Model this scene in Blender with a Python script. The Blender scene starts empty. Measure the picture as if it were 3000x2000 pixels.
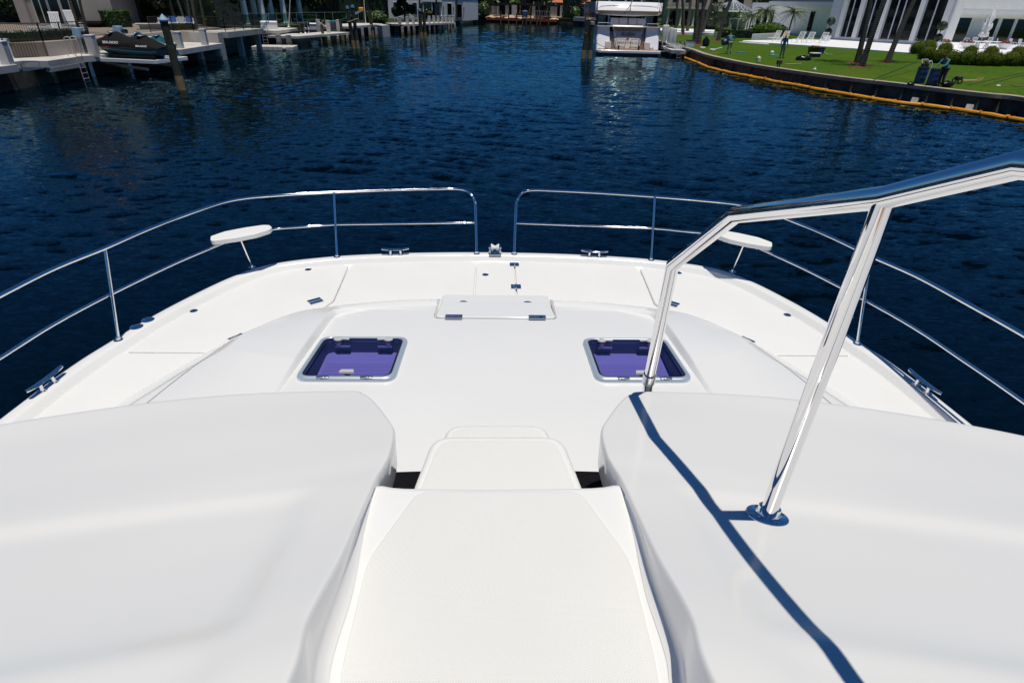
import bpy, bmesh, math, random
from mathutils import Vector, Matrix, Euler, Quaternion, noise as mnoise
R = math.radians
PI = math.pi
rnd = random.Random(7)
C = bpy.context.scene.collection
SC = bpy.context.scene

# ------------------------------------------------------------------ camera model
CAM_H = 4.7
F_PX, TH, ROLL = 1683.97, R(30.5774), R(1.4)
BOAT_X, BOAT_YAW = 0.0184, R(2.1574)
S = 3000 / 2352


def ray(px, py):
    x = (px - 1500) / F_PX
    y = (1000 - py) / F_PX
    c, s = math.cos(ROLL), math.sin(ROLL)
    x2, y2 = x * c - y * s, x * s + y * c
    return Vector((x2, math.cos(TH) + y2 * math.sin(TH), -math.sin(TH) + y2 * math.cos(TH)))


def P(px, py, z):
    """world point at height z seen at photo pixel (used to survey ground plans)"""
    r = ray(px, py)
    t = (z - CAM_H) / r.z
    return Vector((r.x * t, r.y * t, z))


def PY(px, py, y):
    """world point at distance y seen at a photo pixel"""
    r = ray(px, py)
    t = y / r.y
    return Vector((r.x * t, y, CAM_H + r.z * t))


def B(dx, dy, z):
    """boat frame point"""
    p = P(dx * S, dy * S, z)
    p.x -= BOAT_X
    c, s = math.cos(BOAT_YAW), math.sin(BOAT_YAW)
    return Vector((p.x * c + p.y * s, -p.x * s + p.y * c, z))


# ------------------------------------------------------------------ materials
def nt(name):
    m = bpy.data.materials.new(name)
    m.use_nodes = True
    t = m.node_tree
    b = t.nodes['Principled BSDF']
    return m, t, b


def setp(b, **k):
    names = dict(col='Base Color', rough='Roughness', metal='Metallic', ior='IOR', coat='Coat Weight', coatr='Coat Roughness',
                 spec='Specular IOR Level', alpha='Alpha', trans='Transmission Weight', tint='Specular Tint', emit='Emission Color',
                 emits='Emission Strength', sheen='Sheen Weight', sss='Subsurface Weight')
    for a, v in k.items():
        if isinstance(v, tuple) and len(v) == 3:
            v = (*v, 1)
        b.inputs[names[a]].default_value = v


def mat(name, col, rough=.5, var=0.0, vscale=3.0, bump=0.0, bscale=40.0, island=0.0, streak=0.0, stain=None, coords='Object', rvar=0.0, **k):
    """plain material with optional noise variation, grain bump, per-island variation and a stain colour"""
    m, t, b = nt(name)
    setp(b, col=col, rough=rough, **k)
    N, L = t.nodes, t.links
    tc = N.new('ShaderNodeTexCoord')
    out = None
    if var or island or stain:
        mix = N.new('ShaderNodeMix')
        mix.data_type = 'RGBA'
        mix.inputs[6].default_value = (*[c * (1 - var) for c in col], 1)
        mix.inputs[7].default_value = (*[min(1, c * (1 + var)) for c in col], 1)
        nz = N.new('ShaderNodeTexNoise')
        nz.inputs['Scale'].default_value = vscale
        nz.inputs['Detail'].default_value = 6
        if streak:
            mp = N.new('ShaderNodeMapping')
            mp.inputs['Scale'].default_value = (1, 1, 1 / streak)
            L.new(tc.outputs[coords], mp.inputs[0])
            L.new(mp.outputs[0], nz.inputs['Vector'])
        else:
            L.new(tc.outputs[coords], nz.inputs['Vector'])
        rp = N.new('ShaderNodeValToRGB')
        rp.color_ramp.elements[0].position = .3
        rp.color_ramp.elements[1].position = .7
        L.new(nz.outputs[0], rp.inputs[0])
        L.new(rp.outputs[0], mix.inputs[0])
        out = mix.outputs[2]
        if island:
            g = N.new('ShaderNodeNewGeometry')
            hs = N.new('ShaderNodeHueSaturation')
            mr = N.new('ShaderNodeMapRange')
            mr.inputs[3].default_value = 1 - island
            mr.inputs[4].default_value = 1 + island
            L.new(g.outputs['Random Per Island'], mr.inputs[0])
            L.new(mr.outputs[0], hs.inputs['Value'])
            mr2 = N.new('ShaderNodeMapRange')
            mr2.inputs[3].default_value = .475
            mr2.inputs[4].default_value = .515
            L.new(g.outputs['Random Per Island'], mr2.inputs[0])
            L.new(mr2.outputs[0], hs.inputs['Hue'])
            L.new(out, hs.inputs['Color'])
            out = hs.outputs[0]
        if stain:
            scol, sscale, lo, hi = stain
            n2 = N.new('ShaderNodeTexNoise')
            n2.inputs['Scale'].default_value = sscale
            n2.inputs['Detail'].default_value = 8
            L.new(tc.outputs[coords], n2.inputs['Vector'])
            r2 = N.new('ShaderNodeValToRGB')
            r2.color_ramp.elements[0].position = lo
            r2.color_ramp.elements[1].position = hi
            L.new(n2.outputs[0], r2.inputs[0])
            m2 = N.new('ShaderNodeMix')
            m2.data_type = 'RGBA'
            L.new(r2.outputs[0], m2.inputs[0])
            L.new(out, m2.inputs[6])
            m2.inputs[7].default_value = (*scol, 1)
            out = m2.outputs[2]
        L.new(out, b.inputs['Base Color'])
    if rvar:
        nr = N.new('ShaderNodeTexNoise')
        nr.inputs['Scale'].default_value = 3.1
        nr.inputs['Detail'].default_value = 8
        nr.inputs['Roughness'].default_value = .7
        L.new(tc.outputs[coords], nr.inputs['Vector'])
        mq = N.new('ShaderNodeMapRange')
        mq.inputs[1].default_value = .3
        mq.inputs[2].default_value = .7
        mq.inputs[3].default_value = rough * (1 - rvar)
        mq.inputs[4].default_value = rough * (1 + rvar)
        L.new(nr.outputs[0], mq.inputs[0])
        L.new(mq.outputs[0], b.inputs['Roughness'])
    if bump:
        nb = N.new('ShaderNodeTexNoise')
        nb.inputs['Scale'].default_value = bscale
        nb.inputs['Detail'].default_value = 5
        L.new(tc.outputs[coords], nb.inputs['Vector'])
        bp = N.new('ShaderNodeBump')
        bp.inputs['Strength'].default_value = bump
        bp.inputs['Distance'].default_value = .02
        L.new(nb.outputs[0], bp.inputs['Height'])
        L.new(bp.outputs[0], b.inputs['Normal'])
    return m


M = {}


# ------------------------------------------------------------------ mesh builder
def cr(pts, n, closed=False):
    """Catmull-Rom through pts, n samples per span"""
    pts = [Vector(p) for p in pts]
    out = []
    m = len(pts)
    spans = m if closed else m - 1
    for i in range(spans):
        p1, p2 = pts[i], pts[(i + 1) % m]
        p0 = pts[i - 1] if (closed or i > 0) else p1 * 2 - p2
        p3 = pts[(i + 2) % m] if (closed or i + 2 < m) else p2 * 2 - p1
        for k in range(n):
            t = k / n
            out.append(.5 * (2 * p1 + (p2 - p0) * t + (2 * p0 - 5 * p1 + 4 * p2 - p3) * t * t + (3 * p1 - p0 - 3 * p2 + p3) * t ** 3))
    if not closed:
        out.append(pts[-1])
    return out


def rpoly(pts, r, n=5):
    """round the corners of a 2D polygon; r a number or one per corner"""
    out = []
    m = len(pts)
    for i in range(m):
        p0, p, p1 = Vector(pts[i - 1]).to_2d(), Vector(pts[i]).to_2d(), Vector(pts[(i + 1) % m]).to_2d()
        rr = r[i] if isinstance(r, (list, tuple)) else r
        a, b = (p0 - p), (p1 - p)
        d = min(rr, a.length * .49, b.length * .49)
        if d < 1e-5:
            out.append(p)
            continue
        A, Bq = p + a.normalized() * d, p + b.normalized() * d
        for k in range(n + 1):
            t = k / n
            out.append(A * (1 - t) ** 2 + p * 2 * t * (1 - t) + Bq * t * t)
    return out


class MB:
    def __init__(s):
        s.v, s.f, s.mi, s.cur = [], [], [], 0
        s.T = Matrix()

    def add(s, vs, fs):
        o = len(s.v)
        s.v += [s.T @ Vector(p) for p in vs]
        s.f += [tuple(i + o for i in f) for f in fs]
        s.mi += [s.cur] * len(fs)
        return s

    def box(s, c, d, rz=0, rx=0, ry=0, taper=1.0):
        c = Vector(c)
        m = Euler((rx, ry, rz)).to_matrix()
        x, y, z = d[0] / 2, d[1] / 2, d[2] / 2
        vs = [c + m @ Vector((a * x * (taper if k > 0 else 1), b * y * (taper if k > 0 else 1), k * z)) for k in (-1, 1) for a, b in ((-1, -1), (1, -1), (1, 1), (-1, 1))]
        return s.add(vs, [(3, 2, 1, 0), (4, 5, 6, 7), (0, 1, 5, 4), (1, 2, 6, 5), (2, 3, 7, 6), (3, 0, 4, 7)])

    def bx(s, x0, x1, y0, y1, z0, z1):
        return s.box(((x0 + x1) / 2, (y0 + y1) / 2, (z0 + z1) / 2), (abs(x1 - x0), abs(y1 - y0), abs(z1 - z0)))

    def beam(s, p0, p1, w, h, up=(0, 0, 1)):
        p0, p1 = Vector(p0), Vector(p1)
        d = (p1 - p0).normalized()
        up = Vector(up)
        if abs(d.dot(up)) > .98:
            up = Vector((1, 0, 0))
        a = d.cross(up).normalized() * w / 2
        b = a.cross(d).normalized() * h / 2
        vs = [q + i * a + j * b for q in (p0, p1) for i, j in ((-1, -1), (1, -1), (1, 1), (-1, 1))]
        return s.add(vs, [(3, 2, 1, 0), (4, 5, 6, 7), (0, 1, 5, 4), (1, 2, 6, 5), (2, 3, 7, 6), (3, 0, 4, 7)])

    def tube(s, pts, r, n=10, caps=True, closed=False, flat=1.0):
        pts = [Vector(p) for p in pts]
        m = len(pts)
        rs = r if isinstance(r, (list, tuple)) else [r] * m
        vs = []
        prev = None
        for i in range(m):
            if closed:
                d = (pts[(i + 1) % m] - pts[i - 1])
            else:
                d = (pts[min(i + 1, m - 1)] - pts[max(i - 1, 0)])
            d = d.normalized() if d.length > 1e-9 else Vector((0, 0, 1))
            sc = 1.0
            if 0 < i < m - 1 and not closed:
                a, b = (pts[i] - pts[i - 1]).normalized(), (pts[i + 1] - pts[i]).normalized()
                sc = 1 / max(.5, math.cos(a.angle(b, 0) / 2))
                bend = (b - a)
            if prev is None:
                u = Vector((0, 0, 1)) if abs(d.z) < .9 else Vector((1, 0, 0))
                prev = d.cross(u).normalized()
            x = (prev - d * prev.dot(d))
            x = x.normalized() if x.length > 1e-6 else d.orthogonal().normalized()
            y = d.cross(x)
            prev = x
            for k in range(n):
                a_ = 2 * PI * k / n
                o = x * math.cos(a_) * rs[i] + y * math.sin(a_) * rs[i] * flat
                if sc > 1.001 and bend.length > 1e-6:
                    bn = bend.normalized()
                    o += bn * o.dot(bn) * (sc - 1)
                vs.append(pts[i] + o)
        fs = []
        for i in range(m if closed else m - 1):
            j = (i + 1) % m
            for k in range(n):
                l = (k + 1) % n
                fs.append((i * n + k, i * n + l, j * n + l, j * n + k))
        if caps and not closed:
            fs.append(tuple(reversed(range(n))))
            fs.append(tuple(range((m - 1) * n, m * n)))
        return s.add(vs, fs)

    def cyl(s, p0, p1, r0, r1=None, n=12):
        return s.tube([p0, p1], [r0, r0 if r1 is None else r1], n)

    def lathe(s, prof, loc=(0, 0, 0), n=16, sx=1, sy=1, rot=None):
        vs, fs = [], []
        m = len(prof)
        for r, z in prof:
            for k in range(n):
                a = 2 * PI * k / n
                q = Vector((r * math.cos(a) * sx, r * math.sin(a) * sy, z))
                if rot is not None:
                    q = rot @ q
                vs.append(q + Vector(loc))
        for i in range(m - 1):
            for k in range(n):
                l = (k + 1) % n
                fs.append((i * n + k, i * n + l, (i + 1) * n + l, (i + 1) * n + k))
        fs.append(tuple(reversed(range(n))))
        fs.append(tuple(range((m - 1) * n, m * n)))
        return s.add(vs, fs)

    def prism(s, poly, z0, z1, top=None, zf=None):
        """poly 2D; optional top poly; zf(x, y) adds to z"""
        n = len(poly)
        top = top or poly
        g = zf or (lambda x, y: 0)
        a = sum(poly[i][0] * poly[(i + 1) % n][1] - poly[(i + 1) % n][0] * poly[i][1] for i in range(n))
        if a < 0:
            poly, top = list(reversed(poly)), list(reversed(top))
        vs = [(p[0], p[1], z0 + g(p[0], p[1])) for p in poly] + [(p[0], p[1], z1 + g(p[0], p[1])) for p in top]
        fs = [tuple(reversed(range(n))), tuple(range(n, 2 * n))] + [(i, (i + 1) % n, n + (i + 1) % n, n + i) for i in range(n)]
        return s.add(vs, fs)

    def grid(s, rows, closed=False, flip=False):
        m, n = len(rows), len(rows[0])
        vs = [p for r in rows for p in r]
        fs = []
        for i in range(m - 1):
            for k in range(n if closed else n - 1):
                l = (k + 1) % n
                q = (i * n + k, i * n + l, (i + 1) * n + l, (i + 1) * n + k)
                fs.append(tuple(reversed(q)) if flip else q)
        return s.add(vs, fs)

    def quad(s, a, b, c, d):
        return s.add([a, b, c, d], [(0, 1, 2, 3)])

    def ell(s, c, r, n=12, m=8, jit=0.0, rg=None):
        c = Vector(c)
        r = r if isinstance(r, (tuple, list)) else (r, r, r)
        vs = [c - Vector((0, 0, r[2]))]
        for i in range(1, m):
            ph = -PI / 2 + PI * i / m
            for k in range(n):
                a = 2 * PI * k / n
                j = 1 + (rg.uniform(-jit, jit) if jit else 0)
                vs.append(c + Vector((r[0] * math.cos(a) * math.cos(ph) * j, r[1] * math.sin(a) * math.cos(ph) * j, r[2] * math.sin(ph) * j)))
        vs.append(c + Vector((0, 0, r[2])))
        fs = [(0, 1 + (k + 1) % n, 1 + k) for k in range(n)]
        for i in range(m - 2):
            for k in range(n):
                l = (k + 1) % n
                fs.append((1 + i * n + k, 1 + i * n + l, 1 + (i + 1) * n + l, 1 + (i + 1) * n + k))
        o = 1 + (m - 2) * n
        fs += [(o + k, o + (k + 1) % n, len(vs) - 1) for k in range(n)]
        return s.add(vs, fs)

    def build(s, name, m, parent=None, loc=None, smooth=True, angle=35, bevel=0, rz=0, fix=True, seg=2):
        me = bpy.data.meshes.new(name)
        me.from_pydata([tuple(p) for p in s.v], [], s.f)
        ms = m if isinstance(m, (list, tuple)) else [m]
        for q in ms:
            me.materials.append(q)
        if len(ms) > 1:
            me.polygons.foreach_set('material_index', s.mi)
        if fix:
            bm = bmesh.new()
            bm.from_mesh(me)
            bmesh.ops.recalc_face_normals(bm, faces=bm.faces)
            bm.to_mesh(me)
            bm.free()
        if smooth:
            me.polygons.foreach_set('use_smooth', [True] * len(me.polygons))
            me.set_sharp_from_angle(angle=R(angle))
        me.update()
        o = bpy.data.objects.new(name, me)
        C.objects.link(o)
        if parent:
            o.parent = parent
        if loc is not None:
            o.location = loc
        o.rotation_euler.z = rz
        if bevel:
            b = o.modifiers.new('Bevel', 'BEVEL')
            b.width = bevel
            b.segments = seg
            b.limit_method = 'ANGLE'
            b.angle_limit = R(40)
        return o


def tag(o, label=None, cat=None, group=None, kind=None):
    if label:
        o['label'] = label
    if cat:
        o['category'] = cat
    if group:
        o['group'] = group
    if kind:
        o['kind'] = kind
    return o


def thing(name, label, cat, loc=(0, 0, 0), rz=0, group=None):
    o = bpy.data.objects.new(name, None)
    o.empty_display_size = .3
    C.objects.link(o)
    o.location = loc
    o.rotation_euler.z = rz
    return tag(o, label, cat, group)


def dup(root, loc=None, rz=None, label=None, scale=None, group=None):
    def cp(o, par):
        c = o.copy()
        C.objects.link(c)
        c.parent = par
        for ch in list(o.children):
            cp(ch, c)
        return c
    c = cp(root, root.parent)
    if loc is not None:
        c.location = loc
    if rz is not None:
        c.rotation_euler.z = rz
    if scale:
        c.scale = (scale,) * 3 if not isinstance(scale, tuple) else scale
    if label:
        c['label'] = label
    if group:
        c['group'] = group
    return c


def text(name, body, size, m, parent=None, depth=.004, spacing=1.0, shear=0.0, align='CENTER', font_bold=False, offset=0.0):
    cu = bpy.data.curves.new(name, 'FONT')
    cu.body = body
    cu.size = size
    cu.extrude = depth
    cu.align_x = align
    cu.align_y = 'CENTER'
    cu.space_character = spacing
    cu.shear = shear
    cu.offset = offset
    o = bpy.data.objects.new(name, cu)
    C.objects.link(o)
    bpy.context.view_layer.update()
    me = bpy.data.meshes.new_from_object(o.evaluated_get(bpy.context.evaluated_depsgraph_get()))
    bpy.data.objects.remove(o)
    bpy.data.curves.remove(cu)
    me.materials.clear()
    me.materials.append(m)
    o = bpy.data.objects.new(name, me)
    C.objects.link(o)
    if parent:
        o.parent = parent
    return o


def booldiff(o, cutters):
    """cut rounded wells out of a mesh, keep only the result"""
    for i, c in enumerate(cutters):
        md = o.modifiers.new('cut%d' % i, 'BOOLEAN')
        md.operation = 'DIFFERENCE'
        md.solver = 'EXACT'
        md.object = c
    bpy.context.view_layer.update()
    dg = bpy.context.evaluated_depsgraph_get()
    me = bpy.data.meshes.new_from_object(o.evaluated_get(dg))
    o.modifiers.clear()
    o.data = me
    for c in cutters:
        bpy.data.objects.remove(c)
    me.polygons.foreach_set('use_smooth', [True] * len(me.polygons))
    me.set_sharp_from_angle(angle=R(35))
# ------------------------------------------------------------------ world, sun, camera, materials
SUN_EL, SUN_AZ = R(81.5), R(148)          # azimuth clockwise from +Y


def setup_world():
    w = bpy.data.worlds.new('World')
    SC.world = w
    w.use_nodes = True
    t = w.node_tree
    bg = t.nodes['Background']
    sky = t.nodes.new('ShaderNodeTexSky')
    sky.sky_type = 'NISHITA'
    sky.sun_disc = False
    sky.sun_elevation = SUN_EL
    sky.sun_rotation = SUN_AZ
    sky.altitude = 0
    sky.air_density = .8
    sky.dust_density = .0
    sky.ozone_density = 6.0
    dp = t.nodes.new('ShaderNodeMix')
    dp.data_type = 'RGBA'
    dp.blend_type = 'MULTIPLY'
    dp.inputs[0].default_value = 1
    dp.inputs[7].default_value = (.42, .86, 1.20, 1)
    t.links.new(sky.outputs[0], dp.inputs[6])
    t.links.new(dp.outputs[2], bg.inputs[0])
    bg.inputs[1].default_value = .05
    sd = bpy.data.lights.new('sun', 'SUN')
    sd.energy = 3.7
    sd.angle = R(.53)
    sd.color = (1, .945, .825)
    so = bpy.data.objects.new('sun', sd)
    C.objects.link(so)
    d = Vector((math.sin(SUN_AZ) * math.cos(SUN_EL), math.cos(SUN_AZ) * math.cos(SUN_EL), math.sin(SUN_EL)))
    so.rotation_euler = d.to_track_quat('Z', 'Y').to_euler()
    so.location = d * 60
    cd = bpy.data.cameras.new('camera')
    cd.sensor_width = 36
    cd.lens = F_PX / 3000 * 36
    cd.clip_start = .05
    cd.clip_end = 3000
    co = bpy.data.objects.new('camera', cd)
    C.objects.link(co)
    c, s = math.cos(ROLL), math.sin(ROLL)
    X = Vector((c, math.sin(TH) * s, math.cos(TH) * s))
    Y = Vector((-s, math.sin(TH) * c, math.cos(TH) * c))
    Z = X.cross(Y)
    m = Matrix((X, Y, Z)).transposed().to_4x4()
    m.translation = (0, 0, CAM_H)
    co.matrix_world = m
    SC.camera = co
    v = SC.view_settings
    v.view_transform = 'Standard'
    v.look = 'None'
    v.exposure = 0
    v.gamma = 1
    SC.cycles.max_bounces = 8
    SC.cycles.diffuse_bounces = 4
    SC.cycles.glossy_bounces = 4
    SC.cycles.transparent_max_bounces = 12
    SC.cycles.caustics_reflective = False
    SC.cycles.caustics_refractive = False
    SC.cycles.sample_clamp_indirect = 6


def water_mat():
    m = bpy.data.materials.new('water')
    m.use_nodes = True
    t = m.node_tree
    N, L = t.nodes, t.links
    for n in list(N):
        N.remove(n)
    out = N.new('ShaderNodeOutputMaterial')
    dif = N.new('ShaderNodeBsdfDiffuse')
    dif.inputs[0].default_value = (.0004, .0032, .0074, 1)
    gl = N.new('ShaderNodeBsdfGlossy')
    gl.inputs['Roughness'].default_value = .05
    gl.inputs[0].default_value = (.58, .92, 1.0, 1)
    fr = N.new('ShaderNodeFresnel')
    fr.inputs[0].default_value = 1.27
    mx = N.new('ShaderNodeMixShader')
    L.new(fr.outputs[0], mx.inputs[0])
    L.new(dif.outputs[0], mx.inputs[1])
    L.new(gl.outputs[0], mx.inputs[2])
    L.new(mx.outputs[0], out.inputs[0])
    tc = N.new('ShaderNodeTexCoord')
    acc = None
    # facet slopes of crossing wavelets, from long swell to fine ripple
    for sx, sy, rz, sc, det, amp in ((.55, 1.5, -.22, 7, 3, .26), (.6, 1.4, .3, 17.0, 2, .14)):
        mp = N.new('ShaderNodeMapping')
        mp.inputs['Scale'].default_value = (sx, sy, 1)
        mp.inputs['Rotation'].default_value = (0, 0, rz)
        L.new(tc.outputs['Object'], mp.inputs[0])
        nz = N.new('ShaderNodeTexNoise')
        nz.inputs['Scale'].default_value = sc
        nz.inputs['Detail'].default_value = det
        nz.inputs['Roughness'].default_value = .55
        nz.inputs['Distortion'].default_value = .7
        L.new(mp.outputs[0], nz.inputs['Vector'])
        sb = N.new('ShaderNodeVectorMath')
        sb.operation = 'SUBTRACT'
        sb.inputs[1].default_value = (.5, .5, .5)
        L.new(nz.outputs['Color'], sb.inputs[0])
        mu = N.new('ShaderNodeVectorMath')
        mu.operation = 'MULTIPLY'
        mu.inputs[1].default_value = (amp * .8, amp * 1.5, 0)
        L.new(sb.outputs[0], mu.inputs[0])
        if acc is None:
            acc = mu
        else:
            ad = N.new('ShaderNodeVectorMath')
            L.new(acc.outputs[0], ad.inputs[0])
            L.new(mu.outputs[0], ad.inputs[1])
            acc = ad
    ad = N.new('ShaderNodeVectorMath')
    ad.inputs[1].default_value = (0, 0, 1)
    L.new(acc.outputs[0], ad.inputs[0])
    nm = N.new('ShaderNodeVectorMath')
    nm.operation = 'NORMALIZE'
    L.new(ad.outputs[0], nm.inputs[0])
    for q in (gl, fr):
        L.new(nm.outputs[0], q.inputs['Normal'])
    return m


def nonskid_mat(name, scale):
    m, t, b = nt(name)
    N, L = t.nodes, t.links
    setp(b, col=(.80, .795, .78), rough=.42)
    tc = N.new('ShaderNodeTexCoord')
    sep = N.new('ShaderNodeSeparateXYZ')
    L.new(tc.outputs['Object'], sep.inputs[0])
    outs = []
    for ax in (0, 1):
        mu = N.new('ShaderNodeMath')
        mu.operation = 'MULTIPLY'
        mu.inputs[1].default_value = scale
        L.new(sep.outputs[ax], mu.inputs[0])
        si = N.new('ShaderNodeMath')
        si.operation = 'SINE'
        L.new(mu.outputs[0], si.inputs[0])
        outs.append(si)
    mx = N.new('ShaderNodeMath')
    mx.operation = 'MULTIPLY'
    L.new(outs[0].outputs[0], mx.inputs[0])
    L.new(outs[1].outputs[0], mx.inputs[1])
    bp = N.new('ShaderNodeBump')
    bp.inputs['Strength'].default_value = .5
    bp.inputs['Distance'].default_value = .0016
    L.new(mx.outputs[0], bp.inputs['Height'])
    L.new(bp.outputs[0], b.inputs['Normal'])
    nz = N.new('ShaderNodeTexNoise')
    nz.inputs['Scale'].default_value = 2.2
    nz.inputs['Detail'].default_value = 7
    L.new(tc.outputs['Object'], nz.inputs['Vector'])
    cr_ = N.new('ShaderNodeValToRGB')
    cr_.color_ramp.elements[0].position = .35
    cr_.color_ramp.elements[0].color = (.77, .765, .755, 1)
    cr_.color_ramp.elements[1].position = .65
    cr_.color_ramp.elements[1].color = (.795, .79, .783, 1)
    L.new(nz.outputs[0], cr_.inputs[0])
    L.new(cr_.outputs[0], b.inputs['Base Color'])
    return m


def tinted_glass():
    m = bpy.data.materials.new('hatch_glass')
    m.use_nodes = True
    t = m.node_tree
    N, L = t.nodes, t.links
    for n in list(N):
        N.remove(n)
    o = N.new('ShaderNodeOutputMaterial')
    tr = N.new('ShaderNodeBsdfTransparent')
    tr.inputs[0].default_value = (.66, .65, .90, 1)
    gl = N.new('ShaderNodeBsdfGlossy')
    gl.inputs['Roughness'].default_value = .03
    fr = N.new('ShaderNodeLayerWeight')
    fr.inputs[0].default_value = .5
    mx = N.new('ShaderNodeMixShader')
    pw = N.new('ShaderNodeMath')
    pw.operation = 'POWER'
    pw.inputs[1].default_value = 5
    L.new(fr.outputs[1], pw.inputs[0])
    ad = N.new('ShaderNodeMath')
    ad.operation = 'MULTIPLY_ADD'
    ad.inputs[1].default_value = .9
    ad.inputs[2].default_value = .03
    L.new(pw.outputs[0], ad.inputs[0])
    L.new(ad.outputs[0], mx.inputs[0])
    L.new(tr.outputs[0], mx.inputs[1])
    L.new(gl.outputs[0], mx.inputs[2])
    L.new(mx.outputs[0], o.inputs[0])
    return m


def clear_glass(name, col, ior=1.45):
    m = tinted_glass()
    m.name = name
    for n in m.node_tree.nodes:
        if n.type == 'BSDF_TRANSPARENT':
            n.inputs[0].default_value = (*col, 1)
    return m


def banded(name, c1, c2, scale, axis='Z', rough=.5, bump=.0, width=.5):
    """two tone stripes along one object axis"""
    m, t, b = nt(name)
    N, L = t.nodes, t.links
    setp(b, rough=rough)
    tc = N.new('ShaderNodeTexCoord')
    wv = N.new('ShaderNodeTexWave')
    wv.bands_direction = axis
    wv.inputs['Scale'].default_value = scale
    wv.inputs['Distortion'].default_value = .3
    wv.inputs['Detail'].default_value = 2
    L.new(tc.outputs['Object'], wv.inputs['Vector'])
    rp = N.new('ShaderNodeValToRGB')
    rp.color_ramp.elements[0].position = max(0, width - .12)
    rp.color_ramp.elements[0].color = (*c1, 1)
    rp.color_ramp.elements[1].position = min(1, width + .12)
    rp.color_ramp.elements[1].color = (*c2, 1)
    L.new(wv.outputs[0], rp.inputs[0])
    L.new(rp.outputs[0], b.inputs['Base Color'])
    if bump:
        bp = N.new('ShaderNodeBump')
        bp.inputs['Strength'].default_value = bump
        bp.inputs['Distance'].default_value = .03
        L.new(wv.outputs[0], bp.inputs['Height'])
        L.new(bp.outputs[0], b.inputs['Normal'])
    return m


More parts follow.
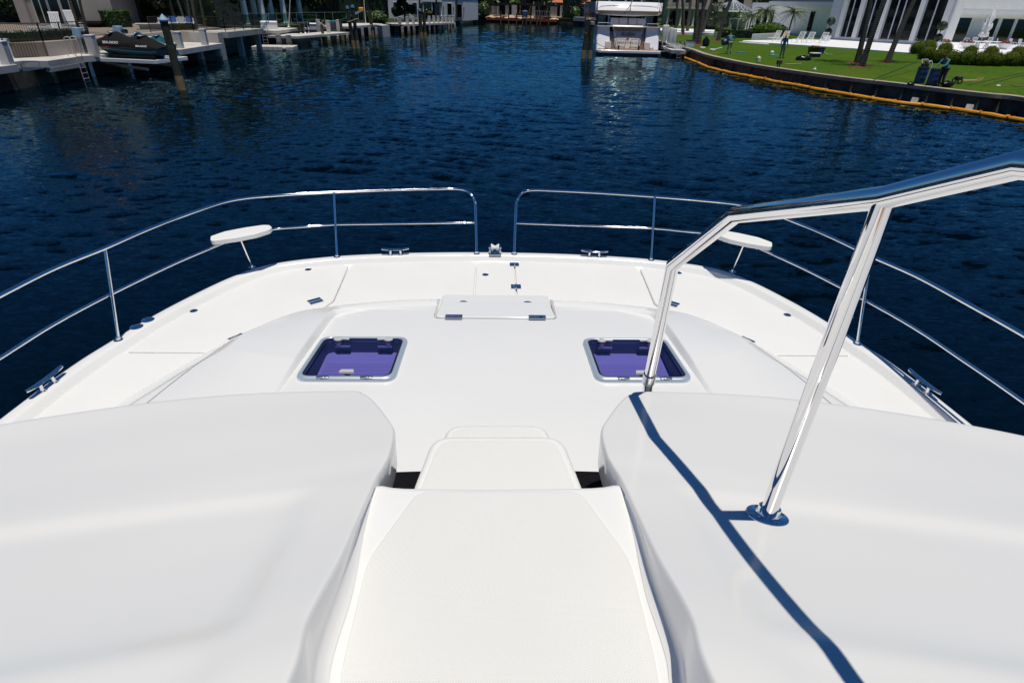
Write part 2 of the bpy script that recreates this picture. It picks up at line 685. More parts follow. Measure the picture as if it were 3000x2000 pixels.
def make_mats():
    M['water'] = water_mat()
    M['gel'] = mat('gelcoat', (.79, .79, .785), .16, var=.012, vscale=1.3, bump=.012, bscale=1.6, rvar=.5, coat=.35, coatr=.04)
    M['brow'] = mat('gelcoat_shade_grey', (.725, .722, .715), .17, var=.015, vscale=1.1, bump=.012, bscale=1.4, rvar=.5, coat=.4, coatr=.04)  # same white gelcoat, greyed to put the brow's duller light into its colour
    M['deck'] = mat('deck_gelcoat', (.80, .797, .785), .36, var=.018, vscale=2.2, bump=.06, bscale=260)
    M['nonskid'] = nonskid_mat('nonskid', 1100)
    M['seam'] = mat('seam_caulk', (.30, .30, .29), .6)  # own grey of the caulked joint
    M['chrome'] = mat('polished_steel', (.80, .80, .81), .035, metal=1.0, var=.01)
    M['steel2'] = mat('brushed_steel', (.62, .64, .66), .28, metal=1.0)
    M['alu'] = mat('hatch_aluminium', (.52, .60, .70), .3, metal=.45)
    M['well_shade'] = mat('hatch_well_shade', (.10, .10, .12), .6)  # dark colour standing in for deep shade on the well walls
    M['black'] = mat('black_seal', (.012, .012, .014), .4)
    M['hglass'] = tinted_glass()
    M['blind'] = banded('pleated_blind', (.62, .60, .60), (.78, .76, .74), 14, 'Y', .8, .3)
    M['hgrey'] = mat('grey_plastic', (.48, .49, .50), .42)
    M['wshield'] = mat('windscreen_mesh', (.014, .014, .018), .5, var=.3, vscale=40, spec=0.0)
    M['pad'] = mat('seat_pad', (.80, .80, .78), .45, var=.02, bump=.05, bscale=120)
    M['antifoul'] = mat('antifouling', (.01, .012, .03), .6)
    # surroundings
    M['conc'] = mat('concrete', (.46, .44, .40), .85, var=.12, vscale=1.3, bump=.3, bscale=25, stain=((.20, .19, .17), .9, .55, .75))
    M['concw'] = mat('white_concrete', (.55, .53, .50), .85, var=.12, vscale=1.1, bump=.2, bscale=20, stain=((.34, .32, .29), .7, .58, .8), spec=.2)
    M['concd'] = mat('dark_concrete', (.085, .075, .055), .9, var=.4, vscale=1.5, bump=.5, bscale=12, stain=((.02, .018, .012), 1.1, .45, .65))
    M['stucco'] = mat('cream_stucco', (.44, .38, .33), .9, var=.06, vscale=.8, bump=.15, bscale=30)
    M['stuccow'] = mat('white_stucco', (.76, .76, .75), .85, var=.05, vscale=.7, bump=.12, bscale=30)
    M['stuccog'] = mat('grey_block', (.36, .36, .36), .9, var=.2, vscale=2, bump=.2, bscale=15, stain=((.24, .24, .25), 1.4, .5, .7))
    M['paver'] = mat('terrace_paver', (.20, .165, .13), .9, var=.15, vscale=1)
    M['tan'] = mat('tan_stucco', (.46, .38, .29), .9, var=.08, vscale=.6)
    M['wpaint'] = mat('white_paint', (.78, .78, .78), .4, var=.03)
    M['wood'] = mat('mooring_pile_wood', (.030, .036, .022), .9, var=.5, vscale=4, bump=.6, bscale=18, streak=8, stain=((.10, .075, .035), 1.6, .55, .7))
    M['woodb'] = mat('brown_pile_wood', (.12, .07, .04), .85, var=.4, vscale=4, bump=.5, bscale=20, streak=8)
    M['plank'] = mat('dock_planks', (.30, .25, .20), .8, var=.2, vscale=3, bump=.2)
    M['barn'] = mat('barnacle_band', (.23, .175, .085), .95, var=.35, vscale=9, bump=.9, bscale=30)
    M['glassd'] = mat('dark_window', (.006, .007, .008), .05, spec=.5)
    M['iron'] = mat('bronze_iron', (.035, .026, .02), .5)
    M['glassg'] = clear_glass('green_glass', (.45, .66, .62), 1.5)
    M['lawn'] = mat('lawn', (.050, .105, .006), .9, var=.34, vscale=4.5, bump=.3, bscale=90, stain=((.085, .115, .012), .30, .5, .75), spec=.08)
    M['patio'] = mat('patio_white', (.80, .80, .82), .7, var=.04)
    M['soil'] = mat('sand', (.42, .32, .22), .95, var=.25, vscale=.8, bump=.5)
    M['earth'] = mat('ground_cover', (.022, .034, .009), .95, var=.4, vscale=.4, bump=.5, bscale=8)
    M['mulch'] = mat('red_mulch', (.12, .032, .015), .95, var=.4, vscale=12, bump=1.0, bscale=45)
    M['leaf'] = mat('leaf_green', (.045, .085, .012), .45, var=.35, vscale=1.2, island=.5)
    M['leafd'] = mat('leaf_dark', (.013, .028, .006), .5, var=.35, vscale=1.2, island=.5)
    M['leafy'] = mat('leaf_yellow_green', (.10, .15, .016), .45, var=.3, vscale=1.5, island=.45)
    M['frond'] = mat('palm_frond', (.060, .105, .020), .4, var=.3, vscale=2, island=.4)
    M['hedge'] = mat('hedge_leaf', (.035, .072, .006), .7, spec=.15, var=.3, vscale=3, island=.5)
    M['ball'] = mat('shrub_leaf', (.046, .062, .005), .8, var=.25, vscale=3, island=.3, spec=.1)
    M['trunk'] = banded('palm_trunk', (.050, .044, .037), (.095, .083, .070), 2.2, 'Z', .95, .5)
    M['trunkd'] = mat('tree_trunk', (.055, .043, .033), .95, var=.3, vscale=5, bump=.6, bscale=14, streak=5)
    M['tile'] = banded('clay_tile', (.36, .105, .05), (.55, .20, .105), 3.2, 'X', .85, .5)
    M['boom'] = mat('yellow_boom', (.70, .29, .010), .5, var=.18, vscale=3, bump=.3, bscale=6)
    M['blue'] = mat('blue_plastic', (.010, .035, .115), .4, var=.15, vscale=3)
    M['teal'] = mat('teal_plastic', (.008, .075, .10), .25)
    M['cover'] = mat('charcoal_cover', (.011, .0108, .0115), .85, spec=.12, var=.25, vscale=3, bump=.5, bscale=7)
    M['shirt'] = mat('teal_shirt', (.045, .20, .235), .85, var=.15, vscale=7, bump=.4, bscale=12)
    M['khaki'] = mat('khaki_trousers', (.30, .255, .19), .9, var=.12, vscale=8, bump=.4, bscale=12)
    M['darkcloth'] = mat('dark_cloth', (.016, .018, .024), .9, var=.2, bump=.3, bscale=12)
    M['skin'] = mat('skin', (.16, .08, .05), .55, var=.08)
    M['straw'] = mat('straw', (.55, .38, .14), .85, var=.15, vscale=20, bump=.4, bscale=60)
    M['bag'] = mat('black_bag', (.008, .008, .009), .25, bump=.8, bscale=9)
    M['jug'] = mat('milky_plastic', (.66, .62, .45), .4, var=.06)
    M['yhull'] = mat('yacht_gelcoat', (.86, .86, .89), .12, coat=.5, coatr=.03)
    M['ygrey'] = mat('yacht_silver', (.55, .50, .47), .35, var=.04)
    M['ydark'] = mat('yacht_glass', (.006, .010, .022), .04)
    M['teak'] = mat('teak', (.40, .25, .15), .7, var=.15, vscale=9)
    M['bronze'] = mat('bronze_letters', (.19, .11, .05), .4, metal=.3)
    M['rope'] = mat('mooring_rope', (.50, .48, .44), .9, var=.15, vscale=30)
    M['fender'] = mat('fender_white', (.60, .61, .60), .5, var=.08)
    M['silt'] = mat('red_silt_fabric', (.36, .07, .035), .85, var=.25, vscale=2, bump=.4)
    M['lumber'] = mat('lumber', (.52, .33, .16), .8, var=.15)
    M['flower'] = mat('red_flowers', (.30, .045, .03), .7, var=.3, vscale=14, island=.5)
    M['canvas'] = mat('umbrella_canvas', (.74, .73, .72), .85, var=.06, vscale=5)
    M['shutter'] = mat('slate_shutter', (.10, .12, .16), .6)
    M['lattice'] = mat('grey_lattice', (.62, .65, .72), .5)
    M['cushion'] = mat('blue_cushion', (.02, .09, .32), .8)
    M['turq'] = mat('turquoise_plastic', (.02, .30, .42), .5)
    M['orange'] = mat('orange_plastic', (.75, .25, .02), .5)
    M['red'] = mat('red_stripe', (.25, .02, .02), .5)
    M['ltblue'] = mat('light_blue_cover', (.22, .34, .46), .6, var=.2, vscale=6)


setup_world()
make_mats()
# ------------------------------------------------------------------ the motor catamaran we stand on
boat = thing('motor_catamaran', 'white motor catamaran seen from its flybridge, with its own foredeck, bow rails and purple hatches', 'catamaran', (BOAT_X, 0, 0), BOAT_YAW)
ZG, ZD = 2.25, 2.215


def lerp(a, b, t):
    return a + (b - a) * t


OUT = [(-3.36, -4.5), (-3.38, -1.5), (-3.37, 1.0), (-3.345, 2.3), (-3.30, 3.12), (-3.232, 3.746), (-3.14, 4.152), (-3.05, 4.51), (-2.893, 4.941), (-2.66, 5.43), (-2.36, 5.76), (-1.789, 5.975), (-1.13, 6.083), (-.55, 6.13), (0, 6.145)]


def outline(off, pts=OUT, n=6):
    """smooth left half of the gunwale, pushed inboard by off"""
    c = cr([(x, y, 0) for x, y in pts], n)
    out = []
    for i, p in enumerate(c):
        d = c[min(i + 1, len(c) - 1)] - c[max(i - 1, 0)]
        if i == len(c) - 1:
            d = Vector((1, 0, 0))
        nrm = Vector((d.y, -d.x, 0)).normalized()
        out.append(p + nrm * off)
    return out


def mirror(h):
    return h + [Vector((-p.x, p.y, p.z)) for p in reversed(h[:-1])]


# hull shell with rounded toe rail
rings = []
for off, z in ((.62, .25), (.42, .75), (.16, 1.5), (.02, 2.05), (-.012, 2.09), (-.012, 2.15), (0, 2.16), (0, 2.225), (.004, 2.238), (.014, 2.248), (.03, 2.252), (.098, 2.252), (.108, 2.248), (.116, 2.238), (.150, 2.200), (.160, 2.190), (.175, 2.185)):
    rings.append([Vector((p.x, p.y, z)) for p in mirror(outline(off))])
m = MB()
m.grid(rings)
last = rings[-1]
n = len(last)
for i in range(n // 2):
    a, b, c, d = last[i], last[i + 1], last[n - 2 - i], last[n - 1 - i]
    m.add([a, b, c, d], [(0, 1, 2, 3)] if (b - c).length > 1e-4 else [(0, 1, 2)])
m.build('hull', M['gel'], boat, angle=60)
for s in (-1, 1):
    m = MB()
    rows = []
    for y, w, k in ((5.6, .02, .5), (5.0, .28, .3), (3.5, .62, .1), (0, .8, 0), (-4.5, .8, 0)):
        rows.append([Vector((s * 2.3 + a * w, y, z)) for a, z in ((-1, 1.2), (-1.0, .5), (-.7, -.1), (0, -.5 + k * .3), (.7, -.1), (1.0, .5), (1, 1.2))])
    m.grid(rows)
    m.build('hull_keel', M['antifoul'], boat)


# deck panels and locker lids: real plates with real gaps over the gutter
def plate(name, poly, z0=2.17, z1=ZD, r=.05, parent=boat, m='deck', bev=.010, label=None):
    k = MB()
    k.prism(rpoly(poly, r), z0, z1)
    o = k.build(name, M[m], parent, bevel=bev, seg=3)
    if label:
        o['label'] = label
    return o


inner = outline(.186)


def inner_span(y0, x1):
    return [(p.x, p.y) for p in inner if p.y >= y0 and p.x <= x1]


gap = .010
pA = B(465, 809, ZD)
span = inner_span(4.05, -1.62)
span = [(span[0][0] - .004, 4.01)] + span
lidL = span + [(-1.585, 5.80), (-1.545, 4.95), (-1.62, 4.80), (-1.72, 4.70), (-2.26, 4.06), (-2.33, 4.01)]
rr = [.03] + [0.0] * (len(span) - 1) + [.06, .05, .05, .02, .02, .02]


def sym(poly, s):
    return [(x * s, y) for x, y in poly]


lids = []
for s in (1, -1):
    k = MB()
    k.prism(rpoly(sym(lidL, s), rr), 2.17, ZD)
    lids.append(k.build('locker_lid', M['deck'], boat, bevel=.010, seg=3))
    # side deck aft of the lid
    sp = [(p.x, p.y) for p in inner if p.y <= 3.94]
    sp.append((sp[-1][0] + .012, 3.995))
    k = MB()
    k.prism(sym(sp + [(-2.2, 3.995), (-2.2, -4.4)], s), 2.17, ZD)
    k.build('side_deck', M['deck'], boat, bevel=.008, seg=3)
    # centre foredeck
    sp = [(p.x, p.y) for p in inner if -1.575 < p.x < -.225]
    k = MB()
    k.prism(rpoly(sym([(-1.53, 4.93)] + [(-1.565, 5.60)] + sp + [(-.215, 5.88), (-.215, 4.6), (-1.53, 4.6)], s), [.02, .02] + [.0] * len(sp) + [.02, .01, .01]), 2.17, ZD)
    k.build('foredeck', M['deck'], boat, bevel=.008, seg=3)
anchor = plate('anchor_locker_lid', [(-.200, 4.5), (.200, 4.5), (.205, 5.895), (-.205, 5.895)], r=[.0, .0, .09, .09])


# coachroof
def zr(y):
    return 2.36 + (4.45 - y) * .11


base = [(-2.95, -4.4), (-2.95, 0), (-2.86, 2.4), (-2.70, 3.257), (-2.563, 3.637), (-2.362, 4.005), (-2.179, 4.252), (-1.86, 4.60), (-1.70, 4.76), (-1.517, 4.865), (-1.126, 4.985), (-.72, 5.05), (0, 5.08)]
cpx = [B(*q) for q in ((520, 800, 2.485), (560, 768, 2.47), (602, 748, 2.45), (650, 728, 2.425), (700, 713, 2.40), (765, 704, 2.378), (869, 694, 2.362), (980, 690, 2.355))]
crest = [(-2.45, -4.4), (-2.45, 0), (-2.30, 2.3), (-2.12, 3.2)] + [(p.x, p.y) for p in cpx] + [(0, cpx[-1].y + .02)]
cz = [zr(-4.4), zr(0), zr(2.3), zr(3.2) + .012] + [p.z for p in cpx] + [2.353]
ridge = [(-1.40, -4.4), (-1.40, 0), (-1.405, 2.3), (-1.41, 3.0), (-1.405, 3.4), (-1.40, 3.7), (-1.398, 3.95), (-1.395, 4.15), (-1.385, 4.32), (-1.33, 4.44), (-1.0, cpx[6].y - .07), (-.6, cpx[7].y - .06), (0, cpx[7].y - .04)]
hh = [0, 0, 0, .016, .040, .052, .056, .056, .050, .034, .008, .003, 0]


def smooth3(lst, n=5):
    return cr([Vector(p) for p in lst], n)


base3 = smooth3([(x, y, 2.19) for x, y in base])
mid3 = smooth3([(lerp(b[0], c[0], .42), lerp(b[1], c[1], .42), lerp(2.19, z_, .47)) for b, c, z_ in zip(base, crest, cz)])
pre3 = smooth3([(lerp(b[0], c[0], .955), lerp(b[1], c[1], .955), lerp(2.19, z_, .985)) for b, c, z_ in zip(base, crest, cz)])
crest3 = smooth3([(x, y, z_) for (x, y), z_ in zip(crest, cz)])
rid3 = smooth3([(x - .012, y, zr(y) + h) for (x, y), h in zip(ridge, hh)])
rid4 = smooth3([(x, y - .004, zr(y) + h * .8) for (x, y), h in zip(ridge, hh)])
rid5 = smooth3([(x + .018, y - .018, zr(y)) for x, y in ridge])
foot3 = [Vector((p.x * 1.004, p.y + .006, 2.10)) for p in base3]
rows = [mirror(q) for q in (foot3, base3, mid3, pre3, crest3, rid3, rid4, rid5)]
m = MB()
m.grid(rows)
last = rows[-1]
n = len(last)
for i in range(n // 2):
    a, b, c, d = last[i], last[i + 1], last[n - 2 - i], last[n - 1 - i]
    m.add([a, b, c, d], [(0, 1, 2, 3)] if i < n // 2 - 1 else [(0, 1, 2)] if (b - c).length < 1e-4 else [(0, 1, 2, 3)])
# close underneath so that wells can be cut
fl = rows[0]
m.add(fl, [tuple(reversed(range(len(fl))))])
m.add([rows[j][0] for j in range(8)] + [rows[j][-1] for j in reversed(range(8))], [tuple(range(16))])
coach = m.build('coachroof', M['gel'], boat, angle=50)
bm = bmesh.new()
bm.from_mesh(coach.data)
bmesh.ops.remove_doubles(bm, verts=bm.verts, dist=.0005)
bmesh.ops.recalc_face_normals(bm, faces=bm.faces)
bm.to_mesh(coach.data)
bm.free()

HX, HY, HW, HL = 1.008, 3.53, .668, .695
cut = []
for s in (-1, 1):
    k = MB()
    k.prism(rpoly([(s * HX - HW / 2 + .03, HY - HL / 2 + .03), (s * HX + HW / 2 - .03, HY - HL / 2 + .03), (s * HX + HW / 2 - .03, HY + HL / 2 - .03), (s * HX - HW / 2 + .03, HY + HL / 2 - .03)], .07), zr(HY) - .125, 2.9)
    o = k.build('cutter', M['gel'], boat)
    cut.append(o)
k = MB()
k.prism(rpoly([(-.530, 4.312), (.530, 4.312), (.525, 5.4), (-.525, 5.4)], [.06, .06, 0, 0]), 2.235, 2.9)
cut.append(k.build('cutter', M['gel'], boat))
booldiff(coach, cut)

# the forward locker in its notch
k = MB()
k.prism(rpoly([(-.516, 4.326), (.516, 4.326), (.492, 4.700), (-.492, 4.700)], [.05, .05, .015, .015]), 2.26, 2.42)
for i, p in enumerate(k.v):
    if p.z > 2.4:
        k.v[i] = Vector((p.x, p.y, zr(p.y) + .008))
box = k.build('bow_locker_lid', M['gel'], boat, bevel=.012, seg=3)
k = MB()
k.prism(rpoly([(-.500, 4.695), (.500, 4.695), (.515, 5.02), (-.515, 5.02)], [.0, .0, .05, .05]), 2.2, 2.33)
for i, p in enumerate(k.v):
    if p.z > 2.3:
        k.v[i] = Vector((p.x, p.y, 2.285 - (p.y - 4.695) * .09))
step = k.build('bow_locker_step', M['gel'], boat, bevel=.014, seg=3)


# the caulked joint where two mouldings of the coachroof meet
from mathutils.bvhtree import BVHTree
cb = BVHTree.FromObject(coach, bpy.context.evaluated_depsgraph_get())
for s in (1, -1):
    pts = []
    for i in range(15):
        t_ = i / 14
        q = (lerp(536, 330, t_), lerp(779, 932, t_) - 5 * math.sin(PI * t_))
        o_, d_ = B(*q, 4.0), (B(*q, 2.0) - B(*q, 4.0)).normalized()
        h_, n_, _, _ = cb.ray_cast(o_, d_)
        if h_:
            pts.append(h_)
    k = MB()
    rows = [[], []]
    for i, p in enumerate(pts):
        d = (pts[min(i + 1, len(pts) - 1)] - pts[max(i - 1, 0)]).normalized()
        w = d.cross(Vector((0, 0, 1))).normalized() * .0028
        for r_, q in zip(rows, (p - w, p + w)):
            r_.append(Vector((q.x * s, q.y, q.z + .0022)))
    k.grid(rows)
    k.build('moulding_joint', M['seam'], boat, smooth=False)

# small fittings
def latch(x, y, z, par=boat, r=.035):
    k = MB()
    k.lathe([(r, 0), (r, .003), (r * .86, .006), (r * .72, .006), (r * .70, .002), (r * .2, .002)], n=20)
    k.box((0, r * .28, .005), (r * 1.1, r * .22, .003))
    k.box((0, -r * .3, .005), (r * .5, r * .5, .003))
    return k.build('latch', M['chrome'], par, (x, y, z))


def hinge(x, y, z, rz=0, w=.105, d=.085, par=boat, tilt=0):
    k = MB()
    k.box((0, d * .28, .003), (w, d * .44, .005))
    k.box((0, -d * .28, .003), (w, d * .44, .005))
    k.cyl((-w / 2, 0, .007), (w / 2, 0, .007), .007, n=10)
    for i in range(3):
        for j in (-1, 1):
            k.lathe([(.007, 0), (.005, .003), (.001, .0035)], (w * (i - 1) * .31, j * d * .3, .0055), n=8)
    o = k.build('hinge', M['chrome'], par, (x, y, z), rz=rz)
    o.rotation_euler.x = tilt
    return o


for s in (1, -1):
    for q in ((708, 619), (445, 714)):
        p = B(*q, ZD)
        latch(p.x * s, p.y, ZD, boat)
p = B(1115, 631, ZD)
latch(p.x, p.y, ZD)
for q in ((1184, 608), (1188, 659)):
    p = B(*q, ZD)
    hinge(.2075, p.y, ZD + .001, R(90), .10, .10)
for s in (1, -1):
    p = B(727, 696, ZD)
    hinge(s * (p.x - .02), p.y + .035, ZD + .002, s * R(38), .125, .10)
    k = MB()
    k.box((0, 0, 0), (.125, .05, .008))
    k.cyl((-.0625, -.02, .004), (.0625, -.02, .004), .008)
    o = k.build('hinge', M['chrome'], boat, (s * -2.185, 4.245, ZD + .004), rz=s * R(53))
    # dark line of the lid gap along the coachroof foot
    hinge(s * .355, 4.322, zr(4.32) + .010, 0, .145, .085, boat, R(-6))
    latch(s * .30, 4.80, 2.277, boat, .042)
for dx, dy in ((314, 751), (340, 735)):
    p = B(dx, dy, ZG)
    k = MB()
    k.lathe([(.052, 0), (.052, .003), (.046, .007), (.030, .007), (.028, .004), (.01, .004)], n=24)
    k.box((0, 0, .006), (.05, .010, .004), rz=.6)
    k.build('filler_cap', M['chrome'], boat, (p.x, p.y, ZG + .001), rz=R(60))


def cleat(x, y, z, rz, L=.30):
    k = MB()
    for s in (-1, 1):
        k.tube([(s * .055, 0, .0), (s * .055, 0, .02), (s * .052, 0, .050)], [.020, .015, .014], 12)
        k.lathe([(.034, 0), (.034, .003), (.022, .008), (.016, .012)], (s * .055, 0, 0), 16)
    rows = []
    for t in (-1, -.96, -.85, -.5, 0, .5, .85, .96, 1):
        w = .023 * (1 - .35 * abs(t) ** 3) * (.55 if abs(t) == 1 else 1)
        zc = .056 + .013 * abs(t) ** 2.5
        rows.append([Vector((t * L / 2, w * math.cos(a), zc + .011 * math.sin(a))) for a in [2 * PI * j / 12 for j in range(12)]])
    k.grid(rows, closed=True)
    k.add(rows[0], [tuple(range(12))])
    k.add(rows[-1], [tuple(range(12))])
    return k.build('cleat', M['chrome'], boat, (x, y, z), rz=rz, angle=50)


cleat(-1.11, 6.03, ZG + .001, R(5))
cleat(1.11, 6.03, ZG + .001, R(-5))
for s in (-1, 1):
    cleat(s * 3.215, 3.475, ZG + .001, s * R(-84), .33)

# bow roller
rol = MB()
rol.box((0, 0, .008), (.16, .13, .012))
for s in (-1, 1):
    rol.prism([(0, 0), (0, 0)], 0, 0) if False else rol.box((s * .066, .02, .055), (.008, .12, .10))
    rol.cyl((s * .058, .03, .075), (s * .085, .03, .075), .012)
    rol.cyl((s * .058, -.02, .045), (s * .085, -.02, .045), .010)
rol_o = rol.build('bow_roller', M['chrome'], boat, (-.005, 6.075, ZG + .001))
k = MB()
k.lathe([(.05, -.052), (.052, -.045), (.024, 0), (.052, .045), (.05, .052)], (0, 0, 0), 18, rot=Matrix.Rotation(PI / 2, 3, 'Y'))
k.build('roller_wheel', M['wpaint'], rol_o, (0, .03, .075))
rol_o.scale = (.86, .86, .86)

# deck hatches
for s in (-1, 1):
    cx, cy = s * HX, HY
    z0 = zr(cy) + .002
    fo = rpoly([(-HW / 2, -HL / 2), (HW / 2, -HL / 2), (HW / 2, HL / 2), (-HW / 2, HL / 2)], .088, 8)

    def ins(d, r):
        return rpoly([(-HW / 2 + d, -HL / 2 + d), (HW / 2 - d, -HL / 2 + d), (HW / 2 - d, HL / 2 - d), (-HW / 2 + d, HL / 2 - d)], r, 8)
    k = MB()
    rws = [[Vector((p.x, p.y, z)) for p in q] for q, z in ((fo, -.02), (fo, .012), (ins(.006, .084), .022), (ins(.018, .078), .028), (ins(.030, .074), .027), (ins(.034, .072), .022), (ins(.034, .072), -.03))]
    k.grid(rws, closed=True)
    h = k.build('deck_hatch', M['alu'], boat, (cx, cy, z0), angle=60)
    h.rotation_euler.x = -math.atan(.11)
    k = MB()
    q1, q2 = ins(.034, .072), ins(.048, .060)
    k.grid([[Vector((p.x, p.y, z)) for p in q] for q, z in ((q1, .0195), (q1, .0215), (q2, .0215), (q2, .0195))], closed=True)
    k.build('seal', M['black'], h)
    k = MB()
    q1 = ins(.035, .071)
    k.prism(q1, .0165, .0190)
    g = k.build('hatch_glass', M['hglass'], h, smooth=False)
    k = MB()
    q1 = ins(.075, .03)
    k.prism([(p.x, p.y) for p in q1], -.118, -.112)
    k.build('blind', M['blind'], h)
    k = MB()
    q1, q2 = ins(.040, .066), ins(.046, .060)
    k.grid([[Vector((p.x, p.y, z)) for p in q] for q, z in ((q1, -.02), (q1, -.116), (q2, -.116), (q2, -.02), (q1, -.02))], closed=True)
    k.build('hatch_well_shade', M['well_shade'], h)  # dark ring added over the white well walls to paint their shade
    for sx in (-1, 1):
        k = MB()
        k.lathe([(.034, .004), (.034, .012), (.029, .018), (.012, .020)], (0, 0, 0), 20, sx=1, sy=.8)
        k.box((-.05, .004, .012), (.07, .026, .011), rz=.12)
        k.cyl((0, 0, -.045), (0, 0, .004), .021)
        k.box((-.03, 0, -.048), (.11, .03, .014))
        o = k.build('handle', M['hgrey'], h, (sx * .19, HL / 2 - .075, .0195), bevel=.003)
        if sx < 0:
            o.scale.x = -1
    k = MB()
    k.prism(rpoly([(-.055, -.022), (.055, -.022), (.045, .02), (-.045, .02)], .008), .002, .022, [(p.x * .92, p.y * .85) for p in rpoly([(-.055, -.022), (.055, -.022), (.045, .02), (-.045, .02)], .008)])
    k.cyl((0, 0, -.04), (0, 0, .003), .018)
    k.build('handle', M['hgrey'], h, (0, -HL / 2 + .085, .0195), bevel=.003)
    for sx in (-1, 1):
        k = MB()
        k.box((sx * .145, -HL / 2 + .012, .027), (.082, .022, .006))
        k.box((sx * .145, -HL / 2 + .004, .030), (.03, .012, .006))
        k.build('hinge', M['steel2'], h, bevel=.0015)

# windscreen below the brow
m = MB()
rows = []
for t in range(9):
    x = -2.2 + 4.4 * t / 8
    b_ = .16 * (x / 2.2) ** 2 * 2.2
    rows.append([Vector((x, 2.235 - b_, zr(2.235) - .003)), Vector((x, 2.22 - b_, zr(2.235) + .02)), Vector((x, 1.55 - b_, 3.17)), Vector((x, 1.2 - b_, 3.40))])
m.grid(rows)
m.build('windscreen', M['wshield'], boat)

# two moulded treads up to the flybridge
def tread(yf, yb, wf, wb, zt, zb, nm='stair_tread'):
    top = rpoly([(-wb, yb), (wb, yb), (wf, yf), (-wf, yf)], [0, 0, .07, .07], 6)
    bot = [(p.x * 1.07, p.y + (.05 if p.y > (yf + yb) / 2 else 0)) for p in top]
    k = MB()
    k.prism([(p[0], p[1]) for p in bot], zb, zt, [(p.x, p.y) for p in top])
    o = k.build(nm, M['gel'], boat, bevel=.018, seg=4)
    pad = rpoly([(-wb + .015, yb + .01), (wb - .015, yb + .01), (wf - .028, yf - .03), (-wf + .028, yf - .03)], [0, 0, .06, .06], 6)
    k = MB()
    k.prism([(p.x, p.y) for p in pad], zt - .01, zt + .003)
    k.build('nonskid_pad', M['nonskid'], o, bevel=.002)


tread(2.02, 1.50, .218, .288, 3.075, 2.55)
tread(1.61, .95, .232, .335, 3.355, 2.95)

# flybridge floor with its lip, and the nonskid ramp panel
ZF = 3.50
lip = [(-.66, -1.6), (-.54, -.2), (-.45, .5), (-.43, .9), (-.425, 1.10), (-.40, 1.195), (-.345, 1.228), (-.27, 1.217), (0, 1.212), (.27, 1.217), (.345, 1.228), (.40, 1.195), (.425, 1.10), (.43, .9), (.45, .5), (.54, -.2), (.66, -1.6)]
k = MB()
k.prism([(p.x, p.y) for p in cr([(x, y, 0) for x, y in lip], 4)], 3.30, ZF)
fb = k.build('flybridge_floor', M['gel'], boat, bevel=.022, seg=5)
patch = [B(959, 1131, ZF), B(1345, 1131, ZF), B(1480, 1290, ZF), B(1521, 1530, ZF)]
hp = [(p.x, p.y) for p in (B(959, 1131, ZF), B(843, 1290, ZF), B(786, 1530, ZF))]
hx = [-(abs(q[0])) for q in hp]
poly = [(hx[0], hp[0][1]), (hx[1], hp[1][1]), (hx[2], hp[2][1]), (hx[2] + .01, .6), (hx[2] + .01, -1.5)]
poly = poly + [(-x, y) for x, y in reversed(poly)]
k = MB()
k.prism([(p.x, p.y) for p in rpoly(poly, [.035, .045, .03, .02, 0, 0, .02, .03, .045, .035], 6)], ZF - .01, ZF + .004)
k.build('nonskid_pad', M['nonskid'], fb, bevel=.003)

# brow: the broad moulding either side of the walkway
IN = [tuple(B(*q)) for q in ((848, 897, 3.425), (866, 917, 3.435), (889, 952, 3.455), (904, 985, 3.472), (893, 1035, 3.496), (876, 1068, 3.507), (858, 1097, 3.520), (818, 1185, 3.556), (776, 1277, 3.600), (703, 1411, 3.655), (651, 1568, 3.690))] + [(-.44, .25, 3.70), (-.52, -.5, 3.70), (-.6, -1.6, 3.70)]
OUTB = [(-2.62, 1.25, 3.27), (-2.66, 1.15, 3.28), (-2.70, 1.02, 3.30), (-2.73, .90, 3.32), (-2.76, .78, 3.34), (-2.79, .65, 3.36), (-2.81, .52, 3.375), (-2.83, .38, 3.385), (-2.85, .24, 3.39), (-2.87, .10, 3.395), (-2.89, -.1, 3.40), (-2.9, -.4, 3.40), (-2.9, -1.0, 3.40), (-2.9, -1.6, 3.40)]
FR = [(-.505, 1.765, 3.425), (-.58, 1.79, 3.42), (-1.0, 1.755, 3.425), (-1.45, 1.675, 3.415), (-1.95, 1.55, 3.385), (-2.35, 1.40, 3.33), (-2.62, 1.25, 3.27)]


